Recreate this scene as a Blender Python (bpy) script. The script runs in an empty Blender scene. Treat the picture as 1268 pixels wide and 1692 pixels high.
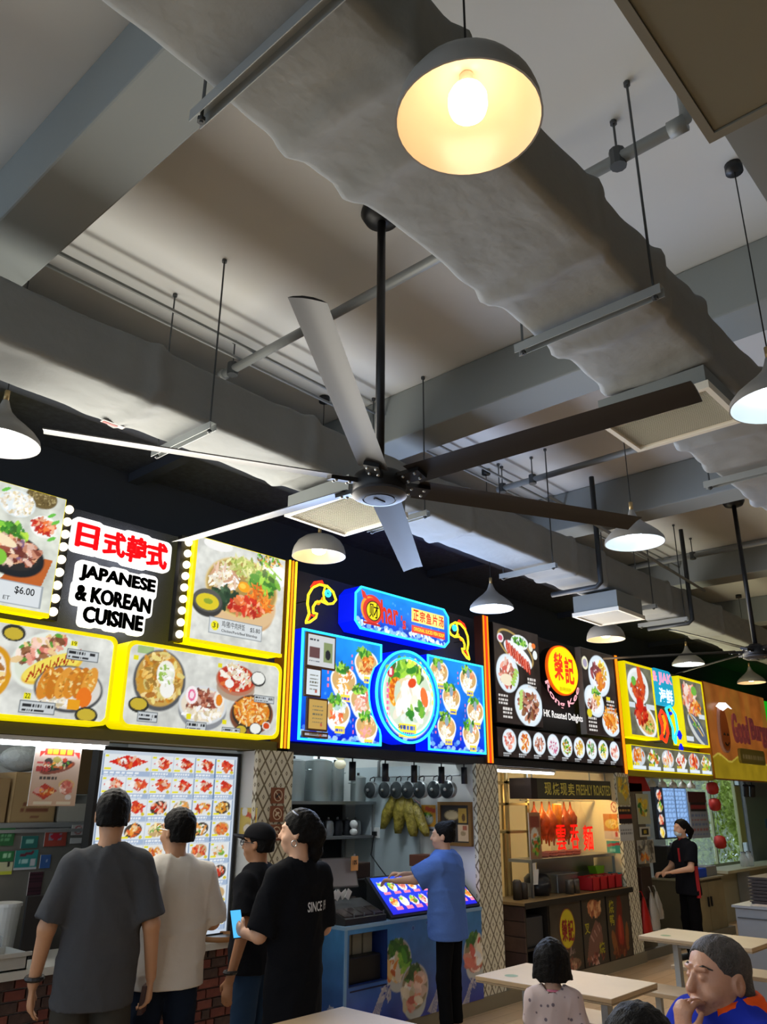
import bpy, bmesh, math, random
import numpy as np
from mathutils import Vector, Matrix

# ---------------------------------------------------------------- camera, sky, light, exposure
SC = bpy.context.scene
COL = SC.collection
F_PX = 1315.56
TH, RO, AZ = (math.radians(a) for a in (20.049, 0.338, 42.274))
EYE = np.array([0.0, 0.0, 1.7])
FW = np.array([math.cos(AZ) * math.cos(TH), math.sin(AZ) * math.cos(TH), math.sin(TH)])
_rt = np.array([math.sin(AZ), -math.cos(AZ), 0.0])
_up = np.cross(_rt, FW)
RT = math.cos(RO) * _rt + math.sin(RO) * _up
UP = -math.sin(RO) * _rt + math.cos(RO) * _up
cam = bpy.data.cameras.new('camera')
cam.sensor_fit = 'VERTICAL'
cam.sensor_height = 36.0
cam.lens = F_PX / 1692.0 * 36.0
cam.clip_start = 0.05
camo = bpy.data.objects.new('camera', cam)
COL.objects.link(camo)
camo.matrix_world = Matrix(((RT[0], UP[0], -FW[0], EYE[0]), (RT[1], UP[1], -FW[1], EYE[1]), (RT[2], UP[2], -FW[2], EYE[2]), (0, 0, 0, 1)))
SC.camera = camo

world = bpy.data.worlds.new('sky')
SC.world = world
world.use_nodes = True
wn = world.node_tree.nodes
wn['Background'].inputs[0].default_value = (0.66, 0.82, 1.0, 1)
wn['Background'].inputs[1].default_value = 1.5

def sign_glow(x0, x1, z0, z1, y, c, watts):
    """light given off by a bank of back-lit sign boxes, at their faces"""
    d = bpy.data.lights.new('sign_glow', 'AREA')
    d.shape = 'RECTANGLE'
    d.size, d.size_y = x1 - x0, z1 - z0
    d.color = c
    d.energy = watts
    o = bpy.data.objects.new('sign_glow', d)
    COL.objects.link(o)
    o.location = ((x0 + x1) / 2, y, (z0 + z1) / 2)
    o.rotation_euler = (math.radians(-90), 0, 0)
    return o
sign_glow(1.2, 4.0, 2.15, 3.50, 4.64, (1.0, .96, .86), 100)
sign_glow(4.2, 6.7, 2.15, 3.45, 4.62, (.50, .66, 1.0), 95)
sign_glow(6.9, 9.55, 2.15, 3.45, 4.64, (1.0, .95, .9), 62)
sign_glow(9.8, 12.45, 2.15, 3.45, 4.64, (1.0, .95, .6), 40)
sign_glow(12.6, 15.2, 2.15, 3.45, 4.60, (1.0, .8, .5), 16)

SC.view_settings.view_transform = 'Standard'
SC.view_settings.look = 'None'
SC.view_settings.gamma = 1.0
SC.view_settings.use_curve_mapping = False
SC.view_settings.exposure = 0.0

# ---------------------------------------------------------------- helpers
rnd = random.Random(7)

def at_y(x, y, Y):
    d = FW + RT * (x - 634) / F_PX - UP * (y - 846) / F_PX
    return EYE + d * (Y / d[1])

def at_z(x, y, z):
    d = FW + RT * (x - 634) / F_PX - UP * (y - 846) / F_PX
    return EYE + d * ((z - EYE[2]) / d[2])

def at_x(x, y, X):
    d = FW + RT * (x - 634) / F_PX - UP * (y - 846) / F_PX
    return EYE + d * (X / d[0])

def lin(c):
    if isinstance(c, str):
        c = tuple(int(c[i:i + 2], 16) / 255 for i in (0, 2, 4))
    return tuple((v / 12.92 if v <= 0.04045 else ((v + 0.055) / 1.055) ** 2.4) for v in c[:3])

MATS = {}
def mat(name, c, rough=0.6, metal=0.0, emis=None, es=0.0, noise=0.0, nscale=8.0, bump=0.0, bscale=60.0, trans=0.0, alpha=1.0, spec=0.5, coat=0.0):
    if name in MATS:
        return MATS[name]
    m = bpy.data.materials.new(name)
    m.use_nodes = True
    nt = m.node_tree
    b = nt.nodes['Principled BSDF']
    L = lin(c)
    b.inputs['Base Color'].default_value = (*L, 1)
    b.inputs['Roughness'].default_value = rough
    b.inputs['Metallic'].default_value = metal
    b.inputs['Specular IOR Level'].default_value = spec
    if coat:
        b.inputs['Coat Weight'].default_value = coat
    if trans:
        b.inputs['Transmission Weight'].default_value = trans
    if alpha < 1:
        b.inputs['Alpha'].default_value = alpha
    if emis is not None:
        b.inputs['Emission Color'].default_value = (*lin(emis), 1)
        b.inputs['Emission Strength'].default_value = es
    if noise > 0:
        tc = nt.nodes.new('ShaderNodeTexCoord')
        n = nt.nodes.new('ShaderNodeTexNoise')
        n.inputs['Scale'].default_value = nscale
        n.inputs['Detail'].default_value = 5
        r = nt.nodes.new('ShaderNodeValToRGB')
        r.color_ramp.elements[0].position = 0.3
        r.color_ramp.elements[1].position = 0.7
        r.color_ramp.elements[0].color = (*[v * (1 - noise) for v in L], 1)
        r.color_ramp.elements[1].color = (*[min(1, v * (1 + noise * 0.6)) for v in L], 1)
        nt.links.new(tc.outputs['Object'], n.inputs['Vector'])
        nt.links.new(n.outputs['Fac'], r.inputs['Fac'])
        nt.links.new(r.outputs['Color'], b.inputs['Base Color'])
    if bump > 0:
        tc = nt.nodes.new('ShaderNodeTexCoord')
        n = nt.nodes.new('ShaderNodeTexNoise')
        n.inputs['Scale'].default_value = bscale
        n.inputs['Detail'].default_value = 6
        bp = nt.nodes.new('ShaderNodeBump')
        bp.inputs['Strength'].default_value = bump
        bp.inputs['Distance'].default_value = 0.02
        nt.links.new(tc.outputs['Object'], n.inputs['Vector'])
        nt.links.new(n.outputs['Fac'], bp.inputs['Height'])
        nt.links.new(bp.outputs['Normal'], b.inputs['Normal'])
    MATS[name] = m
    return m

def print_mat(name, es, rough=0.35):
    """printed sheet: colour from the sheet's own print, back-lit when es > 0"""
    if name in MATS:
        return MATS[name]
    m = bpy.data.materials.new(name)
    m.use_nodes = True
    nt = m.node_tree
    b = nt.nodes['Principled BSDF']
    a = nt.nodes.new('ShaderNodeAttribute')
    a.attribute_name = 'print'
    nt.links.new(a.outputs['Color'], b.inputs['Base Color'])
    b.inputs['Roughness'].default_value = rough
    if es > 0:
        mul = nt.nodes.new('ShaderNodeMix')
        mul.data_type = 'RGBA'
        mul.blend_type = 'MULTIPLY'
        mul.inputs[0].default_value = 1
        mul.inputs[7].default_value = (0.15, 0.15, 0.15, 1)
        nt.links.new(a.outputs['Color'], mul.inputs[6])
        nt.links.new(mul.outputs[2], b.inputs['Base Color'])
        nt.links.new(a.outputs['Color'], b.inputs['Emission Color'])
        b.inputs['Emission Strength'].default_value = es
        try:
            m.cycles.emission_sampling = 'NONE'
        except Exception:
            pass
    MATS[name] = m
    return m

def mesh_obj(name, v, f, m, parent=None, smooth=False):
    me = bpy.data.meshes.new(name)
    me.from_pydata([tuple(p) for p in v], [], [tuple(q) for q in f])
    if m is not None:
        me.materials.append(m)
    if smooth:
        me.polygons.foreach_set('use_smooth', [True] * len(me.polygons))
    me.update()
    o = bpy.data.objects.new(name, me)
    COL.objects.link(o)
    if parent is not None:
        o.parent = parent
        r = parent
        off = Vector((0, 0, 0))
        while r is not None:
            if 'wl' in r and r['wl']:
                off += Vector(r.location)
            r = r.parent
        o.location = -off
    return o

def tag(o, label, cat=None, group=None, kind=None):
    if label:
        o['label'] = label
    if cat:
        o['category'] = cat
    if group:
        o['group'] = group
    if kind:
        o['kind'] = kind
    return o

def thing(name, label, cat, loc=(0, 0, 0), group=None, local=False, rz=0.0):
    """Empty at a thing's base. Parts are given in world coordinates unless local."""
    o = bpy.data.objects.new(name, None)
    o.empty_display_size = 0.1
    COL.objects.link(o)
    o.location = loc
    o.rotation_euler[2] = rz
    if not local:
        o['wl'] = 1
    return tag(o, label, cat, group)

def copy_tree(o, loc=None, rz=None, label=None, parent=None):
    c = o.copy()
    COL.objects.link(c)
    if parent is not None:
        c.parent = parent
    if loc is not None:
        c.location = loc
    if rz is not None:
        c.rotation_euler[2] = rz
    if label:
        c['label'] = label
    for ch in o.children:
        copy_tree(ch, parent=c)
    return c

class MB:
    def __init__(s):
        s.v = []
        s.f = []
    def add(s, v, f):
        n = len(s.v)
        s.v += [tuple(p) for p in v]
        s.f += [tuple(i + n for i in q) for q in f]
        return s
    def box(s, x0, x1, y0, y1, z0, z1):
        v = [(x, y, z) for z in (z0, z1) for y in (y0, y1) for x in (x0, x1)]
        return s.add(v, [(0, 2, 3, 1), (4, 5, 7, 6), (0, 1, 5, 4), (2, 6, 7, 3), (0, 4, 6, 2), (1, 3, 7, 5)])
    def bbox(s, x0, x1, y0, y1, z0, z1, b=0.01):
        """box with chamfered edges"""
        bm = bmesh.new()
        bmesh.ops.create_cube(bm, size=1)
        for q in bm.verts:
            q.co = Vector(((x0 + x1) / 2 + q.co.x * (x1 - x0), (y0 + y1) / 2 + q.co.y * (y1 - y0), (z0 + z1) / 2 + q.co.z * (z1 - z0)))
        bmesh.ops.bevel(bm, geom=bm.edges[:], offset=b, segments=2, profile=0.5, affect='EDGES')
        bm.verts.index_update()
        r = s.add([q.co[:] for q in bm.verts], [[q.index for q in f.verts] for f in bm.faces])
        bm.free()
        return r
    def obox(s, c, ax, ay, az, hx, hy, hz):
        c, ax, ay, az = (np.array(q, float) for q in (c, ax, ay, az))
        v = [c + ax * hx * i + ay * hy * j + az * hz * k for k in (-1, 1) for j in (-1, 1) for i in (-1, 1)]
        return s.add(v, [(0, 2, 3, 1), (4, 5, 7, 6), (0, 1, 5, 4), (2, 6, 7, 3), (0, 4, 6, 2), (1, 3, 7, 5)])
    def tube(s, pts, r, n=8, caps=True):
        pts = [np.array(p, float) for p in pts]
        rs = r if hasattr(r, '__len__') else [r] * len(pts)
        rings = []
        prev = None
        for i, p in enumerate(pts):
            t = pts[min(i + 1, len(pts) - 1)] - pts[max(i - 1, 0)]
            t = t / (np.linalg.norm(t) + 1e-9)
            if prev is None:
                u = np.cross(t, (0, 0, 1))
                if np.linalg.norm(u) < 1e-3:
                    u = np.array((1.0, 0, 0))
            else:
                u = prev - t * np.dot(prev, t)
            u = u / np.linalg.norm(u)
            prev = u
            w = np.cross(t, u)
            rings.append([p + rs[i] * (math.cos(2 * math.pi * k / n) * u + math.sin(2 * math.pi * k / n) * w) for k in range(n)])
        v = [q for g in rings for q in g]
        f = []
        for i in range(len(rings) - 1):
            for k in range(n):
                a, b = i * n + k, i * n + (k + 1) % n
                f.append((a, b, b + n, a + n))
        if caps:
            f.append(tuple(range(n - 1, -1, -1)))
            f.append(tuple(range((len(rings) - 1) * n, len(rings) * n)))
        return s.add(v, f)
    def cyl(s, x, y, z0, z1, r, n=16, r1=None):
        return s.tube([(x, y, z0), (x, y, z1)], [r, r if r1 is None else r1], n)
    def lathe(s, prof, c=(0, 0, 0), n=24, close=False):
        v = []
        for r, z in prof:
            for k in range(n):
                a = 2 * math.pi * k / n
                v.append((c[0] + r * math.cos(a), c[1] + r * math.sin(a), c[2] + z))
        f = []
        m = len(prof)
        for i in range(m if close else m - 1):
            for k in range(n):
                a, b = i * n + k, i * n + (k + 1) % n
                j = ((i + 1) % m)
                f.append((a, b, j * n + (k + 1) % n, j * n + k))
        return s.add(v, f)
    def prism(s, poly, y0, y1):
        """polygon in (x, z), extruded from y0 (front) to y1 (back)"""
        n = len(poly)
        v = [(x, y0, z) for x, z in poly] + [(x, y1, z) for x, z in poly]
        f = [tuple(range(n)), tuple(range(2 * n - 1, n - 1, -1))]
        for i in range(n):
            j = (i + 1) % n
            f.append((i, i + n, j + n, j))
        return s.add(v, f)
    def sphere(s, c, r, n=12, m=8, sc=(1, 1, 1)):
        v = [(c[0], c[1], c[2] - r * sc[2])]
        for i in range(1, m):
            a = -math.pi / 2 + math.pi * i / m
            for k in range(n):
                b = 2 * math.pi * k / n
                v.append((c[0] + r * sc[0] * math.cos(a) * math.cos(b), c[1] + r * sc[1] * math.cos(a) * math.sin(b), c[2] + r * sc[2] * math.sin(a)))
        v.append((c[0], c[1], c[2] + r * sc[2]))
        f = [(0, 1 + (k + 1) % n, 1 + k) for k in range(n)]
        for i in range(m - 2):
            for k in range(n):
                a, b = 1 + i * n + k, 1 + i * n + (k + 1) % n
                f.append((a, b, b + n, a + n))
        t = len(v) - 1
        f += [(t, 1 + (m - 2) * n + k, 1 + (m - 2) * n + (k + 1) % n) for k in range(n)]
        return s.add(v, f)
    def go(s, name, m, parent=None, smooth=False):
        o = mesh_obj(name, s.v, s.f, m, parent, smooth)
        return o

def smooth_by_angle(o, deg=40):
    me = o.data
    bm = bmesh.new()
    bm.from_mesh(me)
    for f in bm.faces:
        f.smooth = True
    lim = math.radians(deg)
    for e in bm.edges:
        if len(e.link_faces) == 2 and e.calc_face_angle(0) > lim:
            e.smooth = False
    bm.to_mesh(me)
    bm.free()
    return o

def rrect(x0, x1, z0, z1, r, n=5):
    P = []
    for cx, cz, a0 in ((x1 - r, z0 + r, -90), (x1 - r, z1 - r, 0), (x0 + r, z1 - r, 90), (x0 + r, z0 + r, 180)):
        for i in range(n + 1):
            a = math.radians(a0 + 90 * i / n)
            P.append((cx + r * math.cos(a), cz + r * math.sin(a)))
    return P

_txt = {}
def text_geo(s, bold=0.0):
    k = (s, bold)
    if k in _txt:
        return _txt[k]
    c = bpy.data.curves.new('lettering', 'FONT')
    c.body = s
    c.size = 1
    c.offset = bold
    c.resolution_u = 3
    o = bpy.data.objects.new('lettering', c)
    COL.objects.link(o)
    bpy.context.view_layer.update()
    me = bpy.data.meshes.new_from_object(o.evaluated_get(bpy.context.evaluated_depsgraph_get()))
    v = np.array([q.co[:2] for q in me.vertices]) if len(me.vertices) else np.zeros((0, 2))
    f = [tuple(p.vertices) for p in me.polygons]
    bpy.data.objects.remove(o)
    bpy.data.curves.remove(c)
    bpy.data.meshes.remove(me)
    _txt[k] = (v, f)
    return v, f

def text_fit(name, s, x0, x1, z0, z1, y, m, parent, bold=0.0, depth=0.0, shear=0.0, fn=None, fat=0.0):
    """lettering fitted into a rectangle of the plane y (front face at y - depth)"""
    v, f = text_geo(s, bold)
    if len(v) == 0:
        return None
    lo, hi = v.min(0), v.max(0)
    u = (v - lo) / (hi - lo + 1e-9)
    X = x0 + u[:, 0] * (x1 - x0)
    Z = z0 + u[:, 1] * (z1 - z0)
    X = X + shear * (Z - z0)
    if fat > 0:            # heavier strokes: the same glyphs laid side by side
        n0 = len(X)
        sh = ((-fat, 0), (fat, 0), (0, -fat * .6), (0, fat * .6), (0, 0))
        X, Z = np.concatenate([X + a for a, b in sh]), np.concatenate([Z + b for a, b in sh])
        f = [tuple(i + n0 * k for i in q) for k in range(5) for q in f]
    if fn is None:
        P = [(a, y - depth, b) for a, b in zip(X, Z)]
    else:
        P = [fn(a, b) for a, b in zip(X, Z)]
    F = list(f)
    if depth > 0:
        n = len(P)
        ec = {}
        for q in f:
            for i in range(len(q)):
                a, b = q[i], q[(i + 1) % len(q)]
                ec[(a, b)] = 1
        P += [(a, y, b) for a, b in zip(X, Z)]
        for (a, b) in ec:
            if (b, a) not in ec:
                F.append((b, a, a + n, b + n))
    return mesh_obj(name, P, F, m, parent)
# ---------------------------------------------------------------- printed pictures (flat print, held as colours of the sheet's own mesh)
class Canvas:
    def __init__(s, w, h, px=0.0065, bg='ffffff'):
        s.w, s.h = w, h
        s.nx, s.nz = max(3, int(w / px) + 1), max(3, int(h / px) + 1)
        s.a = np.zeros((s.nz, s.nx, 3))
        s.a[:] = lin(bg)
        s.X, s.Z = np.meshgrid(np.linspace(0, w, s.nx), np.linspace(0, h, s.nz))
        s.rg = np.random.RandomState(int(w * 977 + h * 331) % 9999)
    def _sl(s, x0, x1, z0, z1):
        i0 = max(0, int((x0) / s.w * (s.nx - 1)))
        i1 = min(s.nx, int((x1) / s.w * (s.nx - 1)) + 2)
        j0 = max(0, int((z0) / s.h * (s.nz - 1)))
        j1 = min(s.nz, int((z1) / s.h * (s.nz - 1)) + 2)
        return slice(j0, max(j0, j1)), slice(i0, max(i0, i1))
    def noise(s, amt=0.1, k=0.1, tint=(1, 1, 1)):
        n = np.zeros_like(s.X)
        for o in range(3):
            g = s.rg.rand(int(s.h / k * 2 ** o) + 3, int(s.w / k * 2 ** o) + 3)
            gx = s.X / s.w * (g.shape[1] - 1.001)
            gz = s.Z / s.h * (g.shape[0] - 1.001)
            i, j = gx.astype(int), gz.astype(int)
            fx, fz = gx - i, gz - j
            n += ((g[j, i] * (1 - fx) + g[j, i + 1] * fx) * (1 - fz) + (g[j + 1, i] * (1 - fx) + g[j + 1, i + 1] * fx) * fz - 0.5) / 2 ** o
        s.a *= 1 + amt * n[..., None] * np.array(tint)
        s.a = np.clip(s.a, 0, 1)
        return s
    def grad(s, top, bot):
        t = (s.Z / s.h)[..., None]
        s.a = np.array(lin(bot)) * (1 - t) + np.array(lin(top)) * t
        return s
    def rect(s, x0, x1, z0, z1, c, al=1.0):
        q = s._sl(x0, x1, z0, z1)
        m = ((s.X[q] >= x0) & (s.X[q] <= x1) & (s.Z[q] >= z0) & (s.Z[q] <= z1))[..., None] * al
        s.a[q] = s.a[q] * (1 - m) + np.array(lin(c)) * m
        return s
    def ell(s, cx, cz, rx, rz, c, rot=0.0, al=1.0, soft=0.06):
        R = max(rx, rz) * 1.1
        q = s._sl(cx - R, cx + R, cz - R, cz + R)
        dx, dz = s.X[q] - cx, s.Z[q] - cz
        ca, sa = math.cos(rot), math.sin(rot)
        u, v = (dx * ca + dz * sa) / rx, (-dx * sa + dz * ca) / rz
        d = np.sqrt(u * u + v * v)
        m = np.clip((1 - d) / soft + 0.5, 0, 1)[..., None] * al
        cc = np.array(c) if not isinstance(c, str) else np.array(lin(c))
        s.a[q] = s.a[q] * (1 - m) + cc * m
        return s
    def poly(s, pts, c):
        P = np.array(pts)
        q = s._sl(P[:, 0].min(), P[:, 0].max(), P[:, 1].min(), P[:, 1].max())
        X, Z = s.X[q], s.Z[q]
        ins = np.zeros(X.shape, bool)
        n = len(P)
        for i in range(n):
            (x1, z1), (x2, z2) = P[i], P[(i + 1) % n]
            if z1 == z2:
                continue
            ins ^= ((z1 > Z) != (z2 > Z)) & (X < (x2 - x1) * (Z - z1) / (z2 - z1) + x1)
        s.a[q][ins] = lin(c)
        return s
    def line(s, pts, w, c):
        for (x1, z1), (x2, z2) in zip(pts[:-1], pts[1:]):
            q = s._sl(min(x1, x2) - w, max(x1, x2) + w, min(z1, z2) - w, max(z1, z2) + w)
            X, Z = s.X[q], s.Z[q]
            dx, dz = x2 - x1, z2 - z1
            t = np.clip(((X - x1) * dx + (Z - z1) * dz) / (dx * dx + dz * dz + 1e-12), 0, 1)
            d = np.hypot(X - x1 - t * dx, Z - z1 - t * dz)
            s.a[q][d < w / 2] = lin(c)
        return s
    def blobs(s, cx, cz, rx, rz, pal, n=70, size=0.16, aspect=2.2, rot=0.0, jit=0.18):
        cols = [np.array(lin(c)) for c in pal]
        ca, sa = math.cos(rot), math.sin(rot)
        for _ in range(n):
            r, t = math.sqrt(s.rg.rand()), s.rg.rand() * 2 * math.pi
            u, v = r * rx * math.cos(t), r * rz * math.sin(t)
            c = cols[s.rg.randint(len(cols))] * (1 + jit * 2 * (s.rg.rand() - 0.5))
            k = size * min(rx, rz) * (0.6 + 0.8 * s.rg.rand())
            s.ell(cx + u * ca - v * sa, cz + u * sa + v * ca, k * aspect ** 0.5, k / aspect ** 0.5, np.clip(c, 0, 1), s.rg.rand() * math.pi, 0.95)
        return s
    def bars(s, x0, x1, z, h, c, n=9):
        """small unreadable print as a row of short marks"""
        x = x0
        while x < x1:
            w = (x1 - x0) / n * (0.5 + s.rg.rand() * 0.5)
            s.rect(x, min(x1, x + w), z, z + h, c)
            x += w + (x1 - x0) / n * 0.25
        return s
    def bowl(s, cx, cz, r, foods, rim='f4f6f5', side='dfe5e6', depth=0.55, tilt=0.62, rot=0.0, dark=None, n=60):
        """bowl of food: side below, rim, filling in wedges"""
        rz = r * tilt
        if depth > 0:
            s.ell(cx, cz - r * depth * 0.75, r * 0.78, rz * 0.85, side)
            s.ell(cx, cz - r * depth * 0.4, r * 0.92, rz * 0.95, side)
        s.ell(cx, cz, r, rz, rim, rot)
        s.ell(cx, cz, r * 0.9, rz * 0.88, dark or 'c9a46a', rot)
        k = len(foods)
        for i, p in enumerate(foods):
            if k == 1:
                s.blobs(cx, cz, r * 0.8, rz * 0.78, p, n, 0.2)
            else:
                a = 2 * math.pi * (i + 0.4) / k
                s.blobs(cx + 0.4 * r * math.cos(a), cz + 0.4 * rz * math.sin(a), r * 0.48, rz * 0.46, p, n // k + 12, 0.3)
        return s
    def plate(s, cx, cz, rx, rz, foods, rim='f3f6f8', rot=0.0, n=70, inner='e2e7ea', fr=0.68):
        s.ell(cx, cz, rx, rz, rim, rot)
        s.ell(cx, cz, rx * 0.8, rz * 0.8, inner, rot)
        k = len(foods)
        for i, p in enumerate(foods):
            if k == 1:
                s.blobs(cx, cz, rx * fr, rz * fr, p, n, 0.2, rot=rot)
            else:
                a = 2 * math.pi * i / k + 0.7
                s.blobs(cx + 0.32 * rx * math.cos(a), cz + 0.32 * rz * math.sin(a), rx * fr * 0.62, rz * fr * 0.62, p, n // k + 12, 0.28)
        return s
    def tagbox(s, x, z, w, h, c='c9cfd2', ink='2a2c30'):
        s.rect(x, x + w, z, z + h, '6f777c')
        s.rect(x + .006, x + w - .006, z + .006, z + h - .006, c)
        s.bars(x + w * .08, x + w * .6, z + h * .52, h * .26, ink, 7)
        s.bars(x + w * .08, x + w * .7, z + h * .18, h * .16, ink, 12)
        s.bars(x + w * .72, x + w * .94, z + h * .5, h * .26, ink, 4)
        return s
    def sheet(s, name, fn, m, parent, mask=None):
        """mesh of the print, placed by fn(u, v) -> world points (arrays, in metres from the lower-left corner)"""
        P = fn(s.X, s.Z)
        P = np.stack(P, -1).reshape(-1, 3)
        nx, nz = s.nx, s.nz
        i = np.arange(nx * nz).reshape(nz, nx)
        Q = np.stack([i[:-1, :-1], i[:-1, 1:], i[1:, 1:], i[1:, :-1]], -1).reshape(-1, 4)
        if mask is not None:
            cx = (s.X[:-1, :-1] + s.X[1:, 1:]) / 2
            cz = (s.Z[:-1, :-1] + s.Z[1:, 1:]) / 2
            Q = Q[mask(cx, cz).reshape(-1)]
        me = bpy.data.meshes.new(name)
        me.vertices.add(len(P))
        me.vertices.foreach_set('co', P.astype(np.float32).ravel())
        me.loops.add(len(Q) * 4)
        me.loops.foreach_set('vertex_index', Q.astype(np.int32).ravel())
        me.polygons.add(len(Q))
        me.polygons.foreach_set('loop_start', np.arange(0, len(Q) * 4, 4, dtype=np.int32))
        me.update(calc_edges=True)
        at = me.color_attributes.new('print', 'FLOAT_COLOR', 'POINT')
        cc = np.ones((len(P), 4), np.float32)
        cc[:, :3] = np.clip(s.a.reshape(-1, 3), 0, 1)
        at.data.foreach_set('color', cc.ravel())
        me.materials.append(m)
        o = bpy.data.objects.new(name, me)
        COL.objects.link(o)
        if parent is not None:
            o.parent = parent
            if 'wl' in parent:
                o.location = -Vector(parent.location)
        return o

def on_y(x0, z0, y):
    return lambda u, v: (x0 + u, np.full_like(u, y), z0 + v)

def on_x(y0, z0, x):           # faces -X, u runs towards -Y (to the right as seen)
    return lambda u, v: (np.full_like(u, x), y0 - u, z0 + v)

# food palettes
RED = ['c8321e', 'd8552a', 'b5241a', 'e2763c', 'f0b08a']
ORANGE = ['e88c2a', 'd9701e', 'f2b24e', 'c85a18', 'f7d08a']
GOLD = ['d9a23c', 'c98a2a', 'e8c068', 'b8742a', 'f0d898']
GREEN = ['4f9a32', '2f7a28', '7fbf3e', '9fd048', '3a6a2a']
PALE = ['f4efe2', 'e8dcc4', 'ffffff', 'd8c8a0', 'efe6d2']
BROWN = ['7a4a30', '9a6844', '5c3424', 'b88a60', '4a3028']
PINK = ['e8a08c', 'd87868', 'f0c8b8', 'c85a50', 'f6e0d4']
YEL = ['f0d040', 'e8c030', 'f8e478', 'd8a820']
MEAT = ['8a4434', 'a86048', '6c3028', 'c88a70', 'd8b0a0']

GLOW = print_mat('backlit_print', 1.05)
GLOWB = print_mat('backlit_print_blue', 1.25)
GLOWD = print_mat('backlit_print_dim', 0.95)
PAPER = print_mat('matte_print', 0.0, 0.5)
VINYL = print_mat('vinyl_print', 0.0, 0.3)

# ---------------------------------------------------------------- common materials
M_CEIL = mat('ceiling_paint', 'cfcfcc', 0.9, noise=0.06, nscale=0.7)
M_BEAM = mat('beam_paint', '8b908f', 0.85, noise=0.05, nscale=0.8)
M_BLACK = mat('black_paint', '464c5a', 0.8)
M_DARK = mat('dark_board', '2b2c2e', 0.7)
M_STEEL = mat('brushed_steel', 'a9adae', 0.32, 0.9)
M_GALV = mat('galvanised_steel', 'a7abab', 0.5, 0.6)
M_PIPE = mat('grey_pipe', '8a8d8c', 0.5, 0.2)
M_WHITE = mat('white_plastic', 'e6e6e2', 0.45)
M_BLKP = mat('black_plastic', '151517', 0.45)
M_WOOD = mat('pale_laminate', 'a88f6d', 0.45, noise=0.08, nscale=3)
M_DWOOD = mat('dark_wood', '4a3128', 0.6, noise=0.35, nscale=5)
M_YELLOW = mat('yellow_edge', 'f5e000', 0.5, emis='ffee00', es=0.72)
M_BLUE = mat('blue_edge', '0a20e0', 0.5, emis='0018f0', es=0.9)
M_CYAN = mat('cyan_neon', '40e0ff', 0.5, emis='2fd8ff', es=1.6)
M_NYEL = mat('yellow_neon', 'ffe030', 0.5, emis='ffe01e', es=1.6)
M_NORG = mat('orange_neon', 'ff8a20', 0.5, emis='ff8a10', es=1.4)
M_NRED = mat('red_neon', 'ff3020', 0.5, emis='ff3418', es=1.3)
M_INK = mat('black_ink', '17181a', 0.6)
M_SIGNW = mat('lit_white', 'ffffff', 0.5, emis='ffffff', es=1.05)
M_SIGNR = mat('lit_red', 'e0141c', 0.5, emis='e0141c', es=0.9)
M_TUBE = mat('lamp_tube', 'ffffff', 0.5, emis='f4f8ff', es=14.0)
# ---------------------------------------------------------------- the setting
ZC, YF = 4.9, 4.70                      # ceiling height, stall front
X0, X1, YB0, YB1 = -9.0, 22.0, -7.0, 6.5

def struct(name, mb, m, label=None):
    o = mb.go(name, m)
    return tag(o, label or name.replace('_', ' '), None, None, 'structure')

def floor_mat():
    m = bpy.data.materials.new('wood_look_floor')
    m.use_nodes = True
    nt = m.node_tree
    b = nt.nodes['Principled BSDF']
    tc = nt.nodes.new('ShaderNodeTexCoord')
    mp = nt.nodes.new('ShaderNodeMapping')
    mp.inputs['Rotation'].default_value[2] = 0.0
    br = nt.nodes.new('ShaderNodeTexBrick')
    br.inputs['Scale'].default_value = 1.0
    br.inputs['Brick Width'].default_value = 0.9
    br.inputs['Row Height'].default_value = 0.15
    br.inputs['Mortar Size'].default_value = 0.003
    br.inputs['Color1'].default_value = (*lin('c4a47c'), 1)
    br.inputs['Color2'].default_value = (*lin('d0b28c'), 1)
    br.inputs['Mortar'].default_value = (*lin('a07c50'), 1)
    nt.links.new(tc.outputs['Object'], mp.inputs['Vector'])
    nt.links.new(mp.outputs['Vector'], br.inputs['Vector'])
    nt.links.new(br.outputs['Color'], b.inputs['Base Color'])
    b.inputs['Roughness'].default_value = 0.38
    return m

struct('floor', MB().box(X0, X1, YB0, YB1 + .3, -0.2, 0.0), floor_mat(), 'pale wood-look floor of the food court')
struct('ceiling', MB().box(X0, X1, YB0, YB1 + .3, ZC, ZC + 0.25), M_CEIL, 'off-white painted concrete ceiling slab')
for i, (a, b) in enumerate(((-2.0, -1.66), (1.12, 1.46), (4.42, 4.77), (7.33, 7.68), (10.4, 10.75), (13.5, 13.85), (16.6, 16.95))):
    struct('trim_%d' % (i + 1), MB().bbox(a, b, YB0 + .01, YB1 - .01, 4.48, ZC - .002, 0.012), M_BEAM, 'grey painted concrete ceiling beam number %d across the hall' % (i + 1))
struct('trim_8', MB().box(X0, 1.119, 0.50, 0.74, 4.52, ZC - .003).box(1.461, 4.419, 0.50, 0.74, 4.52, ZC - .003).box(4.771, 7.329, 0.50, 0.74, 4.52, ZC - .003).box(7.681, 10.39, 0.50, 0.74, 4.52, ZC - .003), M_BEAM, 'secondary concrete ceiling beam along the hall')

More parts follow.
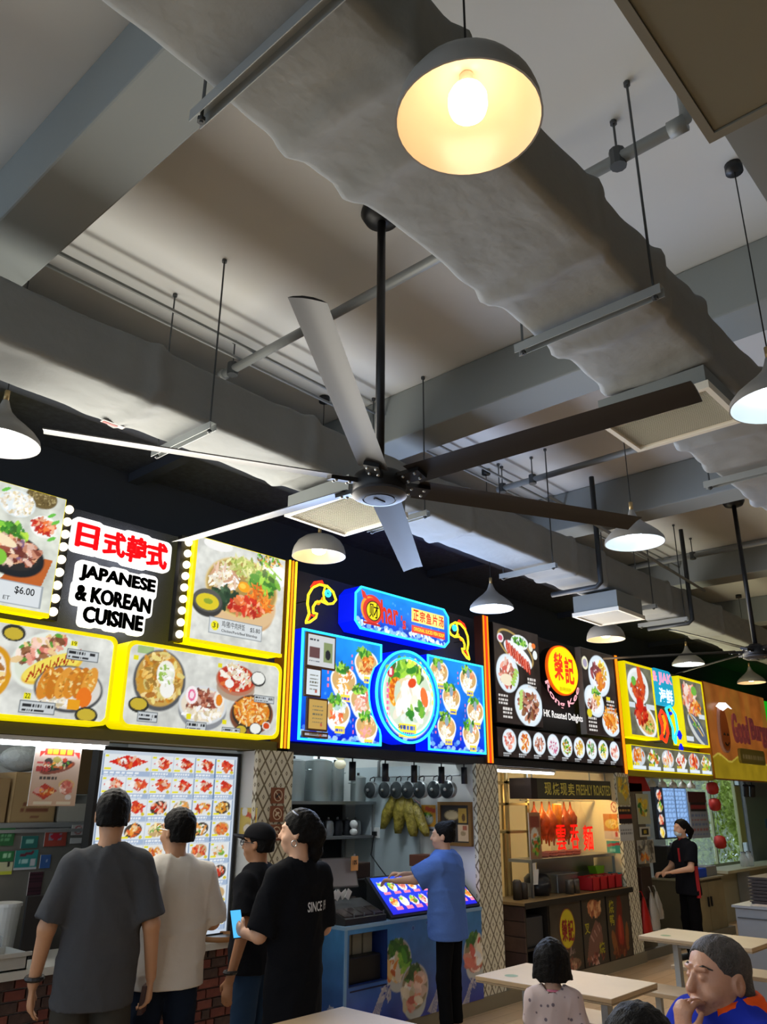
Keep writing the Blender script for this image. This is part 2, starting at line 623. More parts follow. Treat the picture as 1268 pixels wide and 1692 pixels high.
# dark recess over the stalls
M_BLKW = mat('black_painted_wall', '565c6c', 0.85, noise=0.25, nscale=25, bump=0.25, bscale=90)
struct('wall_back', MB().box(0.2, 14.6, 6.5, 6.62, 0, ZC).box(18.6, X1, 6.5, 6.62, 0, ZC).box(14.6, 18.6, 6.5, 6.62, 0, .55).box(14.6, 18.6, 6.5, 6.62, 2.6, ZC), mat('kitchen_wall', 'c9cfd0', 0.5), 'pale back wall of the stall kitchens')
struct('wall_upper', MB().box(0.2, X1, 5.6, 5.7, 2.9, 4.3), M_BLACK, 'black painted wall above the stall signs')
struct('ceiling_recess', MB().box(0.2, X1, 4.62, 5.6, 4.22, 4.3), M_BLKW, 'black textured soffit above the stall signs')
struct('trim_9', MB().box(0.2, X1, 4.5, 4.62, 4.06, 4.42), M_BLACK, 'black fascia edge of the soffit behind the air duct')
for i, x in enumerate((1.6, 3.05, 6.9, 9.8, 12.7)):
    struct('trim_%d' % (20 + i), MB().box(x, x + .09, 4.63, 5.59, 4.14, 4.219), M_BLACK, 'black cross beam %d under the soffit' % (i + 1))
struct('ceiling_kitchen', MB().box(0.2, X1, 4.96, 6.49, 2.85, 2.9), mat('kitchen_ceiling', '8f9698', 0.7), 'grey ceiling inside the stall kitchens')
struct('floor_kitchen', MB().box(0.2, 12.6, 4.72, 6.49, 0.0, 0.10), mat('kitchen_floor', '7d7768', 0.6), 'raised tiled floor of the stall kitchens')
M_PLINTH = mat('grey_plinth', '8a8069', 0.6)
struct('baseboard_front', MB().box(0.2, 9.7, 4.685, 4.719, 0.0, 0.11), M_PLINTH, 'grey plinth along the stall fronts')

# header band carrying the signs
M_HEAD = mat('black_header', '1e1f22', 0.55)
struct('wall_header', MB().box(0.2, 15.6, 4.90, 4.95, 2.10, 3.54), mat('black_perforated_board', '40434e', 0.6, bump=0.6, bscale=220), 'black perforated board behind the stall signs')
struct('trim_30', MB().box(0.2, 4.03, 4.72, 4.95, 2.055, 2.12), mat('olive_fascia', '6c6430', 0.5), 'olive fascia strip under the first menu boards')
struct('trim_31', MB().box(4.14, 9.55, 4.72, 4.95, 2.05, 2.12), M_HEAD, 'black fascia strip under the middle menu boards')
struct('trim_32', MB().box(9.68, 12.5, 4.72, 4.95, 2.03, 2.10), mat('mustard_fascia', 'a89a28', 0.5), 'mustard fascia strip under the far menu boards')

# patterned pillars between the stalls
def lattice_mat():
    m = bpy.data.materials.new('diamond_pattern_tile')
    m.use_nodes = True
    nt = m.node_tree
    N, L = nt.nodes, nt.links
    b = N['Principled BSDF']
    b.inputs['Roughness'].default_value = 0.4
    tc = N.new('ShaderNodeTexCoord')
    sp = N.new('ShaderNodeSeparateXYZ')
    L.new(tc.outputs['Object'], sp.inputs[0])
    def M(op, a, c=None):
        n = N.new('ShaderNodeMath')
        n.operation = op
        for k, q in enumerate((a, c)):
            if q is None:
                continue
            if isinstance(q, (int, float)):
                n.inputs[k].default_value = q
            else:
                L.new(q, n.inputs[k])
        return n.outputs[0]
    h = M('ADD', sp.outputs[0], sp.outputs[1])
    u = M('MULTIPLY', h, 1 / 0.105)
    w = M('MULTIPLY', sp.outputs[2], 1 / 0.165)
    p = M('ABSOLUTE', M('SUBTRACT', M('FRACT', M('ADD', u, w)), 0.5))
    q = M('ABSOLUTE', M('SUBTRACT', M('FRACT', M('SUBTRACT', u, w)), 0.5))
    line = M('LESS_THAN', M('MINIMUM', M('SUBTRACT', 0.5, p), M('SUBTRACT', 0.5, q)), 0.075)
    dot = M('LESS_THAN', M('MAXIMUM', p, q), 0.11)
    hole = M('GREATER_THAN', M('MAXIMUM', p, q), 0.04)
    k = M('MAXIMUM', line, M('MULTIPLY', dot, hole))
    mx = N.new('ShaderNodeMix')
    mx.data_type = 'RGBA'
    mx.inputs[6].default_value = (*lin('e4dfc8'), 1)
    mx.inputs[7].default_value = (*lin('7a7056'), 1)
    L.new(k, mx.inputs[0])
    L.new(mx.outputs[2], b.inputs['Base Color'])
    return m
M_LAT = lattice_mat()
M_SIDEW = mat('cream_side_wall', 'd9dbd6', 0.5)
for i, (a, b, n) in enumerate(((3.84, 4.18, 'between the first two stalls'), (6.50, 6.86, 'between the fish soup and roast stalls'), (9.38, 9.68, 'between the roast and seafood stalls'))):
    struct('wall_pillar_%d' % (i + 1), MB().box(a, b, 4.70, 4.74, 0.11, 2.055), M_LAT, 'cream diamond-patterned pillar ' + n)
    struct('wall_partition_%d' % (i + 1), MB().box(a + .01, b - .01, 4.74, 6.49, 0.1, 2.05).box(a + .01, b - .01, 4.96, 6.49, 2.05, 2.849), mat('roast_wall', 'f0dcae', 0.5) if i == 2 else M_SIDEW, 'side wall ' + n)
# ---------------------------------------------------------------- ceiling services
def wrinkle_mat(name, c):
    m = mat(name, c, 0.75, bump=0.3, bscale=11, noise=0.05, nscale=4)
    return m
M_DUCT = wrinkle_mat('foil_duct_wrap', '8e9190')

def duct(name, label, xa, xb, ya, yb, za, zb, joints, seed):
    rg = np.random.RandomState(seed)
    yc, zc = (ya + yb) / 2, (za + zb) / 2
    hw, hh = (yb - ya) / 2, (zb - za) / 2
    per = []
    r = 0.035
    for cx, cz, a0 in ((hw - r, -hh + r, -90), (hw - r, hh - r, 0), (-hw + r, hh - r, 90), (-hw + r, -hh + r, 180)):
        for i in range(4):
            a = math.radians(a0 + 30 * i)
            per.append((cx + r * math.cos(a), cz + r * math.sin(a)))
        # points along the following side
        na = math.radians(a0 + 90)
        ex = (cx + r * math.cos(na), cz + r * math.sin(na))
    P = []
    base = per
    n = len(base)
    for i in range(n):
        p, q = np.array(base[i]), np.array(base[(i + 1) % n])
        k = 9 if np.linalg.norm(q - p) > 0.1 else 1
        for j in range(k):
            P.append(p + (q - p) * j / k)
    P = np.array(P)
    n = len(P)
    st = np.arange(xa, xb, 0.035)
    ph = rg.rand(12) * 6.28
    V = np.zeros((len(st), n, 3))
    ang = np.arctan2(P[:, 1] / hh, P[:, 0] / hw)
    for i, x in enumerate(st):
        b = 0.0
        for j in joints:
            d = x - j
            b += 0.035 * math.exp(-(d / 0.055) ** 2) + 0.014 * math.exp(-((d + 0.16) / 0.12) ** 2)
        sag = 0.004 * math.sin(2.1 * x + ph[0])
        w = 0.001 * np.sin(3 * ang + 5 * x + ph[2]) + 0.0012 * np.sin(9 * ang - 11 * x + ph[3]) * np.sin(2.3 * x + ph[6]) + 0.0022 * np.sin(13 * ang + 27 * x + ph[4]) * np.sin(3.1 * x + ph[7])
        k = 1 + (b + w) / np.maximum(0.12, np.linalg.norm(P, axis=1))
        V[i, :, 0] = x + 0.012 * np.sin(5 * ang + ph[5] + 2 * x)
        V[i, :, 1] = yc + P[:, 0] * k
        V[i, :, 2] = zc + P[:, 1] * k + sag * 0.5
    F = []
    for i in range(len(st) - 1):
        for j in range(n):
            a, c = i * n + j, i * n + (j + 1) % n
            F.append((a, c, c + n, a + n))
    F.append(tuple(range(n - 1, -1, -1)))
    F.append(tuple(range((len(st) - 1) * n, len(st) * n)))
    o = mesh_obj(name, V.reshape(-1, 3), F, M_DUCT, None, True)
    return tag(o, label, 'duct')

duct('air_duct', 'grey wrapped air duct running above the stall signs', -1.5, 13.5, 3.60, 4.02, 3.78, 4.13, [-.35, .86, 2.06, 3.26, 5.0, 6.7, 7.3, 8.9, 9.4, 10.5, 11.7], 3)
duct('air_duct', 'wide wrapped air duct overhead beside the ceiling fan', -1.5, 10.5, 1.12, 1.66, 3.77, 4.10, [-.2, 1.33, 1.62, 2.5, 3.1, 3.6, 4.55, 5.0, 5.9, 7.1, 8.3], 11)

M_GRW = mat('cream_grille', 'e6e0d0', 0.5)
def grille(x0, x1, y0, y1, z, top, label):
    t = thing('air_grille', label, 'air vent', ((x0 + x1) / 2, (y0 + y1) / 2, z), 'air outlets under the ducts')
    MB().box(x0 + .015, x1 - .015, y0 + .015, y1 - .015, z + .04, top).go('collar', mat('duct_metal', '8f9493', 0.55, 0.3), t)
    f = 0.028
    MB().box(x0, x1, y0, y0 + f, z, z + .04).box(x0, x1, y1 - f, y1, z, z + .04).box(x0, x0 + f, y0 + f, y1 - f, z, z + .04).box(x1 - f, x1, y0 + f, y1 - f, z, z + .04).go('frame', M_GRW, t)
    s = MB()
    n = 30
    for i in range(n):
        x = x0 + f + (i + .5) * (x1 - x0 - 2 * f) / n
        s.obox((x, (y0 + y1) / 2, z + .018), (.8, 0, .6), (0, 1, 0), (-.6, 0, .8), .0125, (y1 - y0) / 2 - f, .001)
    o = s.go('slats', M_GRW, t)
    o['kind'] = 'stuff'
    MB().box(x0 + .02, x1 - .02, y0 + .02, y1 - .02, z + .041, z + .046).go('inner_plate', M_GRW, t)
    return t
grille(3.58, 4.08, 1.13, 1.73, 3.60, 3.735, 'large cream slatted air outlet under the overhead duct')
grille(3.42, 4.02, 3.42, 4.05, 3.58, 3.735, 'cream slatted air outlet behind the ceiling fan hub')
grille(7.35, 7.95, 3.50, 4.02, 3.52, 3.735, 'pale air outlet at the far end above the roast stall sign')

def hanger(x, ya, yb, z, label, rods=True):
    t = thing('duct_hanger', label, 'hanger', (x, (ya + yb) / 2, z), 'channel hangers under the ducts')
    w = .022
    MB().box(x - w, x + w, ya, yb, z - .003, z).box(x - w, x - w + .003, ya, yb, z - .045, z - .003).box(x + w - .003, x + w, ya, yb, z - .045, z - .003).go('channel', M_GALV, t)
    for y in (ya + .035, yb - .035):
        m = MB().cyl(x, y, z - .06, ZC, .006, 6).cyl(x, y, z - .055, z - .04, .014, 6).cyl(x, y, ZC - .02, ZC - .001, .016, 8)
        m.go('threaded_rod', mat('rod_steel', '55585a', 0.5, 0.6), t)
hanger(2.40, 3.51, 4.12, 3.755, 'steel channel hanger under the duct above the first stall')
hanger(4.36, 3.51, 4.12, 3.755, 'steel channel hanger hidden behind the fan motor')
hanger(6.2, 3.51, 4.12, 3.755, 'steel channel hanger near the white pendant over the fish soup stall')
hanger(8.3, 3.51, 4.12, 3.755, 'steel channel hanger beyond the far air outlet')
hanger(9.15, 3.51, 4.12, 3.755, 'steel channel hanger over the seafood stall, farthest of its row')
hanger(1.03, 1.03, 1.75, 3.745, 'near steel channel hanger under the overhead duct at the top')
hanger(2.86, 1.03, 1.75, 3.745, 'steel channel hanger under the overhead duct before its air outlet')
hanger(5.15, 1.03, 1.75, 3.745, 'steel channel hanger under the overhead duct past its air outlet')

def pipe(name, label, pts, r, hang=(), cat='pipe', m=M_PIPE, couplings=()):
    t = thing(name, label, cat, pts[0], 'pipes under the ceiling')
    MB().tube(pts, r, 10).go('pipe_run', m, t, True)
    for p in hang:
        MB().cyl(p[0], p[1], p[2], ZC - .001, .006, 6).cyl(p[0], p[1], ZC - .018, ZC - .001, .018, 8).cyl(p[0], p[1], p[2] - r * 1.4, p[2] + r * 1.6, r * 1.25, 10).go('pipe_hanger', mat('rod_steel', '55585a'), t)
    for a, b in couplings:
        MB().tube([a, b], r * 1.3, 10).go('coupling', m, t, True)
    return t
for i, (xa, xb, n) in enumerate(((1.465, 4.415, 'in the bay over the ceiling fan'), (4.775, 7.325, 'in the second bay'), (7.685, 10.39, 'in the third bay'))):
    pipe('conduit', 'thin grey conduit nearer the fan ' + n, [(xa, 4.02, 4.72), (xb, 4.02, 4.72)], .013)
    pipe('conduit', 'thin grey conduit beside the stall side ' + n, [(xa, 4.18, 4.72), (xb, 4.18, 4.72)], .013)
pipe('sprinkler_pipe', 'thick grey sprinkler pipe crossing behind the fan rod', [(3.03, 4.55, 4.66), (3.03, .93, 4.66), (3.03, .88, 4.68), (3.03, .87, 4.74), (3.03, .87, 4.895)], .032, [(3.03, 4.25, 4.66), (3.03, 1.22, 4.66)], couplings=[((3.03, 4.40, 4.66), (3.03, 4.34, 4.66)), ((3.03, .96, 4.66), (3.03, .88, 4.66))])
pipe('sprinkler_pipe', 'thick grey sprinkler pipe in the second ceiling bay', [(6.28, 4.16, 4.66), (6.28, 0.9, 4.66)], .03, [(6.28, 3.75, 4.66), (6.28, 4.1, 4.66)])
pipe('sprinkler_pipe', 'thick grey sprinkler pipe in the far ceiling bay', [(9.8, 4.55, 4.66), (9.8, 0.9, 4.66)], .03, [(9.8, 3.6, 4.66)])
pipe('drain_pipe', 'slim pale pipe sloping along the far duct', [(6.0, 3.42, 4.32), (9.6, 3.44, 4.14)], .016)
for x, lb in ((7.02, 'before'), (9.25, 'after')):
    pipe('drop_pipe', 'dark pipe dropping down the duct side %s the far air outlet' % lb, [(x, 3.50, 4.85), (x, 3.50, 3.83), (x, 3.50, 3.74), (x, 3.55, 3.70), (x, 4.05, 3.70)], .026, m=mat('dark_pipe', '3c4044', 0.45, 0.4))

# air handling casing at the top right
t = thing('air_handling_unit', 'brown-grey flat bottomed air handling casing at the top corner', 'air unit', (0.5, -0.2, 3.5))
M_UNIT = mat('unit_casing', '6e6a58', 0.6)
MB().bbox(-1.8, 1.93, -1.0, 0.49, 3.5, 4.1, .006).go('casing', M_UNIT, t)
MB().box(-1.8, 1.93, .49, .515, 3.495, 3.53).box(1.93, 1.96, -1.0, .515, 3.495, 3.53).go('flange', mat('flange_metal', '77756a', 0.5, 0.2), t)
for y in (.2, -.1, -.4):
    MB().cyl(1.945, y, 3.485, 3.494, .012, 8).go('rivet', M_GALV, t)
MB().box(2.2, 2.24, .17, .21, 3.5, ZC - .001).go('support_strut', M_GALV, t)

# ---------------------------------------------------------------- ceiling fans
M_BLADE = mat('fan_blade', '211d1b', 0.45, 0.35)
M_FAN = mat('fan_black', '1c1c1e', 0.4, 0.3)
def fan(cx, cy, zf, R, a0, label):
    t = thing('ceiling_fan', label, 'fan', (cx, cy, zf), 'large six-bladed ceiling fans', local=True)
    ZT = ZC - zf - .001
    MB().lathe([(.001, ZT), (.115, ZT), (.12, ZT - .03), (.095, ZT - .075), (.03, ZT - .085), (.001, ZT - .085)], n=28).go('canopy', M_FAN, t, True)
    MB().cyl(0, 0, .04, ZT - .07, .024, 14).go('rod', M_FAN, t, True)
    smooth_by_angle(MB().lathe([(.001, .075), (.06, .075), (.075, .055), (.125, .045), (.135, .03), (.135, -.03), (.128, -.045), (.001, -.045)], n=36).go('motor', M_FAN, t))
    c = smooth_by_angle(MB().lathe([(.128, -.045), (.138, -.05), (.138, -.062), (.11, -.078), (.085, -.082), (.083, -.078), (.078, -.078), (.076, -.084), (.001, -.086)], n=36).go('bottom_cap', mat('fan_cap', '3a3a3e', 0.4, 0.3), t))
    MB().box(-.035, .035, -.008, .008, -.089, -.085).go('badge', M_BLKP, c)
    prof = [(-.5, .0), (-.38, .055), (-.15, .10), (.12, .095), (.35, .05), (.5, -.01), (.34, .005), (.1, .03), (-.15, .035), (-.38, .01)]
    for k in range(6):
        a = math.radians(a0 + 60 * k)
        d = np.array((math.cos(a), math.sin(a), 0))
        n = np.array((-math.sin(a), math.cos(a), 0))
        pit = math.radians(-14)
        e = n * math.cos(pit) + np.array((0, 0, math.sin(pit)))
        u = np.cross(d, e)
        st = np.linspace(.2, R, 8)
        v = []
        for r in st:
            ch = .155 - .02 * (r / R)
            for p, q in prof:
                v.append(d * r + e * p * ch + u * q * ch * 1.0 + np.array((0, 0, .005)))
        m = len(prof)
        f = []
        for i in range(len(st) - 1):
            for j in range(m):
                f.append((i * m + j, i * m + (j + 1) % m, (i + 1) * m + (j + 1) % m, (i + 1) * m + j))
        f.append(tuple(range(m - 1, -1, -1)))
        f.append(tuple(range((len(st) - 1) * m, len(st) * m)))
        b = smooth_by_angle(mesh_obj('blade', v, f, M_BLADE, t), 50)
        MB().obox(d * .19 + np.array((0, 0, .0)), d, e, u, .075, .038, .012).go('blade_bracket', M_FAN, b)
        for rr, s in ((.165, -1), (.235, 1), (.165, 1), (.235, -1)):
            p = d * rr + e * .022 * s - u * .012
            MB().sphere(p, .009, 8, 5).go('bolt', M_STEEL, b, True)
    return t
fan(2.73, 2.51, 3.20, 1.57, 34, 'large black six-bladed ceiling fan in the middle of the hall')
fan(8.75, 2.69, 3.20, 1.55, 52, 'distant black six-bladed ceiling fan above the far stalls')

# ---------------------------------------------------------------- pendant lamps
M_SHADE = mat('grey_shade', '8e8b86', 0.45)
M_INW = mat('shade_inside_warm', 'dac6a8', 0.25)
M_INC = mat('shade_inside_cool', 'd4dcdc', 0.3)
M_CORD = mat('black_cord', '161616', 0.6)
M_BRASS = mat('pale_brass', 'b59a6a', 0.4, 0.6)
def lamp(x, y, z, dome, warm, label, power, r=.21):
    t = thing('pendant_lamp', label, 'lamp', (x, y, z), 'grey metal pendant lamps', local=True)
    if dome:
        prof = [(r, 0), (r * .985, .035), (r * .93, .075), (r * .8, .12), (r * .58, .155), (r * .3, .175), (.03, .18), (.02, .19)]
        top = .19
    else:
        prof = [(r, 0), (r * .97, .03), (r * .84, .065), (r * .62, .105), (r * .38, .145), (r * .2, .185), (.026, .22), (.017, .25)]
        top = .25
    inn = [(a - .006, b - (.004 if b > .01 else 0)) for a, b in prof[:-1]]
    smooth_by_angle(MB().lathe(prof + [(.001, top)], n=40).lathe([(r, 0), (r - .006, 0)], n=40).go('shade', M_SHADE, t), 60)
    MB().lathe(inn + [(.001, top - .03)], n=40).go('shade_lining', M_INW if warm else M_INC, t, True)
    MB().cyl(0, 0, top, top + .06, .014, 12).go('cord_grip', M_BRASS, t, True)
    MB().cyl(0, 0, top + .05, ZC - z - .03, .0035, 6).go('cord', M_CORD, t)
    MB().cyl(0, 0, ZC - z - .05, ZC - z - .001, .045, 16).go('ceiling_cup', M_BLKP, t, True)
    MB().cyl(0, 0, .105, top - .02, .022, 12).go('socket', M_WHITE, t, True)
    be = mat('warm_bulb', 'fff2dc', 0.4, emis='ffe6c4', es=12) if warm else mat('cool_bulb', 'f2f8ff', 0.4, emis='e4f2ff', es=power)
    MB().lathe([(.001, .02), (.03, .022), (.05, .035), (.056, .055), (.056, .09), (.046, .112), (.024, .118)], n=20).go('bulb', be, t, True)
    return t
lamp(1.45, 1.0, 3.52, True, True, 'large warm dome pendant lamp hanging near the top', 17)
lamp(4.07, 4.38, 3.50, True, True, 'warm dome pendant lamp beside the neon strip of the first stall', 17)
lamp(6.25, 4.27, 3.45, False, False, 'cool white bell pendant lamp over the fish soup sign', 14)
lamp(5.21, 2.31, 3.45, False, False, 'cool white bell pendant lamp at the tip of a fan blade', 14)
lamp(3.72, .88, 3.47, False, False, 'cool white bell pendant lamp cut by the frame edge beside the big air outlet', 14)
lamp(1.46, 4.08, 3.47, False, False, 'cool white bell pendant lamp cut by the frame edge above the first menu board', 14)
lamp(8.2, 4.09, 3.42, True, True, 'small warm dome pendant lamp over the roast stall', 17)
lamp(10.75, 4.2, 3.47, False, False, 'cool white bell pendant lamp over the seafood stall', 14)
lamp(13.2, 4.2, 3.49, False, True, 'farthest bell pendant lamp over the burger stall', 17)

# added unseen pendants with far stronger bulbs, put in to brighten the seating
for i, (x, y) in enumerate(((4.6, -.6), (6.8, .2), (9.0, .6), (11.6, 1.0), (2.2, -1.4), (-.8, .8), (-2.5, 3.2))):
    o = lamp(x, y, 3.47, True, True, 'added warm dome pendant lamp out of view to brighten the seating, number %s' % ('one', 'two', 'three', 'four', 'five', 'six', 'seven')[i], 17)
    for ch in o.children:
        if ch.name.startswith('bulb'):
            ch.data.materials[0] = mat('added_fill_bulb', 'fff2dc', 0.4, emis='fff6ec', es=210)
# ---------------------------------------------------------------- stall signs
def ring(outer, inner, y0, y1):
    n = len(outer)
    m = MB()
    v = [(x, y0, z) for x, z in outer] + [(x, y0, z) for x, z in inner] + [(x, y1, z) for x, z in outer] + [(x, y1, z) for x, z in inner]
    f = []
    for i in range(n):
        j = (i + 1) % n
        f += [(i, j, n + j, n + i), (2 * n + i, i + 0, j, 2 * n + j)[::-1], (n + i, n + j, 3 * n + j, 3 * n + i)]
    return m.add(v, f)

def inside_poly(P):
    P = np.array(P)
    def fn(X, Z):
        ins = np.zeros(X.shape, bool)
        n = len(P)
        for i in range(n):
            (x1, z1), (x2, z2) = P[i], P[(i + 1) % n]
            if z1 == z2:
                continue
            ins ^= ((z1 > Z) != (z2 > Z)) & (X < (x2 - x1) * (Z - z1) / (z2 - z1) + x1)
        return ins
    return fn

def lightbox(name, label, poly, cv, x0, z0, y=4.70, depth=0.16, edge=None, trim=None, tw=0.022, glow=None, cat='sign', proud=.008):
    """poly: outline in world (x, z), counter-clockwise"""
    t = thing(name, label, cat, (x0, y, z0))
    P = np.array(poly)
    c = P.mean(0)
    MB().prism([tuple(p) for p in poly], y + .006, y + depth).go('box', edge or M_BLKP, t)
    w = P.max(0) - P.min(0)
    s = (w - 2 * tw) / w
    inner = [tuple((p - (P.max(0) + P.min(0)) / 2) * s + (P.max(0) + P.min(0)) / 2) for p in P]
    cv.sheet('menu_print', on_y(x0, z0, y), glow or GLOW, t, lambda X, Z: inside_poly(inner)(X + x0, Z + z0))
    if trim is not None:
        ring([tuple(p) for p in poly], inner, y - proud, y + .006).go('edge_trim', trim, t)
    return t

# --- first stall: Japanese and Korean food
def bg_marble(w, h, px=.006):
    c = Canvas(w, h, px, 'd6d8d2')
    return c.noise(.4, .12).noise(.2, .04)

# sizzling dish panel (cut by the frame)
c = bg_marble(.98, .78)
c.a *= np.array([1, 1.02, .97])
c.ell(.82, .735, .10, .07, '6a5a34').blobs(.82, .735, .085, .05, ['8a7a4a', '5a4a28', 'a8986a'], 80, .12)
c.ell(.68, .66, .11, .085, 'dfe8ea').blobs(.68, .66, .10, .075, PALE, 120, .12)
c.ell(.86, .555, .085, .07, 'f2f2ee').blobs(.86, .56, .07, .05, RED, 70, .25)
c.poly([(.62, .13), (.90, .18), (.95, .36), (.75, .34)], 'b8602a').noise(.1, .05)
c.ell(.70, .34, .20, .13, '1f2226', -.15).ell(.69, .36, .18, .11, '2c2a2a', -.15)
c.blobs(.66, .47, .14, .05, GREEN + ['b8e048'], 60, .45)
c.blobs(.70, .36, .15, .075, MEAT + ['e8b088', 'f0d8c0', '7a5a78'], 90, .3).ell(.63, .42, .09, .03, 'f0dcb8', -.3).ell(.62, .31, .05, .05, '7fbf3e')
for lx, lz in ((.60, .73), (.90, .64), (.93, .60), (.92, .49)):
    c.ell(lx, lz, .03, .011, '6abf4a', .6)
c.rect(.60, .915, .045, .185, '9aa2a8').rect(.61, .905, .053, .177, 'd4dade')
poly = [(1.18, 2.745), (2.16, 2.745), (2.16, 3.51), (1.18, 3.51)]
t = lightbox('menu_lightbox', 'lit menu panel of a sizzling plate priced $6.00, cut by the frame', poly, c, 1.18, 2.738, edge=M_YELLOW, depth=.10, tw=.006)
MB().box(1.18, 2.155, 4.693, 4.72, 2.738, 2.765).go('edge_trim', M_YELLOW, t)
M_TEXT = mat('dark_print', '2a3038', 0.5)
text_fit('price', '$6.00', 1.925, 2.045, 2.845, 2.895, 4.694, M_TEXT, t, .012)
text_fit('dish_name', 'ET', 1.865, 1.905, 2.805, 2.828, 4.694, M_TEXT, t)

def bulbs(xa, za, xb, zb, label):
    t = thing('bulb_strip', label, 'light', (xa, 4.74, zb), 'strips of round bulbs beside the menu panels')
    MB().box(xa - .05, xa + .035, 4.75, 4.80, zb - .05, za + .05).go('backing', M_BLKP, t)
    mb = mat('marquee_bulb', 'fff6dc', 0.4, emis='fff0cc', es=2.2)
    for i in range(9):
        f = i / 8
        MB().sphere((xa + (xb - xa) * f, 4.735, za + (zb - za) * f),   .028, 12, 8).go('bulb', mb, t, True)
bulbs(2.20, 3.46, 2.195, 2.79, 'column of nine round bulbs beside the sizzling plate panel')
bulbs(3.115, 3.46, 3.11, 2.79, 'column of nine round bulbs beside the rice bowl panel')

# lettering
t = thing('stall_name_sign', 'white-edged red and black name sign, JAPANESE & KOREAN CUISINE', 'sign', (2.63, 4.88, 2.75))
def chip(name, s, x0, x1, z0, z1, dz, ink, hb, tb):
    """lettering on a contour-cut white backing, stepping by dz over its width"""
    def fn(y):
        return lambda a, b: (a, y, b + dz * (a - x0))
    e = .034
    text_fit(name + '_backing', s, x0 - e, x1 + e, z0 - e, z1 + e, 4.83, M_SIGNW, t, hb, fn=fn(4.800))
    text_fit(name, s, x0, x1, z0, z1, 4.80, ink, t, tb, fn=fn(4.792))
M_INKS = mat('sign_ink', '101114', 0.6)
for i, (s, x0, x1, z0, z1) in enumerate((('日', 2.30, 2.455, 3.255, 3.415), ('式', 2.495, 2.655, 3.245, 3.415), ('韓', 2.665, 2.82, 3.235, 3.42), ('式', 2.825, 2.985, 3.235, 3.42))):
    text_fit('red_character', s, x0, x1, z0, z1, 4.792, M_SIGNR, t, .02, fat=.006)
def backing(poly):
    MB().prism(poly, 4.80, 4.835).go('white_backing', M_SIGNW, t)
def blobpoly(parts, r=.045, n=6):
    """union outline approximated by separate rounded plates"""
    for i, (x0, x1, z0, z1) in enumerate(parts):
        j = .006 * (-1) ** i
        backing(rrect(x0 - .022, x1 + .022, z0 - .024 - j, z1 + .024 + j, r, n))
blobpoly([(2.29, 2.47, 3.25, 3.425), (2.46, 2.67, 3.24, 3.425), (2.65, 2.84, 3.235, 3.425), (2.81, 3.0, 3.235, 3.425)])
for s, x0, x1, z0, z1 in (('JAPANESE', 2.36, 2.915, 3.035, 3.145), ('& KOREAN', 2.35, 2.895, 2.905, 3.010), ('CUISINE', 2.42, 2.85, 2.775, 2.880)):
    nl = 5
    blobpoly([(x0 + (x1 - x0) * q / nl, x0 + (x1 - x0) * (q + 1) / nl, z0, z1) for q in range(nl)], .035)
    text_fit('black_lettering', s, x0, x1, z0, z1, 4.792, M_INKS, t, .03, fat=.0048)

# rice bowl panel
c = bg_marble(.86, .77)
c.ell(.2, .74, .13, .045, 'f0f0ee').blobs(.68, .72, .14, .05, GREEN + GOLD, 50, .25)
c.ell(.8, .62, .1, .08, 'e8eef0').line([(.62, .72), (.82, .60)], .012, '9fd048')
c.ell(.45, .27, .30, .15, 'c9a274').ell(.45, .34, .33, .2, 'd8b88c')
c.ell(.45, .46, .34, .23, 'd9c07a').ell(.45, .46, .325, .215, 'a88a4a')
c.blobs(.46, .60, .20, .08, ['d8d890', 'b8c468', 'e8e8b0', '9cb04a'], 90, .25, 4)
c.blobs(.66, .54, .13, .09, GREEN, 70, .3)
c.blobs(.27, .50, .12, .09, PALE + ['e8c8b0', 'c89878'], 80, .22, 4)
c.blobs(.30, .36, .12, .08, ['2f4a34', '1f3a28', '4a6a4a', '3a5a3a'], 70, .3)
c.blobs(.62, .40, .14, .08, ['e87820', 'd86418', 'f09838'], 80, .2, 6, -.5)
c.blobs(.50, .32, .16, .07, RED + ['e0825a'], 80, .3)
c.ell(.46, .47, .055, .04, 'f0a018').ell(.45, .475, .03, .02, 'f8c848')
c.ell(.145, .29, .135, .10, '3a3a38').ell(.145, .31, .125, .085, '565652').ell(.145, .30, .10, .06, 'd8c428').ell(.15, .305, .04, .02, '8aa030')
c.rect(.17, .66, .08, .20, '8a9298').rect(.178, .652, .087, .193, 'd0d6d8')
c.ell(.225, .14, .035, .035, 'e8e020')
P2 = [(3.15, 2.75), (4.01, 2.75), (4.01, 3.52), (3.15, 3.52)]
t = lightbox('menu_lightbox', 'lit menu panel of a large mixed rice bowl numbered 31', P2, c, 3.15, 2.75, edge=M_YELLOW, tw=.006)
MB().box(3.14, 4.01, 4.692, 4.72, 2.742, 2.768).box(3.14, 3.165, 4.692, 4.72, 2.742, 3.52).go('edge_trim', M_YELLOW, t)
text_fit('number', '31', 3.352, 3.398, 2.872, 2.908, 4.694, M_TEXT, t, .01)
text_fit('dish_name', '鸡/猪/牛肉拌饭', 3.43, 3.64, 2.888, 2.935, 4.694, M_TEXT, t, .004)
text_fit('price', '$5.80', 3.69, 3.785, 2.885, 2.922, 4.694, M_TEXT, t, .004)
text_fit('dish_name_english', 'Chicken/Pork/Beef Bibimbap', 3.43, 3.76, 2.846, 2.872, 4.694, M_TEXT, t, .012)

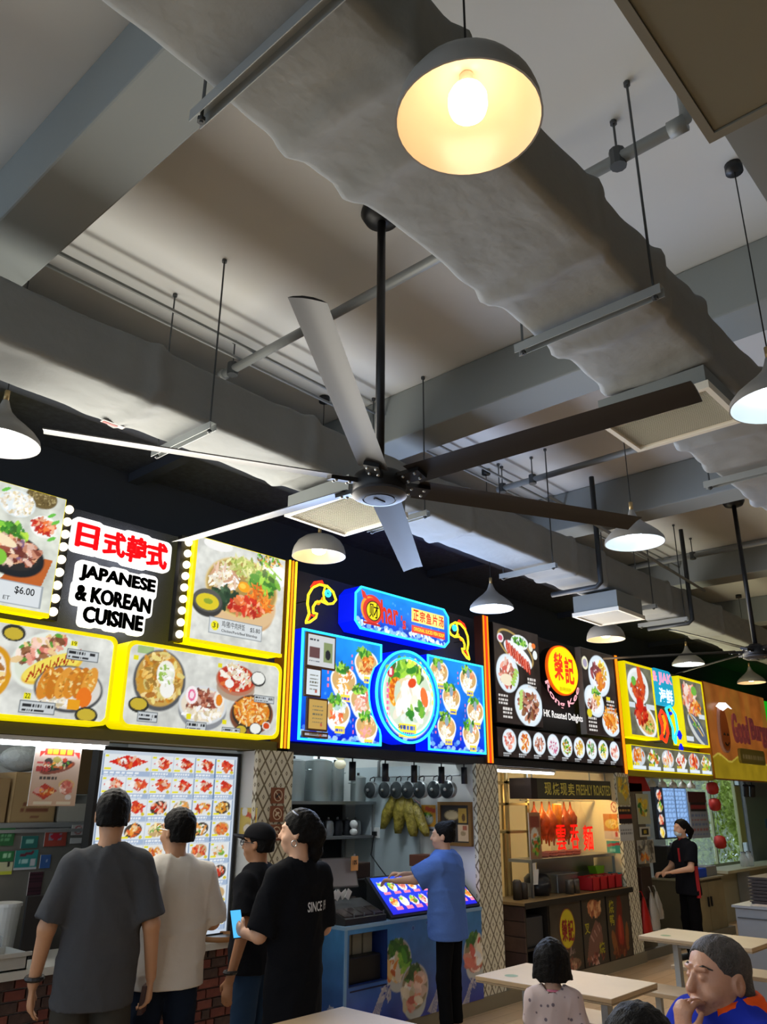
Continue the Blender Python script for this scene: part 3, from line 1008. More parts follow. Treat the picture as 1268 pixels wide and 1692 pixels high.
# lower boxes
c = bg_marble(1.45, .56)
c.ell(.785, .485, .07, .05, '33342f').ell(.785, .48, .055, .035, 'c8b038')
c.ell(.70, .25, .11, .15, 'd89a20').ell(.69, .25, .085, .12, 'f0ece4').blobs(.69, .23, .07, .09, GOLD, 40, .3)
c.ell(1.0, .35, .215, .165, 'e8eee4', .45).ell(1.0, .345, .19, .14, 'dde4d4', .45)
c.blobs(.96, .42, .17, .055, PINK + BROWN[:2] + GREEN[:1] + ['e8c890'], 100, .35, 2, .45)
c.ell(1.05, .31, .20, .07, 'e8c040', .45).ell(1.045, .32, .19, .06, 'f2de60', .45)
for k in range(7):
    a_ = .90 + k * .045
    c.line([(a_, .215 + k * .024), (a_ + .02, .275 + k * .024), (a_ + .035, .25 + k * .024), (a_ + .04, .31 + k * .022)], .008, 'b03818')
c.ell(1.17, .20, .22, .14, '4a4c50').ell(1.17, .205, .205, .125, 'dcd8d0').blobs(1.12, .12, .14, .03, PALE, 40, .4)
for k in range(6):
    c.ell(1.02 + k * .055, .22 + .006 * k, .045, .10, ['d88a2a', 'c87820', 'e09a3a'][k % 3], -.3).blobs(1.02 + k * .055, .22 + .006 * k, .03, .08, GOLD, 14, .3)
c.ell(1.27, .16, .05, .06, 'e87820').rect(1.17, 1.25, .08, .14, 'e8a020')
c.ell(1.30, .055, .075, .05, '33342f').ell(1.30, .058, .06, .035, 'c8b038')
c.tagbox(1.12, .375, .21, .07).tagbox(.88, .04, .22, .07)
c.rect(1.14, 1.18, .46, .49, 'e8e020').rect(.9, .94, .12, .155, 'e8e020')
t = lightbox('menu_lightbox', 'yellow rimmed lit menu box with omelette rice 19 and cutlet 22', rrect(1.18, 2.63, 2.135, 2.69, .05), c, 1.18, 2.135, edge=M_YELLOW, trim=M_YELLOW, tw=.022, depth=.14, glow=GLOWD)
text_fit('number', '19', 2.325, 2.355, 2.598, 2.623, 4.694, M_TEXT, t)
text_fit('number', '22', 2.085, 2.115, 2.258, 2.286, 4.694, M_TEXT, t)

c = bg_marble(1.32, .55)
c.rect(.08, .2, .48, .53, '8ab84a', .7)
c.ell(.27, .32, .20, .20, '55585c').ell(.27, .33, .18, .18, 'c8a050').blobs(.27, .33, .165, .165, GOLD + ['a88038', 'e0d080'], 170, .12)
c.ell(.31, .37, .07, .085, 'f0f0e4').ell(.33, .27, .055, .06, 'f4f4ee').blobs(.31, .36, .06, .07, ['e8ecd8', '9ac050', 'ffffff'], 40, .2)
c.ell(.13, .15, .075, .05, '33342f').ell(.13, .155, .06, .037, 'c8b038')
c.ell(.63, .16, .20, .14, '8a8e94').ell(.63, .19, .20, .13, 'd8dcde').ell(.63, .19, .18, .11, 'e8dcc8').blobs(.62, .21, .13, .08, MEAT, 110, .2).blobs(.63, .13, .16, .035, PALE, 60, .5)
c.ell(.53, .25, .05, .06, 'f8f0f2').ell(.53, .25, .03, .04, 'e86a9a').ell(.53, .25, .018, .025, 'f8e0ea').ell(.76, .24, .045, .06, 'f0ece0').ell(.76, .235, .028, .04, 'e88a20')
c.ell(.90, .33, .17, .09, 'b09a86').ell(.90, .39, .18, .11, 'b87a60').ell(.90, .40, .165, .095, 'c83c20').blobs(.90, .40, .14, .08, RED + PALE[:2], 80, .25).blobs(.92, .44, .11, .035, PALE, 50, .4, 5, -.4).ell(.84, .36, .04, .03, 'f4f2ee')
c.ell(1.10, .42, .07, .055, '3c3c3a').ell(1.10, .425, .06, .045, 'eef0ea')
c.ell(1.06, .16, .20, .14, '7a4a34', .1).ell(1.06, .175, .18, .12, '2e2c2a', .1).ell(1.06, .18, .165, .105, 'd88a28').blobs(1.06, .18, .15, .095, ORANGE + ['f0d8a0'], 130, .15, 4)
c.ell(.97, .045, .055, .038, '33342f').ell(.97, .048, .045, .028, 'c8b038').ell(1.10, .06, .06, .045, '3c3c3a').ell(1.10, .065, .05, .036, 'eef0ea').ell(1.20, .09, .04, .03, 'e8e4de').ell(1.20, .09, .03, .022, 'd04a20')
c.tagbox(.13, .045, .15, .065).tagbox(.50, .015, .17, .06).tagbox(1.07, .25, .19, .055).tagbox(.80, .005, .16, .055)
for x, z in ((.055, .43), (.50, .09), (.73, .46), (.80, .075)):
    c.rect(x, x + .035, z, z + .032, 'e8e020')
t = lightbox('menu_lightbox', 'yellow rimmed lit menu box with fried rice and noodle bowls', rrect(2.70, 4.02, 2.135, 2.69, .06), c, 2.70, 2.135, edge=M_YELLOW, trim=M_YELLOW, tw=.022, depth=.17, glow=GLOWD)

def neon_strip(x, z0, z1, cols, label):
    t = thing('neon_strip', label, 'neon light', (x, 4.68, z0), 'upright neon strips between the stalls')
    n = len(cols)
    MB().box(x - .055, x + .055, 4.70, 4.80, z0, z1).go('backing', mat('neon_back', '5a2a10', 0.5), t)
    for i, m in enumerate(cols):
        xx = x + (i - (n - 1) / 2) * .034
        MB().box(xx - .006, xx + .006, 4.688, 4.70, z0, z1).go('neon_tube', m, t)
neon_strip(4.085, 2.075, 3.53, [M_NYEL, M_NORG, M_NYEL], 'upright yellow neon strip beside the first stall signs')
neon_strip(6.745, 2.07, 3.53, [M_NORG, M_NRED, M_NORG], 'upright orange neon strip beside the fish soup signs')
neon_strip(9.635, 2.05, 3.5, [M_NORG, M_NORG], 'upright orange neon strip beside the roast stall signs')

# --- second stall: fish soup
def bg_sea(w, h, px=.007):
    c = Canvas(w, h, px)
    c.grad('1f8fe8', '0414c8')
    c.noise(.5, .15)
    for _ in range(int(40 * w * h) + 6):
        c.ell(c.rg.rand() * w, c.rg.rand() * h * .8, .012, .012, '5ab0f8', al=.5)
    for k in range(int(w / .03)):
        x = k * .03 + c.rg.rand() * .02
        c.ell(x, .01 + .05 * c.rg.rand() * (1 + math.sin(k)), .03, .02, ['7ab8f0', 'a8d0f4', '4a80e0'][k % 3], al=.8)
    return c

def soup(c, x, z, r, pal, lab=True, side=1):
    c.bowl(x, z, r, pal, depth=.6, tilt=.75, n=70)
    c.blobs(x - r * .2, z + r * .62, r * .55, r * .28, GREEN, 28, .45)
    if lab:
        c.rect(x - r * .2, x + r * .55, z - r * 1.15, z - r * .78, 'f0d848').bars(x - r * .15, x + r * .5, z - r * 1.05, r * .14, '3a50c0', 5)
        c.bars(x - r * 1.25, x - r * 1.12, z - r * .5, r * .18, 'e86a8a', 1).bars(x - r * 1.25, x - r * 1.12, z - r * .15, r * .18, 'f08aa8', 1).bars(x - r * 1.25, x - r * 1.12, z + r * .2, r * .18, 'e86a8a', 1)

FI = [['f2f2ee', 'e0e8e6', 'f8d8c8'], ['e88a4a', 'd86a30', 'f0b080']]
c = bg_sea(.95, .86)
soup(c, .75, .67, .145, [['e88a2a', 'd06a20', 'f0b860'], ['e8c070', 'c85a20']])
soup(c, .48, .50, .150, [['e8a040', 'f4f0e8', 'd88030'], ['f8f8f4', 'e8b050']])
soup(c, .70, .36, .145, [['f0f0ec', 'e89078', 'd86a58'], ['e8a890', 'f4d8c8']])
soup(c, .42, .24, .145, [['f0f4f2', 'd8e4e4', 'a8c8c0'], ['f4f4f2', 'e86a3a']])
soup(c, .76, .15, .135, [['e0b070', 'c89050', 'f0d8a8'], ['e8a0a0', 'd8a868']])
pl = [(4.215, 2.145), (5.155, 2.145), (5.155, 2.23)] + [(5.47 + .455 * math.cos(a) * 1.03, 2.58 + .425 * math.sin(a)) for a in np.linspace(math.radians(225), math.radians(150), 9)] + [(5.155, 2.86), (5.155, 3.005), (4.215, 3.005)]
t = lightbox('menu_lightbox', 'blue lit fish soup menu panel with framed notices', pl, c, 4.215, 2.145, edge=M_BLUE, trim=M_CYAN, tw=.016, glow=GLOWB, depth=.15)
MW = mat('brown_frame', '7a5232', 0.5)
for nm, x0, x1, z0, z1, col, rz in (('news clipping', 4.235, 4.56, 2.70, 2.975, 'd4d8da', -.02), ('certificate', 4.235, 4.41, 2.472, 2.698, 'dfe8ee', -.04), ('gold certificate', 4.27, 4.49, 2.218, 2.468, 'c8a45a', .05), ('award', 4.235, 4.50, 2.165, 2.212, 'a8a8b8', .0)):
    ft = thing('framed_notice', 'brown framed %s hung on the blue menu panel' % nm, 'picture frame', ((x0 + x1) / 2, 4.69, z0), 'notices on the fish soup panel')
    MB().box(x0, x1, 4.665, 4.685, z0, z1).go('frame', MW, ft)
    q = Canvas(x1 - x0 - .03, z1 - z0 - .03, .007, col)
    if nm == 'news clipping':
        q.rect(.02, .13, .06, .15, '6a4a4a').rect(.17, .27, .04, .2, '8a9a6a').bars(.02, .13, .2, .015, '303844', 3).bars(.02, .13, .03, .012, '505864', 8).ell(.22, .1, .03, .04, '2a2a30')
    else:
        for k in range(5):
            q.bars(q.w * .2, q.w * .8, q.h * (.2 + .14 * k), .008, '6a6a5a', 6)
        q.ell(q.w * .7, q.h * .15, .012, .012, 'c05a4a')
    q.sheet('notice_print', on_y(x0 + .015, z0 + .015, 4.662), GLOWD, ft)

c = bg_sea(.90, .86)
cx, cz = .45, .44
c.ell(cx, cz - .08, .33, .28, 'dfe6ea').ell(cx, cz, .36, .33, 'f6f8f8', -.4).ell(cx, cz, .33, .30, 'c9d8c0', -.4)
c.blobs(cx - .03, cz + .18, .22, .12, GREEN + ['b8e048', '9ad03a'], 90, .35)
c.ell(cx - .16, cz + .02, .11, .13, 'e8a020').blobs(cx - .16, cz + .02, .09, .11, ORANGE, 50, .2)
c.blobs(cx + .03, cz - .06, .22, .17, PALE + ['e8f0ec', 'c8dcc8'], 60, .38)
c.blobs(cx + .12, cz - .14, .12, .07, GREEN, 14, .5).ell(cx + .22, cz + .01, .05, .09, 'e8743a', .3).ell(cx + .05, cz + .12, .06, .04, 'd84a20', .4)
for k in range(8):
    a = math.radians(95 - k * 14)
    c.ell(cx + .30 * math.cos(a) + .05, cz + .33 * math.sin(a) - .01, .022, .03, 'f4e060')
c.ell(cx - .24, cz + .19, .045, .05, 'c03040').rect(cx - .255, cx - .225, cz + .16, cz + .22, 'f0d8d8')
for k in range(7):
    c.bars(cx - .29, cx - .25, cz + .06 - k * .05, .03, 'f070a0', 1)
c.rect(cx - .13, cx + .10, cz - .35, cz - .24, 'f4e040').bars(cx - .11, cx + .08, cz - .285, .03, '4060c8', 4).bars(cx - .11, cx + .08, cz - .33, .02, '4060c8', 8)
circ = [(5.47 + .43 * math.cos(a), 2.585 + .405 * math.sin(a)) for a in np.linspace(0, 2 * math.pi, 48, endpoint=False)]
t = lightbox('menu_lightbox', 'round blue lit sign of a big bowl of sliced fish soup', circ, c, 5.02, 2.145, y=4.66, edge=M_BLUE, trim=M_CYAN, tw=.02, glow=GLOWB, depth=.2)
inner = [(5.47 + .365 * math.cos(a), 2.585 + .343 * math.sin(a)) for a in np.linspace(0, 2 * math.pi, 48, endpoint=False)]
inn2 = [(5.47 + .35 * math.cos(a), 2.585 + .328 * math.sin(a)) for a in np.linspace(0, 2 * math.pi, 48, endpoint=False)]
ring(inner, inn2, 4.650, 4.657).go('inner_neon', M_CYAN, t)
text_fit('price', '$6.00', 5.32, 5.42, 2.30, 2.335, 4.652, M_TEXT, t, .01)

c = bg_sea(.95, .86)
for i, (x, z) in enumerate(((.20, .72), (.66, .70), (.38, .50), (.76, .40), (.30, .22), (.68, .18))):
    soup(c, x, z, .140, [[['e8b070', 'c87838', 'f0d8b0'], ['f0ece4', 'e88a5a', 'd8a078']][i % 2], PALE])
    c.ell(x, z + .05, .028, .045, '8aa0b0')
pl = [(5.79, 2.145), (6.675, 2.145), (6.675, 3.005), (5.79, 3.005), (5.79, 2.88)] + [(5.47 + .455 * math.cos(a), 2.585 + .425 * math.sin(a)) for a in np.linspace(math.radians(38), math.radians(-38), 9)] + [(5.79, 2.27)]
t = lightbox('menu_lightbox', 'blue lit fish soup menu panel with six bowls', pl, c, 5.765, 2.145, edge=M_BLUE, trim=M_CYAN, tw=.016, glow=GLOWB, depth=.15)

# name sign, octagonal
c = bg_sea(1.32, .385, .005)
for k in range(70):
    x = c.rg.rand() * 1.32
    c.ell(x, .035 + .03 * c.rg.rand() + .02 * math.sin(x * 9), .022, .012, ['c8e4f8', '8ac0f0', 'e8f4fc'][k % 3], c.rg.rand() * 3)
c.ell(.22, .20, .14, .13, 'd83a2c').ell(.20, .20, .12, .11, 'f0a030').ell(.23, .19, .125, .115, 'd83a2c').ell(.24, .19, .095, .09, '1a1a14').ell(.24, .19, .085, .08, 'e8d820')
c.poly([(.08, .36), (.13, .34), (.17, .28), (.10, .29)], 'd83a2c').line([(.32, .07), (.12, .07)], .02, 'b82a28')
c.rect(.76, 1.24, .185, .31, 'f4e878').rect(.76, 1.25, .085, .15, 'd84030')
octo = [(4.86, 3.095), (6.03, 3.095), (6.10, 3.16), (6.10, 3.405), (6.03, 3.475), (4.86, 3.475), (4.79, 3.405), (4.79, 3.16)]
t = lightbox('stall_name_sign', 'blue octagonal lit name sign of the fish soup stall', octo, c, 4.785, 3.09, y=4.68, edge=M_BLUE, trim=M_CYAN, tw=.014, glow=GLOWB, depth=.2)
RC = mat('sign_red_print', 'd83018', 0.5, emis='e83a1c', es=.9)
KC = mat('sign_black_print', '12120c', 0.5)
YC = mat('sign_yellow_print', 'f8e020', 0.5, emis='f8e020', es=.9)
text_fit('emblem_character', '财', 4.965, 5.085, 3.215, 3.345, 4.674, KC, t, .008)
text_fit('name_lettering', 'har', 5.13, 5.36, 3.19, 3.40, 4.674, RC, t, .03, shear=-.1)
text_fit('name_lettering', "'s", 5.385, 5.455, 3.18, 3.30, 4.674, RC, t, .03)
for i, s in enumerate('正宗鱼片汤'):
    x = 5.56 + i * .094
    text_fit('red_character', s, x, x + .08, 3.285, 3.39, 4.674, RC, t, .03)
text_fit('subtitle', 'ORIGINAL SLICED FISH SOUP', 5.565, 6.02, 3.19, 3.225, 4.674, YC, t, .03)

def neon_fish(x0, x1, z0, z1, flip, label):
    t = thing('neon_fish', label, 'neon light', ((x0 + x1) / 2, 4.84, z0), 'leaping neon fish')
    w, h = x1 - x0, z1 - z0
    def P(u, v):
        return ((x0 + (1 - u if flip else u) * w), 4.73, z0 + v * h)
    body = [(.12, .22), (.05, .42), (.07, .62), (.2, .8), (.42, .91), (.68, .92), (.9, .82), (1, .66), (.9, .56), (.72, .52), (.5, .55), (.33, .5), (.24, .38), (.25, .25)]
    MB().tube([P(*p) for p in body], .011, 6).go('body_tube', M_NYEL, t, True)
    MB().tube([P(*p) for p in ((.12, .22), (.03, .03), (.02, .0), (.14, .03), (.34, .16), (.38, .25), (.25, .25))], .011, 6).go('tail_tube', M_NYEL, t, True)
    MB().tube([P(*p) for p in ((.62, .9), (.56, .74), (.6, .6), (.72, .53))], .009, 6).go('gill_tube', M_NYEL, t, True)
    MB().tube([P(*p) for p in ((.15, .8), (.25, .93), (.5, 1.0), (.55, .93))], .009, 6).go('fin_tube', M_NRED, t, True)
    for k in range(4):
        MB().tube([P(.22 + k * .08, .84 + k * .022), P(.28 + k * .07, .93 + k * .015)], .006, 5).go('fin_ray', M_NRED, t)
    MB().tube([P(*p) for p in ((.38, .54), (.32, .46), (.42, .47), (.5, .55), (.54, .63))], .008, 6).go('belly_fin_tube', M_NORG, t, True)
    MB().tube([P(*p) for p in ((.1, .08), (.18, .2), (.3, .18))], .007, 6).go('tail_ray', M_NRED, t, True)
    for u, v in ((.1, .5), (.75, .6)):
        MB().tube([P(u, v), (P(u, v)[0], 4.899, P(u, v)[2])], .004, 5).go('mount_pin', M_BLKP, t)
    MB().tube([P(.72 + .07 * math.cos(a), .76 + .06 * math.sin(a)) for a in np.linspace(0, 2 * math.pi, 11)], .012, 6).go('eye', M_CYAN, t, True)
neon_fish(4.27, 4.61, 3.06, 3.44, False, 'yellow neon fish outline near the first stall')
neon_fish(6.17, 6.50, 3.05, 3.42, True, 'yellow neon fish outline near the orange neon strip')

# --- third stall: roast meats
def bg_slate(w, h, px=.007, c0='2a2220'):
    c = Canvas(w, h, px, c0)
    return c.noise(.9, .12)
def wplate(c, x, z, rx, rz, foods, rot=0, **k):
    c.plate(x, z, rx, rz, foods, 'dceaf4', rot, inner='eef4f8', **k)
c = bg_slate(.89, 1.03)
c.ell(.42, .80, .36, .15, 'b89a58', -.35).ell(.42, .80, .335, .13, '3a3430', -.35).ell(.5, .88, .17, .08, 'e8f0f4').blobs(.5, .88, .14, .055, GREEN, 50, .3)
c.ell(.46, .74, .28, .10, 'eef4f8', -.35)
for k in range(9):
    c.ell(.26 + k * .05, .80 - k * .022, .03, .075, ['c03020', 'd85038', 'a82818'][k % 3], .2)
    c.line([(.25 + k * .05, .86 - k * .022), (.27 + k * .05, .74 - k * .022)], .006, 'f0b0a0')
c.ell(.72, .86, .045, .05, 'e8e8d8').ell(.80, .78, .045, .05, 'e8f0f0').ell(.78, .88, .04, .03, 'e87830')
c.ell(.13, .88, .06, .05, 'e8e0e4').ell(.13, .88, .04, .03, 'd05070')
wplate(c, .24, .52, .21, .20, [PINK + MEAT])
c.ell(.22, .45, .12, .06, 'f0e4c8')
for k in range(5):
    c.ell(.33 + .02 * k, .42 + .035 * k, .045, .02, 'a8d060', -.5)
wplate(c, .62, .22, .27, .22, [MEAT + BROWN])
for k in range(6):
    c.ell(.46 + .005 * k, .18 + .035 * k, .04, .018, 'b8d878', .4)
for x, z, n in ((.62, .49, 3), (.05, .27, 3), (.12, .14, 3)):
    for k in range(n):
        c.bars(x, x + .17, z - k * .04, .022, 'd8d4d0', 4)
lightbox('menu_lightbox', 'dark lit menu panel with three plates of roast meat', [(6.885, 2.465), (7.775, 2.465), (7.775, 3.495), (6.885, 3.495)], c, 6.885, 2.465, edge=M_BLKP, depth=.17, tw=.008)
t = thing('stall_name_sign', 'round yellow lit emblem sign with red characters over Rong Kee lettering', 'sign', (8.27, 4.8, 2.5))
MB().box(7.78, 8.72, 4.83, 4.86, 2.465, 3.47).go('black_board', M_DARK, t)
cir = [(8.28 + .345 * math.cos(a), 3.15 + .285 * math.sin(a)) for a in np.linspace(0, 2 * math.pi, 48, endpoint=False)]
MB().prism([((x - 8.28) * .97 + 8.28, (z - 3.15) * .97 + 3.15) for x, z in cir], 4.73, 4.83).go('emblem_drum', M_BLKP, t)
MB().prism(cir, 4.70, 4.73).go('emblem_rim', mat('emblem_orange', 'd85a10', 0.5, emis='e85a10', es=.9), t)
MB().prism([((x - 8.28) * .94 + 8.28, (z - 3.15) * .94 + 3.15) for x, z in cir], 4.692, 4.70).go('emblem_disc', mat('emblem_yellow', 'f6ee10', 0.5, emis='f4ec0a', es=.95), t)
text_fit('emblem_character', '榮', 8.06, 8.27, 3.02, 3.34, 4.690, RC, t, .03)
text_fit('emblem_character', '記', 8.30, 8.51, 3.0, 3.32, 4.690, RC, t, .03)
text_fit('emblem_small_print', '香港烧腊', 8.15, 8.42, 2.905, 2.955, 4.690, mat('emblem_olive', 'a89010', 0.5, emis='a89010', es=.5), t, .005)
PK = mat('lit_pink', 'ffc8d4', 0.5, emis='f8b0c0', es=.95)
def arc(s0, s1):
    def fn(a, b):
        u = (a - 7.98) / .6
        th = math.radians(200 + 140 * u)
        r = .335 + (2.70 - b)
        return (8.28 + r * math.cos(th) * 1.0, 4.72, 3.12 + r * math.sin(th) * .95)
    return fn
text_fit('name_lettering', 'Rong Kee', 7.98, 8.58, 2.60, 2.70, 4.8, PK, t, .02, fn=arc(0, 1))
text_fit('subtitle', 'HK Roasted Delights', 7.83, 8.69, 2.575, 2.675, 4.72, M_SIGNW, t, .012)

c = bg_slate(.86, 1.03)
c.ell(.08, .84, .075, .08, 'e8e4c8').ell(.08, .84, .05, .05, 'a8a0b8')
wplate(c, .42, .72, .27, .25, [GOLD + YEL, ['a04a50', 'c08088', '7a3a40'], ['e89030', 'd8741c']])
wplate(c, .24, .40, .24, .18, [['e0b030', 'e8c860'], MEAT + PINK], -.3)
c.blobs(.3, .52, .14, .04, GREEN, 30, .4)
wplate(c, .63, .17, .23, .16, [ORANGE])
c.blobs(.63, .22, .17, .13, ORANGE, 70, .22, 4)
for x, z, n in ((.55, .42, 4), (.06, .18, 4)):
    for k in range(n):
        c.bars(x, x + .2, z - k * .045, .024, 'd8d4d0', 4)
c.rect(.55, .65, .44, .48, 'e8d820').ell(.1, .25, .06, .05, 'd8cc30')
lightbox('menu_lightbox', 'dark lit menu panel with a noodle plate and golden fritters', [(8.735, 2.465), (9.57, 2.465), (9.57, 3.49), (8.735, 3.49)], c, 8.735, 2.465, edge=mat('grey_case', 'a0a4a8', .4), depth=.08, tw=.008)
c = bg_slate(2.69, .295)
for i in range(9):
    wplate(c, .22 + i * .285, .165, .125, .115, [[PINK, ORANGE, MEAT, ['e8e0e8', 'c86a90'], GOLD + GREEN, YEL + GOLD, ['e8e8e8', 'd04030', '5a9a3a'], GREEN + YEL, PINK][i]], n=40)
    c.bars(.1 + i * .285, .24 + i * .285, .035, .014, 'c8ccd0', 5).bars(.1 + i * .285, .2 + i * .285, .012, .012, 'a8acb0', 5)
lightbox('menu_lightbox', 'long low lit menu strip with a row of small plates', [(6.88, 2.135), (9.575, 2.135), (9.575, 2.425), (6.88, 2.425)], c, 6.88, 2.135, edge=M_BLKP, depth=.17, tw=.005)

# --- fourth stall: seafood
def bg_stone(w, h, px=.011, c0='6a6a58'):
    c = Canvas(w, h, px, c0)
    return c.noise(.8, .1)
c = bg_stone(.84, .95)
c.ell(.36, .66, .31, .24, 'e8eef0').ell(.36, .66, .26, .19, 'd8e0dc').blobs(.36, .62, .20, .15, ['c8401c', 'd85a28', 'a83018'], 60, .25).ell(.45, .78, .07, .18, 'd05020', .3).ell(.24, .72, .07, .06, '6ab040')
c.ell(.5, .22, .31, .2, 'e8eef0', -.3).ell(.5, .22, .26, .16, 'd8b070', -.3).blobs(.38, .30, .19, .12, ['c82818', 'd84a28', 'a01c14'], 55, .3).ell(.36, .42, .09, .1, 'd02818').blobs(.58, .16, .14, .07, GOLD + GREEN, 40, .3)
c.rect(.03, .22, .37, .44, 'd0dce4').rect(.55, .8, .38, .45, 'd0dce4')
lightbox('menu_lightbox', 'yellow edged lit panel with two lobster plates', [(9.86, 2.505), (10.70, 2.505), (10.70, 3.465), (9.86, 3.465)], c, 9.86, 2.51, edge=M_YELLOW, trim=M_YELLOW, tw=.03, depth=.18)
c = bg_stone(.86, .97)
c.blobs(.36, .64, .24, .22, PINK + ['d8748a', 'e89a50'], 80, .25).ell(.52, .8, .1, .07, '6ab040').blobs(.52, .54, .18, .1, ORANGE, 40, .3)
c.ell(.5, .22, .36, .17, '50586a', -.55).ell(.46, .24, .33, .14, 'c8ccc8', -.55).ell(.5, .24, .34, .085, '586478', -.6).line([(.24, .46), (.66, .16)], .03, 'd8b060').blobs(.46, .3, .12, .05, GREEN, 20, .3)
c.rect(.6, .82, .40, .47, 'd0dce4').rect(.05, .3, .06, .13, 'd0dce4')
lightbox('menu_lightbox', 'yellow edged lit panel with mussels and shellfish', [(11.58, 2.495), (12.45, 2.495), (12.45, 3.465), (11.58, 3.465)], c, 11.585, 2.495, edge=M_YELLOW, trim=M_YELLOW, tw=.03, depth=.18)
c = bg_stone(2.72, .29)
for i in range(6):
    x = .25 + i * .44
    if i % 2:
        c.poly([(x - .2, .15), (x - .05, .27), (x + .2, .17), (x + .06, .03)], 'e8ecee').blobs(x, .15, .13, .08, [GREEN + ORANGE, RED + PALE, GREEN + GOLD][i // 2], 40, .3)
    else:
        c.ell(x, .16, .19, .115, 'c8d0d8').blobs(x, .17, .15, .085, [ORANGE, RED + PALE, RED][i // 2], 40, .3)
    c.rect(x - .18, x + .18, .01, .05, 'e0ecf4').bars(x - .16, x, .055, .025, 'e8d820', 3)
lightbox('menu_lightbox', 'long low lit strip with six seafood dishes', [(9.84, 2.105), (12.45, 2.105), (12.45, 2.41), (9.84, 2.41)], c, 9.78, 2.11, edge=M_YELLOW, depth=.18, tw=.005)
t = thing('neon_sign', 'cyan and pink glowing script sign between the seafood panels', 'neon light', (11.1, 4.84, 3.0))
MB().prism(rrect(10.76, 11.46, 3.0, 3.5, .12, 5), 4.74, 4.80).go('cyan_plate', mat('cyan_plate', '1a9ac0', 0.5, emis='18a8d0', es=.8), t)
text_fit('script_lettering', '& JIAK', 10.79, 11.43, 3.27, 3.46, 4.735, mat('pink_neon', 'ffb0c8', 0.5, emis='ff90b0', es=1.2), t, .03)
text_fit('script_lettering', '海鲜', 10.95, 11.40, 3.03, 3.24, 4.735, M_SIGNW, t, .02)
def neon_blob(name, label, pts, m, r=.016):
    t = thing(name, label, 'neon light', (pts[0][0], 4.84, min(p[1] for p in pts)))
    MB().tube([(x, 4.73, z) for x, z in pts], r, 6).go('tube', m, t, True)
    MB().tube([(pts[1][0], 4.73, pts[1][1]), (pts[1][0], 4.899, pts[1][1])], .005, 5).go('mount_pin', M_BLKP, t)
    return t
tt = neon_blob('neon_lobster', 'red neon lobster outline on the seafood stall board', [(10.86, 2.55), (10.98, 2.5), (11.08, 2.62), (11.06, 2.86), (10.94, 2.92), (10.86, 2.84), (10.92, 2.7), (10.9, 2.6), (10.8, 2.53)], M_NRED, .02)
MB().tube([(10.9, 4.72, 2.6), (11.0, 4.72, 2.75), (10.95, 4.72, 2.85)], .02, 6).go('inner_tube', M_NORG, tt)
tt = neon_blob('neon_fish', 'cyan neon fish outline on the seafood stall board', [(11.1, 2.96), (11.25, 3.0), (11.4, 2.9), (11.42, 2.7), (11.34, 2.62), (11.3, 2.5), (11.24, 2.56), (11.26, 2.7), (11.16, 2.86), (11.1, 2.96)], M_CYAN, .017)
MB().sphere((11.22, 4.72, 2.9), .025, 8, 6).go('eye', M_BLUE, tt)
for k, (x, z) in enumerate(((11.47, 2.62), (11.47, 2.44))):
    tt = neon_blob('neon_drop', 'blue neon drop, the %s of two' % ('upper', 'lower')[k], [(x, z - .05), (x + .04, z), (x, z + .05), (x - .04, z), (x, z - .05)], M_BLUE, .02)

# --- fifth stall: burger board
c = Canvas(2.75, 1.42, .014, 'b4682a')
c.noise(.35, .3)
for k in range(8):
    c.ell(c.rg.rand() * 2.75, .9 + c.rg.rand() * .4, .12, .4, '9a8030', al=.25, soft=.6)
for k in range(60):
    x = k * 2.75 / 59
    c.rect(x, x + .05, 0, .30 + .05 * math.sin(x * 7), 'b09420')
    c.rect(x, x + .05, .29 + .05 * math.sin(x * 7), .32 + .05 * math.sin(x * 7), 'e0c850')
c.noise(.3, .2)
t = thing('stall_name_sign', 'orange burger stall sign board with a smiling emblem', 'sign', (13.8, 4.72, 2.06))
MB().box(12.56, 15.3, 4.72, 4.9, 2.06, 3.5).go('board', mat('orange_board', '9a5a24', 0.6), t)
c.sheet('board_print', on_y(12.56, 2.07, 4.712), print_mat('board_print_lit', .5), t)
em = [(13.05 + .17 * math.cos(a), 2.68 + .2 * math.sin(a) + (.25 * max(0, math.sin(a)) if True else 0)) for a in np.linspace(0, 2 * math.pi, 24, endpoint=False)]
MB().prism([(13.05 + (x - 13.05) * 1.14, 2.75 + (z - 2.75) * 1.12) for x, z in em], 4.66, 4.70).go('emblem_backing', mat('pale_pink', 'd8b0b0', 0.6), t)
MB().prism(em, 4.65, 4.66).go('emblem', mat('emblem_brown', 'b8622a', 0.6), t)
for s in (-1, 1):
    MB().tube([(13.05 + s * .07 + q * .03, 4.645, 2.74 - abs(q) * .03) for q in (-1, 0, 1)], .008, 5).go('emblem_eye', M_INK, t)
MB().tube([(13.05 + .08 * math.cos(a), 4.645, 2.62 + .06 * math.sin(a)) for a in np.linspace(3.5, 6.0, 7)], .009, 5).go('emblem_smile', M_INK, t)
MB().prism([(12.80, 3.13), (13.05, 3.08), (13.3, 3.16), (13.45, 3.14), (13.2, 3.22), (12.95, 3.2)], 4.64, 4.66).go('emblem_flame', M_SIGNW, t)
PKR = mat('pink_red', 'a85a5c', 0.5, emis='a04a50', es=.12)
text_fit('name_lettering', 'Good', 13.38, 14.1, 2.62, 3.08, 4.66, PKR, t, .03, depth=.02)
text_fit('name_lettering', 'Burger', 14.2, 15.25, 2.60, 3.06, 4.66, PKR, t, .03, depth=.02)
MB().prism(rrect(13.6, 14.75, 2.32, 2.55, .05), 4.66, 4.70).go('subtitle_plate', mat('khaki_plate', '9a9048', 0.6), t)
c = Canvas(1.0, .15, .02, '9a9048')
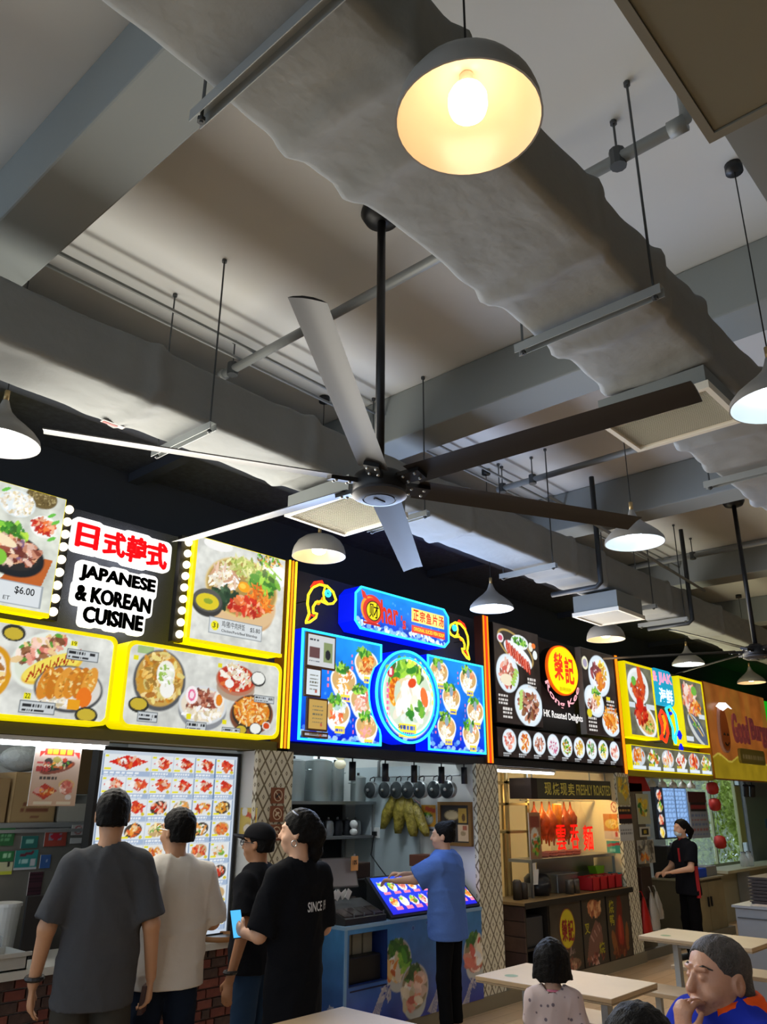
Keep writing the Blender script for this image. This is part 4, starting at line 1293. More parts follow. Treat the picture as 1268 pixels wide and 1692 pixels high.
c.bars(0, 1, .04, .06, 'd8d0a0', 9)
c.sheet('subtitle_print', on_y(13.68, 2.36, 4.655), PAPER, t)
t = thing('stall_sign', 'green sign edge at the far end of the stall row', 'sign', (15.8, 4.72, 2.1))
MB().box(15.4, 17.5, 4.72, 4.9, 2.1, 3.45).go('board', mat('green_sign', '20c828', 0.5, emis='18d020', es=.5), t)
MB().box(15.4, 17.5, 4.69, 4.72, 2.1, 2.16).go('lower_trim', M_DARK, t)
# ---------------------------------------------------------------- stall fronts and kitchens
def bx(t, name, x0, x1, y0, y1, z0, z1, m, b=0.0):
    mb = MB()
    if b > 0:
        mb.bbox(x0, x1, y0, y1, z0, z1, b)
    else:
        mb.box(x0, x1, y0, y1, z0, z1)
    return mb.go(name, m, t)

def single(name, label, cat, mb, m, group=None, smooth=False):
    o = mb.go(name, m, None, smooth)
    return tag(o, label, cat, group)

def sheet_thing(name, label, cat, cv, fn, m, back=None, group=None):
    """printed sheet with a thin backing"""
    t = thing(name, label, cat, tuple(float(q[0, 0]) for q in fn(cv.X[:1, :1], cv.Z[:1, :1])), group)
    cv.sheet('print', fn, m, t)
    if back is not None:
        back.go('backing', M_WHITE, t)
    return t

# fluorescent tube under the first stall's fascia
t = thing('tube_light', 'long white fluorescent tube under the first stall fascia', 'lamp', (1.6, 4.8, 2.0))
bx(t, 'housing', 0.9, 2.68, 4.74, 4.80, 2.025, 2.052, M_WHITE)
MB().tube([(0.92, 4.765, 2.012), (2.66, 4.765, 2.012)], .013, 8).go('tube', M_TUBE, t, True)
t = thing('tube_light', 'white fluorescent tube under the roast stall header', 'lamp', (7.4, 4.8, 2.0))
bx(t, 'housing', 6.90, 8.1, 4.78, 4.83, 2.02, 2.045, M_WHITE)
MB().tube([(6.92, 4.80, 2.008), (8.08, 4.80, 2.008)], .012, 8).go('tube', M_TUBE, t, True)
M_KTS = [mat('kitchen_tube_%d' % i, 'ffffff', 0.5, emis=c, es=e) for i, (c, e) in enumerate((('fff4e0', 32.0), ('eaf6ff', 130.0), ('ffeccc', 90.0), ('f4f8ff', 150.0)))]
for i, (x, y, lb) in enumerate(((2.0, 5.4, 'first'), (5.5, 5.4, 'fish soup'), (8.1, 5.4, 'roast'), (12.0, 5.3, 'seafood'))):
    t = thing('ceiling_tube', 'white tube light on the %s kitchen ceiling' % lb, 'lamp', (x, y, 2.8))
    bx(t, 'housing', x - .6, x + .6, y - .05, y + .05, 2.82, 2.849, M_WHITE)
    MB().tube([(x - .58, y, 2.805), (x + .58, y, 2.805)], .014, 8).go('tube', M_KTS[i], t, True)

# --- first stall: brick counter
t = thing('brick_counter', 'red brick counter front of the first stall under the lit menu board', 'counter', (2.2, 4.8, 0))
bx(t, 'core', .3, 3.838, 4.755, 5.20, .11, .80, mat('mortar', 'a08c80', 0.9))
bx(t, 'worktop', .3, 3.838, 4.70, 5.22, .80, .84, mat('white_top', 'c8c8c2', 0.4))
r_ = random.Random(5)
bm_ = [mat('brick_red_a', '6e3a30', 0.85, noise=.3, nscale=20), mat('brick_red_b', '7d463a', 0.85, noise=.3, nscale=20), mat('brick_dark', '4c3a34', 0.9, noise=.4, nscale=20)]
row = 0
z = .125
bases = {}
while z < .79:
    h = .048
    x = 1.75 - (row % 3) * .03
    while x < 3.82:
        w = r_.choice((.055, .11, .15))
        x2 = min(x + w, 3.832)
        if x2 - x > .02:
            k = (round(x2 - x, 3), r_.randrange(3) if r_.random() < .8 else 2)
            if k not in bases:
                bases[k] = MB().bbox(0, x2 - x, -.012, .012, 0, h, .004).go('brick', bm_[k[1]], t).data
                o = COL.objects.get('brick') if False else None
            b = bpy.data.objects.new('brick', bases[k])
            COL.objects.link(b)
            b.parent = t
            b.location = Vector((x, 4.745 - r_.random() * .004, z)) - Vector(t.location)
        x = x2 + .009
    z += h + .009
    row += 1
for o in list(t.children):          # the pattern bricks themselves sit in the corner of the frame out of the coursing
    if o.name.startswith('brick') and o.location == -Vector(t.location):
        bpy.data.objects.remove(o)

# lit menu board on the counter
c = Canvas(1.11, 1.17, .006, 'c8d4e2')
c.noise(.15, .2)
cw, ch = (1.11 - .06) / 6, (1.17 - .06) / 8
dish = [['d84a30', 'e8783c', 'f0c8b0', 'c03020'], ['e8b040', 'd88a28', 'f0d890'], ['e89a3a', 'd8622a', 'f4d8a8'], ['7ab040', 'e8a050', 'f0e8d8'], ['e8903a', 'f0c060', 'c85a20'], ['d8a050', 'f0e0b0', '6aa840'], ['e87838', 'e8b050', 'c83a20'], ['e8c048', 'f0e0a0', 'd89030']]
for r in range(8):
    for k in range(6):
        x, zz = .03 + k * cw, 1.17 - .03 - (r + 1) * ch
        if r == 0 and k == 1:
            continue
        w = cw * (2 if (r == 0 and k == 0) else 1)
        c.rect(x, x + w - .005, zz + .003, zz + ch - .003, '6888b0').rect(x + .002, x + w - .007, zz + .005, zz + ch - .005, 'e6ecf0')
        cx, cz = x + w / 2, zz + ch * .62
        if r < 2 or (r == 2 and k < 2):
            c.poly([(cx - .07 * w / cw, cz), (cx - .01, cz + .045), (cx + .075 * w / cw, cz + .01), (cx + .01, cz - .04)], 'd8281c').ell(cx - .035, cz + .005, .025, .02, 'f4f4f2')
            c.blobs(cx + .015, cz, .045 * w / cw, .026, dish[0], 16, .5)
        else:
            c.ell(cx, cz, .065, .042, ['e8e8e4', '4a4038', 'c8a878'][(r + k) % 3], .2).blobs(cx, cz, .052, .032, dish[(r * 5 + k * 3) % 8], 26, .35)
        c.rect(x + .01, x + .035, zz + ch * .86, zz + ch * .95, 'e8e428').rect(x + .008, x + .055, zz + ch * .27, zz + ch * .36, 'f0e82a').ell(x + w - .03, zz + ch * .33, .014, .01, 'd8c830')
        c.rect(x + .002, x + w - .007, zz + .005, zz + ch * .22, 'a8bcd8').bars(x + .012, x + w * .75, zz + ch * .12, .008, 'eef4fa', 5).bars(x + .012, x + w * .7, zz + ch * .04, .006, 'e0eaf4', 7)
t = thing('menu_board', 'tall lit menu board with rows of dish pictures on the brick counter', 'sign', (3.27, 4.9, .84))
bx(t, 'case', 2.70, 3.832, 4.905, 4.97, .84, 2.03, M_BLKP)
for q in ((2.70, 2.725, .84, 2.03), (3.81, 3.832, .84, 2.03), (2.725, 3.81, .84, .862), (2.725, 3.81, 2.008, 2.03)):
    bx(t, 'frame_bar', q[0], q[1], 4.885, 4.905, q[2], q[3], M_BLKP)
c.sheet('menu_print', lambda u, v: (2.715 + u, np.full_like(u, 4.899), .85 + v), print_mat('board_print_cool', .88), t)

# things about the counter
t = thing('serving_tray', 'round wooden rimmed tray beside the menu board', 'tray', (3.64, 4.80, .84))
MB().lathe([(.001, .012), (.125, .012), (.13, .03), (.14, .03), (.142, 0), (.001, 0)], (3.69, 4.79, .84), 28).go('tray_rim', mat('tray_wood', '9a6a3a', 0.5), t, True)
MB().lathe([(.001, .014), (.122, .014)], (3.69, 4.79, .84), 28).go('tray_base', M_STEEL, t)
single('plastic_tub', 'clear white plastic tub on the brick counter', 'container', MB().lathe([(.001, .002), (.045, .002), (.055, .1), (.05, .1), (.04, .008), (.001, .008)], (3.47, 4.78, .84), 20), mat('milky_plastic', 'dfe6ea', 0.3, alpha=.75), smooth=True)
t = thing('cutlery_tray', 'grey two-bowl cutlery tray at the counter edge', 'tray', (2.2, 4.78, .84))
for xa, xb in ((1.96, 2.13), (2.15, 2.33)):
    m = MB()
    for (x0_, x1_, y0_, y1_) in ((xa, xa + .008, 4.71, 4.98), (xb - .008, xb, 4.71, 4.98), (xa, xb, 4.71, 4.718), (xa, xb, 4.972, 4.98)):
        m.box(x0_, x1_, y0_, y1_, .842, .925)
    m.box(xa, xb, 4.71, 4.98, .841, .85).go('tray_bowl', mat('grey_plastic', 'b4b4ae', 0.45), t)
bx(t, 'tray_rim', 1.94, 2.345, 4.695, 4.709, .91, .93, mat('grey_plastic', 'b4b4ae'))
t = thing('chopstick_holder', 'clear plastic holder full of blue-wrapped chopsticks', 'holder', (2.2, 5.09, .84))
mh = mat('clear_holder', 'c8d0d4', .2, alpha=.35)
for q in ((2.08, 2.085, 5.04, 5.14), (2.325, 2.33, 5.04, 5.14), (2.085, 2.325, 5.04, 5.045), (2.085, 2.325, 5.135, 5.14)):
    bx(t, 'holder_wall', q[0], q[1], q[2], q[3], .846, .97, mh)
bx(t, 'holder_base', 2.08, 2.33, 5.04, 5.14, .841, .846, mh)
for i in range(13):
    x = 2.092 + .0172 * i
    y = 5.055 + r_.random() * .05
    p = thing('chopstick_pack', 'blue-banded paper chopstick pack standing in the clear holder', 'chopsticks', (x, y, .847), 'chopstick packs in the clear holder')
    zt = 1.07 + r_.random() * .03
    bx(p, 'wrapper', x, x + .013, y, y + .01, .847, zt, mat('wrap_white', 'dde2e4', 0.4))
    bx(p, 'blue_band', x - .0005, x + .0135, y - .0005, y + .0105, .985, 1.06, mat('wrap_blue', '2a6ab0', 0.4))
single('white_bucket', 'white lidded plastic bucket behind the chopsticks', 'bucket', MB().lathe([(.001, 0), (.075, 0), (.09, .25), (.097, .25), (.097, .27), (.001, .27)], (2.46, 5.35, .84), 24), M_WHITE, smooth=False)
t = thing('card_reader_stand', 'black upright panel beside the white bucket', 'stand', (2.55, 5.0, .84))
bx(t, 'panel', 2.43, 2.60, 5.02, 5.04, .85, 1.17, M_BLKP, .004)
bx(t, 'foot', 2.45, 2.58, 4.99, 5.08, .84, .852, M_BLKP)
t = thing('steel_back_panel', 'grey steel splash panel under the shelf of the first kitchen', 'panel', (2.4, 5.45, .1))
bx(t, 'sheet', 1.2, 3.2, 5.55, 5.57, .1, 1.5, mat('dull_steel', '7c7a72', 0.45, 0.3))
bx(t, 'cap_rail', 1.2, 3.2, 5.53, 5.58, 1.5, 1.52, M_GALV)
bx(t, 'wall_bracket', 3.2, 3.849, 5.55, 5.58, 1.3, 1.5, M_GALV)
def flat(name, label, x0, x1, z0, z1, y, col, marks=None, cat='sticker', group='notices on the first stall panel'):
    q = Canvas(x1 - x0, z1 - z0, .008, col)
    if marks:
        marks(q)
    t = thing(name, label, cat, (x0, y, z0), group)
    bx(t, 'card', x0, x1, y + .001, y + .006, z0, z1, M_WHITE)
    q.sheet('print', on_y(x0, z0, y), PAPER, t)
    return t
def stkpos(x, y, Y=5.54):
    p = at_y(x, y, Y)
    return p[0], p[2]
def stk(name, label, xa, ya, xb, yb, col, marks=None, Y=5.54, **k):
    (x0, z0), (x1, z1) = stkpos(xa, yb, Y), stkpos(xb, ya, Y)
    return flat(name, label, x0, x1, z0, z1, Y, col, marks, **k)
stk('sticker', 'green payment sticker at the top of the panel', -6, 1368, 26, 1398, '2e6a3c', lambda q: q.bars(.02, q.w - .02, q.h * .5, .02, '6aa878', 3).bars(.02, q.w - .03, q.h * .3, .015, '6aa878', 4))
stk('sticker', 'lower green payment sticker at the frame edge', -4, 1406, 24, 1424, '2a7a44', lambda q: q.bars(.03, q.w - .02, q.h * .4, .025, 'a8d8b0', 3))
stk('sticker', 'teal bag-shaped decal on the panel', 34, 1381, 64, 1402, '2a7068', lambda q: q.bars(.03, q.w - .03, q.h * .4, .02, '8ac8b8', 3))
stk('sticker', 'red and white payment card sticker', 72, 1369, 112, 1399, 'a84838', lambda q: q.rect(0, q.w, q.h * .82, q.h, 'e0dcd6').rect(q.w * .2, q.w * .75, q.h * .35, q.h * .75, '8a98a8').ell(q.w * .5, q.h * .55, .04, .02, 'c02a3a'))
stk('sticker', 'white notice with a round red stamp', 118, 1363, 146, 1380, 'b8b8b4', lambda q: q.ell(q.w * .4, q.h * .5, .028, .028, 'a05a5a').ell(q.w * .4, q.h * .5, .02, .02, 'b8b8b4'))
stk('sticker', 'plain white notice below the stamp notice', 116, 1384, 145, 1394, 'c0c0bc')
stk('poster', 'teal delivery poster with a dark ribbon', 22, 1404, 64, 1438, '2a8a88', lambda q: q.poly([(.03, q.h * .65), (q.w * .8, q.h * .8), (q.w * .8, q.h * .95), (.03, q.h * .8)], '6a2838').rect(q.w * .68, q.w * .9, q.h * .2, q.h * .5, 'c8ccd0').rect(0, q.w, 0, q.h * .08, 'c8ccd0').bars(.03, q.w * .6, q.h * .35, .02, 'b0d8d4', 4))
stk('sticker', 'blue sticker beside the teal poster', 65, 1412, 85, 1435, '3a62a0', lambda q: q.bars(.02, q.w - .02, q.h * .5, .015, 'a8c0e0', 3))
stk('sticker', 'pale yellow number notice at the frame edge', -6, 1424, 22, 1446, 'c8c8a0', lambda q: q.bars(.06, q.w - .02, q.h * .6, .03, '30302a', 2).rect(0, q.w, 0, q.h * .3, 'c8d040'))
stk('poster', 'maroon striped poster low on the panel', 44, 1440, 72, 1480, '4a2a34', lambda q: [q.rect(0, q.w, q.h * k * .14, q.h * (k * .14 + .05), '2a1a20') for k in range(7)])

# upper shelf with cartons
t = thing('wall_shelf', 'grey wall shelf of cartons in the first kitchen', 'shelf', (2.6, 6.0, 1.5))
bx(t, 'board', 1.2, 3.80, 5.60, 6.49, 1.53, 1.56, M_GALV)
for x in (1.3, 2.5, 3.7):
    bx(t, 'bracket', x, x + .03, 5.7, 6.49, 1.44, 1.529, M_GALV)
M_CARD = mat('cardboard', '9a8058', 0.85, noise=.1, nscale=6)
def carton(label, x0, x1, y0, y1, z0, z1, m=M_CARD, printed=True):
    t = thing('carton', label, 'box', ((x0 + x1) / 2, (y0 + y1) / 2, z0), 'cartons on the kitchen shelf')
    bx(t, 'box_body', x0, x1, y0, y1, z0, z1, m, .004)
    if printed:
        q = Canvas(x1 - x0 - .02, z1 - z0 - .02, .012, 'a2885e')
        q.rect(q.w * .35, q.w * .9, q.h * .82, q.h * .9, '6a3a2c').rect(q.w * .35, q.w * .9, q.h * .64, q.h * .78, '7a4a34').rect(q.w * .37, q.w * .88, q.h * .66, q.h * .76, 'a2885e')
        q.bars(q.w * .42, q.w * .85, q.h * .68, .03, '6a3a2c', 3).bars(q.w * .25, q.w * .8, q.h * .3, .03, '7a4a34', 6).bars(q.w * .2, q.w * .85, q.h * .18, .03, '7a4a34', 7).rect(q.w * .45, q.w * .65, q.h * .06, q.h * .12, '7a4a34')
        q.sheet('box_print', on_y(x0 + .01, z0 + .01, y0 - .002), PAPER, t)
carton('tan carton with dark red print at the shelf edge', 2.52, 2.83, 5.62, 5.95, 1.561, 1.88)
carton('plain brown carton beside the printed one', 2.10, 2.50, 5.64, 5.98, 1.561, 1.84, printed=False)
carton('white carton behind the hanging poster', 2.86, 3.10, 5.63, 5.93, 1.561, 1.68, mat('white_card', 'aaa89c', 0.7), False)
carton('small white carton on the far shelf end', 3.11, 3.25, 5.64, 5.9, 1.561, 1.74, mat('white_card', 'aaa89c'), False)
carton('brown carton stacked above the white carton', 2.87, 3.16, 5.66, 5.95, 1.745, 2.05, mat('dark_card', '6a5434', 0.85), False)
single('plastic_bag', 'crumpled pale plastic bag on top of the cartons', 'bag', MB().sphere((2.62, 5.78, 1.975), .1, 14, 9, (1.6, 1.1, .9)), mat('bag_plastic', 'b8c4c8', 0.25, bump=1.0, bscale=25), smooth=True)

# hanging poster
q = Canvas(.29, .36, .0055, 'c0aa96')
q.grad('c8b8ae', 'c8a88c').noise(.08, .1)
q.bars(.08, .22, .338, .01, '6a5a5a', 8)
q.poly([(.03, .27), (.06, .30), (.25, .30), (.28, .27), (.28, .31), (.03, .31)], 'c03024').rect(.06, .24, .285, .325, 'c03024')
q.bars(.075, .235, .293, .026, 'f0b020', 4)
q.ell(.15, .215, .11, .03, '8a4a3a', .25).ell(.14, .225, .10, .025, '3a3030', .25).blobs(.15, .235, .085, .022, GREEN[:2] + ORANGE + PALE, 40, .4).ell(.09, .25, .025, .018, '3c3a38').ell(.14, .26, .025, .018, 'a8a050').ell(.19, .26, .015, .012, 'c04028')
q.bars(.02, .10, .235, .012, 'c04848', 4).bars(.02, .10, .19, .03, 'b84040', 4).bars(.05, .16, .145, .016, '4a4440', 5)
q.poly([(.015, .075), (.085, .125), (.165, .085), (.09, .035)], 'b83a2c').ell(.055, .085, .03, .018, 'd8a8a0').blobs(.1, .08, .045, .02, ORANGE, 20, .4)
q.ell(.22, .12, .05, .03, 'd8b878').ell(.22, .105, .04, .04, 'c86a58').blobs(.22, .1, .035, .03, PINK, 20, .4).ell(.24, .05, .02, .014, 'e0dcd8')
q.rect(.03, .14, .01, .026, 'd8d0b8').rect(.17, .26, .01, .026, 'd8d0b8')
t = sheet_thing('poster', 'hanging set-meal poster with a red banner under the first tube light', 'poster', q, on_y(2.245, 1.67, 4.80), PAPER, MB().box(2.245, 2.535, 4.801, 4.806, 1.67, 2.02))
text_fit('price', '$3.30', 2.262, 2.35, 1.862, 1.892, 4.796, mat('poster_red', 'b84040', .6), t, .01)
bx(t, 'hanging_wire', 2.30, 2.303, 4.802, 4.805, 2.02, 2.055, M_GALV)

# narrow poster on the white side wall and house rules on the pillar
q = Canvas(.19, .26, .008, 'd8c060')
q.rect(0, .19, 0, .07, 'e8e8e4').bars(.02, .16, .03, .012, '505050', 7).ell(.10, .12, .06, .045, 'c8b060').ell(.09, .12, .045, .03, 'e8e0d0').poly([(.06, .2), (.18, .185), (.18, .215), (.06, .235)], 'c85030').ell(.05, .235, .03, .03, 'e8e8e4')
sheet_thing('poster', 'yellow noodle poster on the white wall beside the menu board', 'poster', q, on_x(4.87, 1.40, 3.845), PAPER, MB().box(3.846, 3.85, 4.68, 4.87, 1.40, 1.66))
M_TAN = mat('brown_plate', '8a5236', 0.5)
M_ICON = mat('icon_cream', 'd8c0a0', 0.5)
for i, (z, lb) in enumerate(((1.69, 'no-smoking'), (1.565, 'no-pets'), (1.44, 'lowest'))):
    t = thing('rule_sign', 'small brown %s sign on the patterned pillar' % lb, 'sign', (4.035, 4.695, z), 'brown signs on the first pillar')
    bx(t, 'plate', 3.975, 4.095, 4.688, 4.699, z, z + .108, M_TAN)
    pts = [(4.035 + .038 * math.cos(a), 4.685, z + .054 + .038 * math.sin(a)) for a in np.linspace(0, 2 * math.pi, 17)]
    MB().tube(pts, .004, 5).go('ring', M_ICON, t)
    MB().tube([(4.008, 4.684, z + .08), (4.062, 4.684, z + .028)], .004, 5).go('bar', M_ICON, t)
    MB().tube([(4.018, 4.686, z + .04), (4.035, 4.686, z + .06), (4.05, 4.686, z + .06)], .008, 5).go('icon', M_ICON if i else mat('icon_dark', '2a1c14', .5), t)

# --- second stall: fish soup counter
def vinyl_sea(w, h, px=.008):
    q = Canvas(w, h, px)
    q.grad('4a8cc8', '2436a0').noise(.35, .12)
    for _ in range(14):
        x, z, r = q.rg.rand() * w, q.rg.rand() * h, .008 + .014 * q.rg.rand()
        q.ell(x, z, r, r * 1.2, '7a9cc8', al=.6).ell(x, z, r * .7, r * .85, '2c4898', al=.8)
    return q
def wave(q, x, z, s):
    rg = q.rg
    q.poly([(x - s, z - s * .6), (x - s * .5, z - s * .1), (x - s * .1, z + s * .5), (x + s * .15, z + s * .7), (x + s * .45, z + s * .55), (x + s * .5, z + s * .2), (x + s * .3, z + s * .05), (x + s * .2, z + s * .3), (x, z + s * .1), (x - s * .2, z - s * .4), (x - s * .4, z - s * .9)], 'b0aeb8')
    for k in range(26):
        q.ell(x + s * (.15 + .5 * (rg.rand() - .4)), z + s * (.45 + .5 * (rg.rand() - .5)), s * .06, s * .05, ['c4c2ca', '8a8eb0', '3a4a98'][k % 3])
    for k in range(4):
        q.line([(x - s * (.7 - .14 * k), z - s * .7), (x - s * (.3 - .08 * k), z + s * .1)], s * .035, '5a64a4')
XA, XB, YCF, YCB = 4.74, 6.47, 4.67, 5.12
t = thing('fish_soup_counter', 'blue sea-print counter of the fish soup stall', 'counter', (5.6, 4.9, .1))
m = MB()
m.box(XA, XB, YCF + .004, YCB, .11, .42).box(XA, 4.785, YCF + .004, YCB, .42, .80).box(5.21, XB, YCF + .004, YCB, .42, .80).box(4.785, 5.21, YCF + .004, YCB, .765, .80).box(4.785, 5.21, YCB - .02, YCB, .42, .765)
m.go('carcass', mat('counter_blue', '1e3a80', 0.45), t)
bx(t, 'worktop', XA - .01, XB, YCF - .01, YCB + .01, .80, .825, mat('counter_edge', '8fb4d4', 0.35))
bx(t, 'left_post', XA - .006, XA + .02, YCF - .006, YCF + .004, .11, .80, mat('pale_edge', '7aa4cc', 0.4))
q = vinyl_sea(XB - XA, .69)
for x, z, r, pal in ((.60, .42, .155, [ORANGE + PALE, GREEN]), (.80, .21, .165, [PINK + PALE, ['e89a70', 'f0d0c0']]), (1.62, .36, .16, [PINK, PALE + ['c83a3a']])):
    q.ell(x, z - .09, r * .85, r * .8, 'c8ccc8').ell(x, z, r * 1.04, r * 1.02, 'c4c6c4', -.5).ell(x, z, r * .95, r * .93, '9a8a6a', -.5)
    q.blobs(x - r * .15, z + r * .55, r * .6, r * .4, ['3a6a30', '2a5426', '5a8a3a'], 40, .35)
    q.blobs(x - r * .15, z - r * .3, r * .55, r * .45, pal[0], 26, .6)
    q.blobs(x + r * .4, z + r * .1, r * .35, r * .5, pal[1], 20, .6)
wave(q, .42, .14, .2)
wave(q, 1.12, .12, .16)
wave(q, 1.55, .08, .14)
q.rect(.045, .47, .31, .31 + .345, '101018')
t2 = q.sheet('front_print', on_y(XA, .11, YCF), VINYL, t, lambda X, Z: ~((X > .045) & (X < .47) & (Z > .31) & (Z < .655)))
q = vinyl_sea(YCB - YCF, .69)
q.grad('3f86c0', '1a2a80').noise(.3, .1)
wave(q, .3, .1, .12)
q.ell(.12, .28, .045, .06, '6a84c0').ell(.12, .28, .035, .045, '22388c')
q.sheet('side_print', lambda u, v: (np.full_like(u, XA - .003), YCB - u, .11 + v), VINYL, t)
bx(t, 'drawer_line', 4.80, 5.20, YCF - .003, YCF - .001, .385, .395, mat('seam', '0e1640', .5))
single('black_crate', 'black crate inside the counter niche', 'crate', MB().bbox(4.80, 5.19, 4.72, 5.08, .421, .60, .01), M_BLKP)
for k in range(3):
    t = thing('takeaway_box', 'clear takeaway box in the counter niche, %s from the counter end' % ('first', 'second', 'third')[k], 'box', (4.885 + .12 * k, 4.9, .602), 'takeaway boxes in the counter niche')
    bx(t, 'box_body', 4.835 + .12 * k, 4.935 + .12 * k, 4.80, 5.0, .602, .735, mat('box_clear', '8c8a78', 0.35))
    bx(t, 'box_lid', 4.832 + .12 * k, 4.938 + .12 * k, 4.797, 5.003, .735, .745, mat('box_clear', '8c8a78'))

# utensil tray with compartments
t = thing('utensil_tray', 'black compartment tray of cutlery and napkins on the blue counter', 'tray', (4.95, 4.8, .825))
mk = mat('tray_black', '211c1a', 0.4)
P0 = [(4.70, 4.70), (5.22, 4.70), (5.22, 5.02), (4.70, 5.02)]
MB().add([(4.76, 4.69, .826), (5.22, 4.69, .826), (5.22, 4.97, .826), (4.76, 4.97, .826), (4.76, 4.69, .87), (5.22, 4.69, .87), (5.22, 4.97, .97), (4.76, 4.97, .97)], [(0, 3, 2, 1), (0, 1, 5, 4), (1, 2, 6, 5), (2, 3, 7, 6), (3, 0, 4, 7), (4, 5, 6, 7)]).go('tray_body', mk, t)
for k in range(4):
    x = 4.77 + k * .112
    MB().add([(x, 4.71, .879), (x + .095, 4.71, .879), (x + .095, 5.03, .969), (x, 5.03, .969), (x, 4.71, .887), (x + .095, 4.71, .887), (x + .095, 5.03, .977), (x, 5.03, .977)], [(0, 3, 2, 1), (0, 1, 5, 4), (1, 2, 6, 5), (2, 3, 7, 6), (3, 0, 4, 7), (4, 5, 6, 7)]).go('compartment_lid', mat('smoke_lid', '3a302c', 0.2), t)
    bx(t, 'lid_edge', x + .095, x + .101, 4.70, 4.71, .872, .90, M_STEEL)
for k, (x, y, a) in enumerate(((4.82, 4.93, .3), (4.85, 4.91, .6), (4.80, 4.95, -.2), (4.90, 4.92, .9), (4.98, 4.93, .5), (5.01, 4.91, 1.0))):
    o = MB().obox((x, y, 1.012), (math.cos(a), 0, math.sin(a)), (0, 1, 0), (-math.sin(a), 0, math.cos(a)), .035, .003, .025).go('napkin', M_WHITE)
    tag(o, 'folded white napkin tucked in the black cutlery tray', 'napkin', 'napkins in the cutlery tray')

# till display, printer, card tag
t = thing('till_display', 'grey touchscreen till on a pole above the cutlery tray', 'till', (5.05, 5.08, .825))
c0 = np.array((5.02, 5.03, 1.16))
ax = np.array((math.cos(-.25), math.sin(-.25), 0))
up_ = np.array((.0, .35, .94))
up_ -= ax * np.dot(up_, ax)
up_ /= np.linalg.norm(up_)
nn = np.cross(ax, up_)
MB().obox(c0, ax, up_, nn, .16, .115, .012).go('screen_case', mat('till_grey', '3c3a3c', .4), t)
MB().obox(c0 + nn * .0135, ax, up_, nn, .15, .105, .0015).go('screen', mat('till_screen', '6e6a70', .25), t)
MB().obox(c0 - nn * .0135, ax, up_, nn, .15, .105, .0015).go('screen_front', mat('till_screen_lit', '8a848c', .2, emis='8a848c', es=.12), t)
MB().tube([(5.03, 5.05, .826), (5.03, 5.05, 1.1)], .02, 10).go('pole', M_GALV, t)
bx(t, 'base', 4.96, 5.10, 5.0, 5.10, .825, .835, M_BLKP)
t = thing('discount_tag', 'small orange tag clipped on the till screen', 'sign', (5.12, 5.0, 1.2))
bx(t, 'tag_card', 5.085, 5.165, 4.955, 4.961, 1.175, 1.285, mat('tag_orange', 'e8a860', .5))
text_fit('tag_lettering', '10%', 5.10, 5.15, 1.22, 1.255, 4.953, M_INK, t, .02)
bx(t, 'tag_clip', 5.115, 5.135, 4.958, 4.97, 1.285, 1.30, M_GALV)
t = thing('receipt_printer', 'black receipt printer box behind the till', 'printer', (5.4, 5.3, .1))
bx(t, 'stand', 5.24, 5.62, 5.14, 5.5, .1, 1.06, mat('dark_cabinet', '26282a', .5))
bx(t, 'lid', 5.22, 5.64, 5.12, 5.52, 1.06, 1.085, M_BLKP)
bx(t, 'printer_body', 5.36, 5.58, 5.2, 5.42, 1.086, 1.21, mat('printer_brown', '3c2c26', .5), .008)
# tilted lit menu
t = thing('tilted_menu', 'tilted lit blue picture menu on the fish soup counter', 'sign', (5.9, 4.9, .825))
A, B_ = np.array((5.30, 4.69, .855)), np.array((6.44, 4.69, .855))
vdir = np.array((-.0, .26, .25))
hgt = np.linalg.norm(vdir)
vd = vdir / hgt
nrm = np.cross((1, 0, 0), vd)
ctr = (A + B_) / 2 + vd * hgt / 2
MB().obox(ctr - nrm * .016, (1, 0, 0), vd, nrm, .60, hgt / 2 + .02, .014).go('case', M_BLKP, t)
MB().add([(5.32, 4.74, .826), (6.42, 4.74, .826), (6.42, 5.0, .826), (5.32, 5.0, .826), (5.32, 5.0, 1.09), (6.42, 5.0, 1.09)], [(0, 3, 2, 1), (2, 3, 4, 5), (0, 1, 5, 4), (0, 4, 3), (1, 2, 5)]).go('wedge_stand', M_BLKP, t)
q = Canvas(1.14, hgt, .008, '1420d8')
q.grad('2050f0', '1010d0')
for r in range(2):
    for k in range(9):
        x, z = .075 + k * .125 + (.03 if r == 0 else 0), (.26 if r else .11)
        q.ell(x, z, .05, .045, 'e8eef4', -.5).blobs(x - .004, z + .01, .036, .03, [ORANGE, PALE, GREEN + ORANGE, PINK][(k + r) % 4], 18, .5).ell(x - .02, z + .03, .02, .014, '8ad040').rect(x - .02, x + .06, z - .07, z - .045, 'f080a0')
q.sheet('menu_print', lambda u, v: (A[0] + u, A[1] + vd[1] * v - .003, A[2] + vd[2] * v + .003), GLOWB, t)

# black cylinder spotlights under the header
M_SPOT = mat('spot_black', '141820', .4)
spot0 = None
for i, x in enumerate((5.0, 5.41, 5.80, 6.20, 6.49)):
    y = 4.88
    if i == 4:
        x, y = 6.42, 4.78
    if spot0 is None:
        spot0 = thing('cylinder_spotlight', '', 'lamp', (x, y, 1.87), 'black cylinder spotlights under the fish soup header', local=True)
        MB().lathe([(.022, .0), (.029, 0), (.029, .15), (.001, .15)], n=16).go('cylinder', M_SPOT, spot0, True)
        MB().cyl(0, 0, .15, .185, .006, 8).go('stem', M_SPOT, spot0)
        MB().lathe([(.001, .006), (.022, .006)], n=12).go('lens', mat('spot_lens', 'f8e0b0', .4, emis='ffd898', es=1.5 ), spot0)
        o = spot0
    else:
        o = copy_tree(spot0, (x, y, 1.87))
    o['label'] = ('first', 'second', 'third', 'fourth', 'fifth')[i] + ' black cylinder spotlight from the till along the fish soup header'

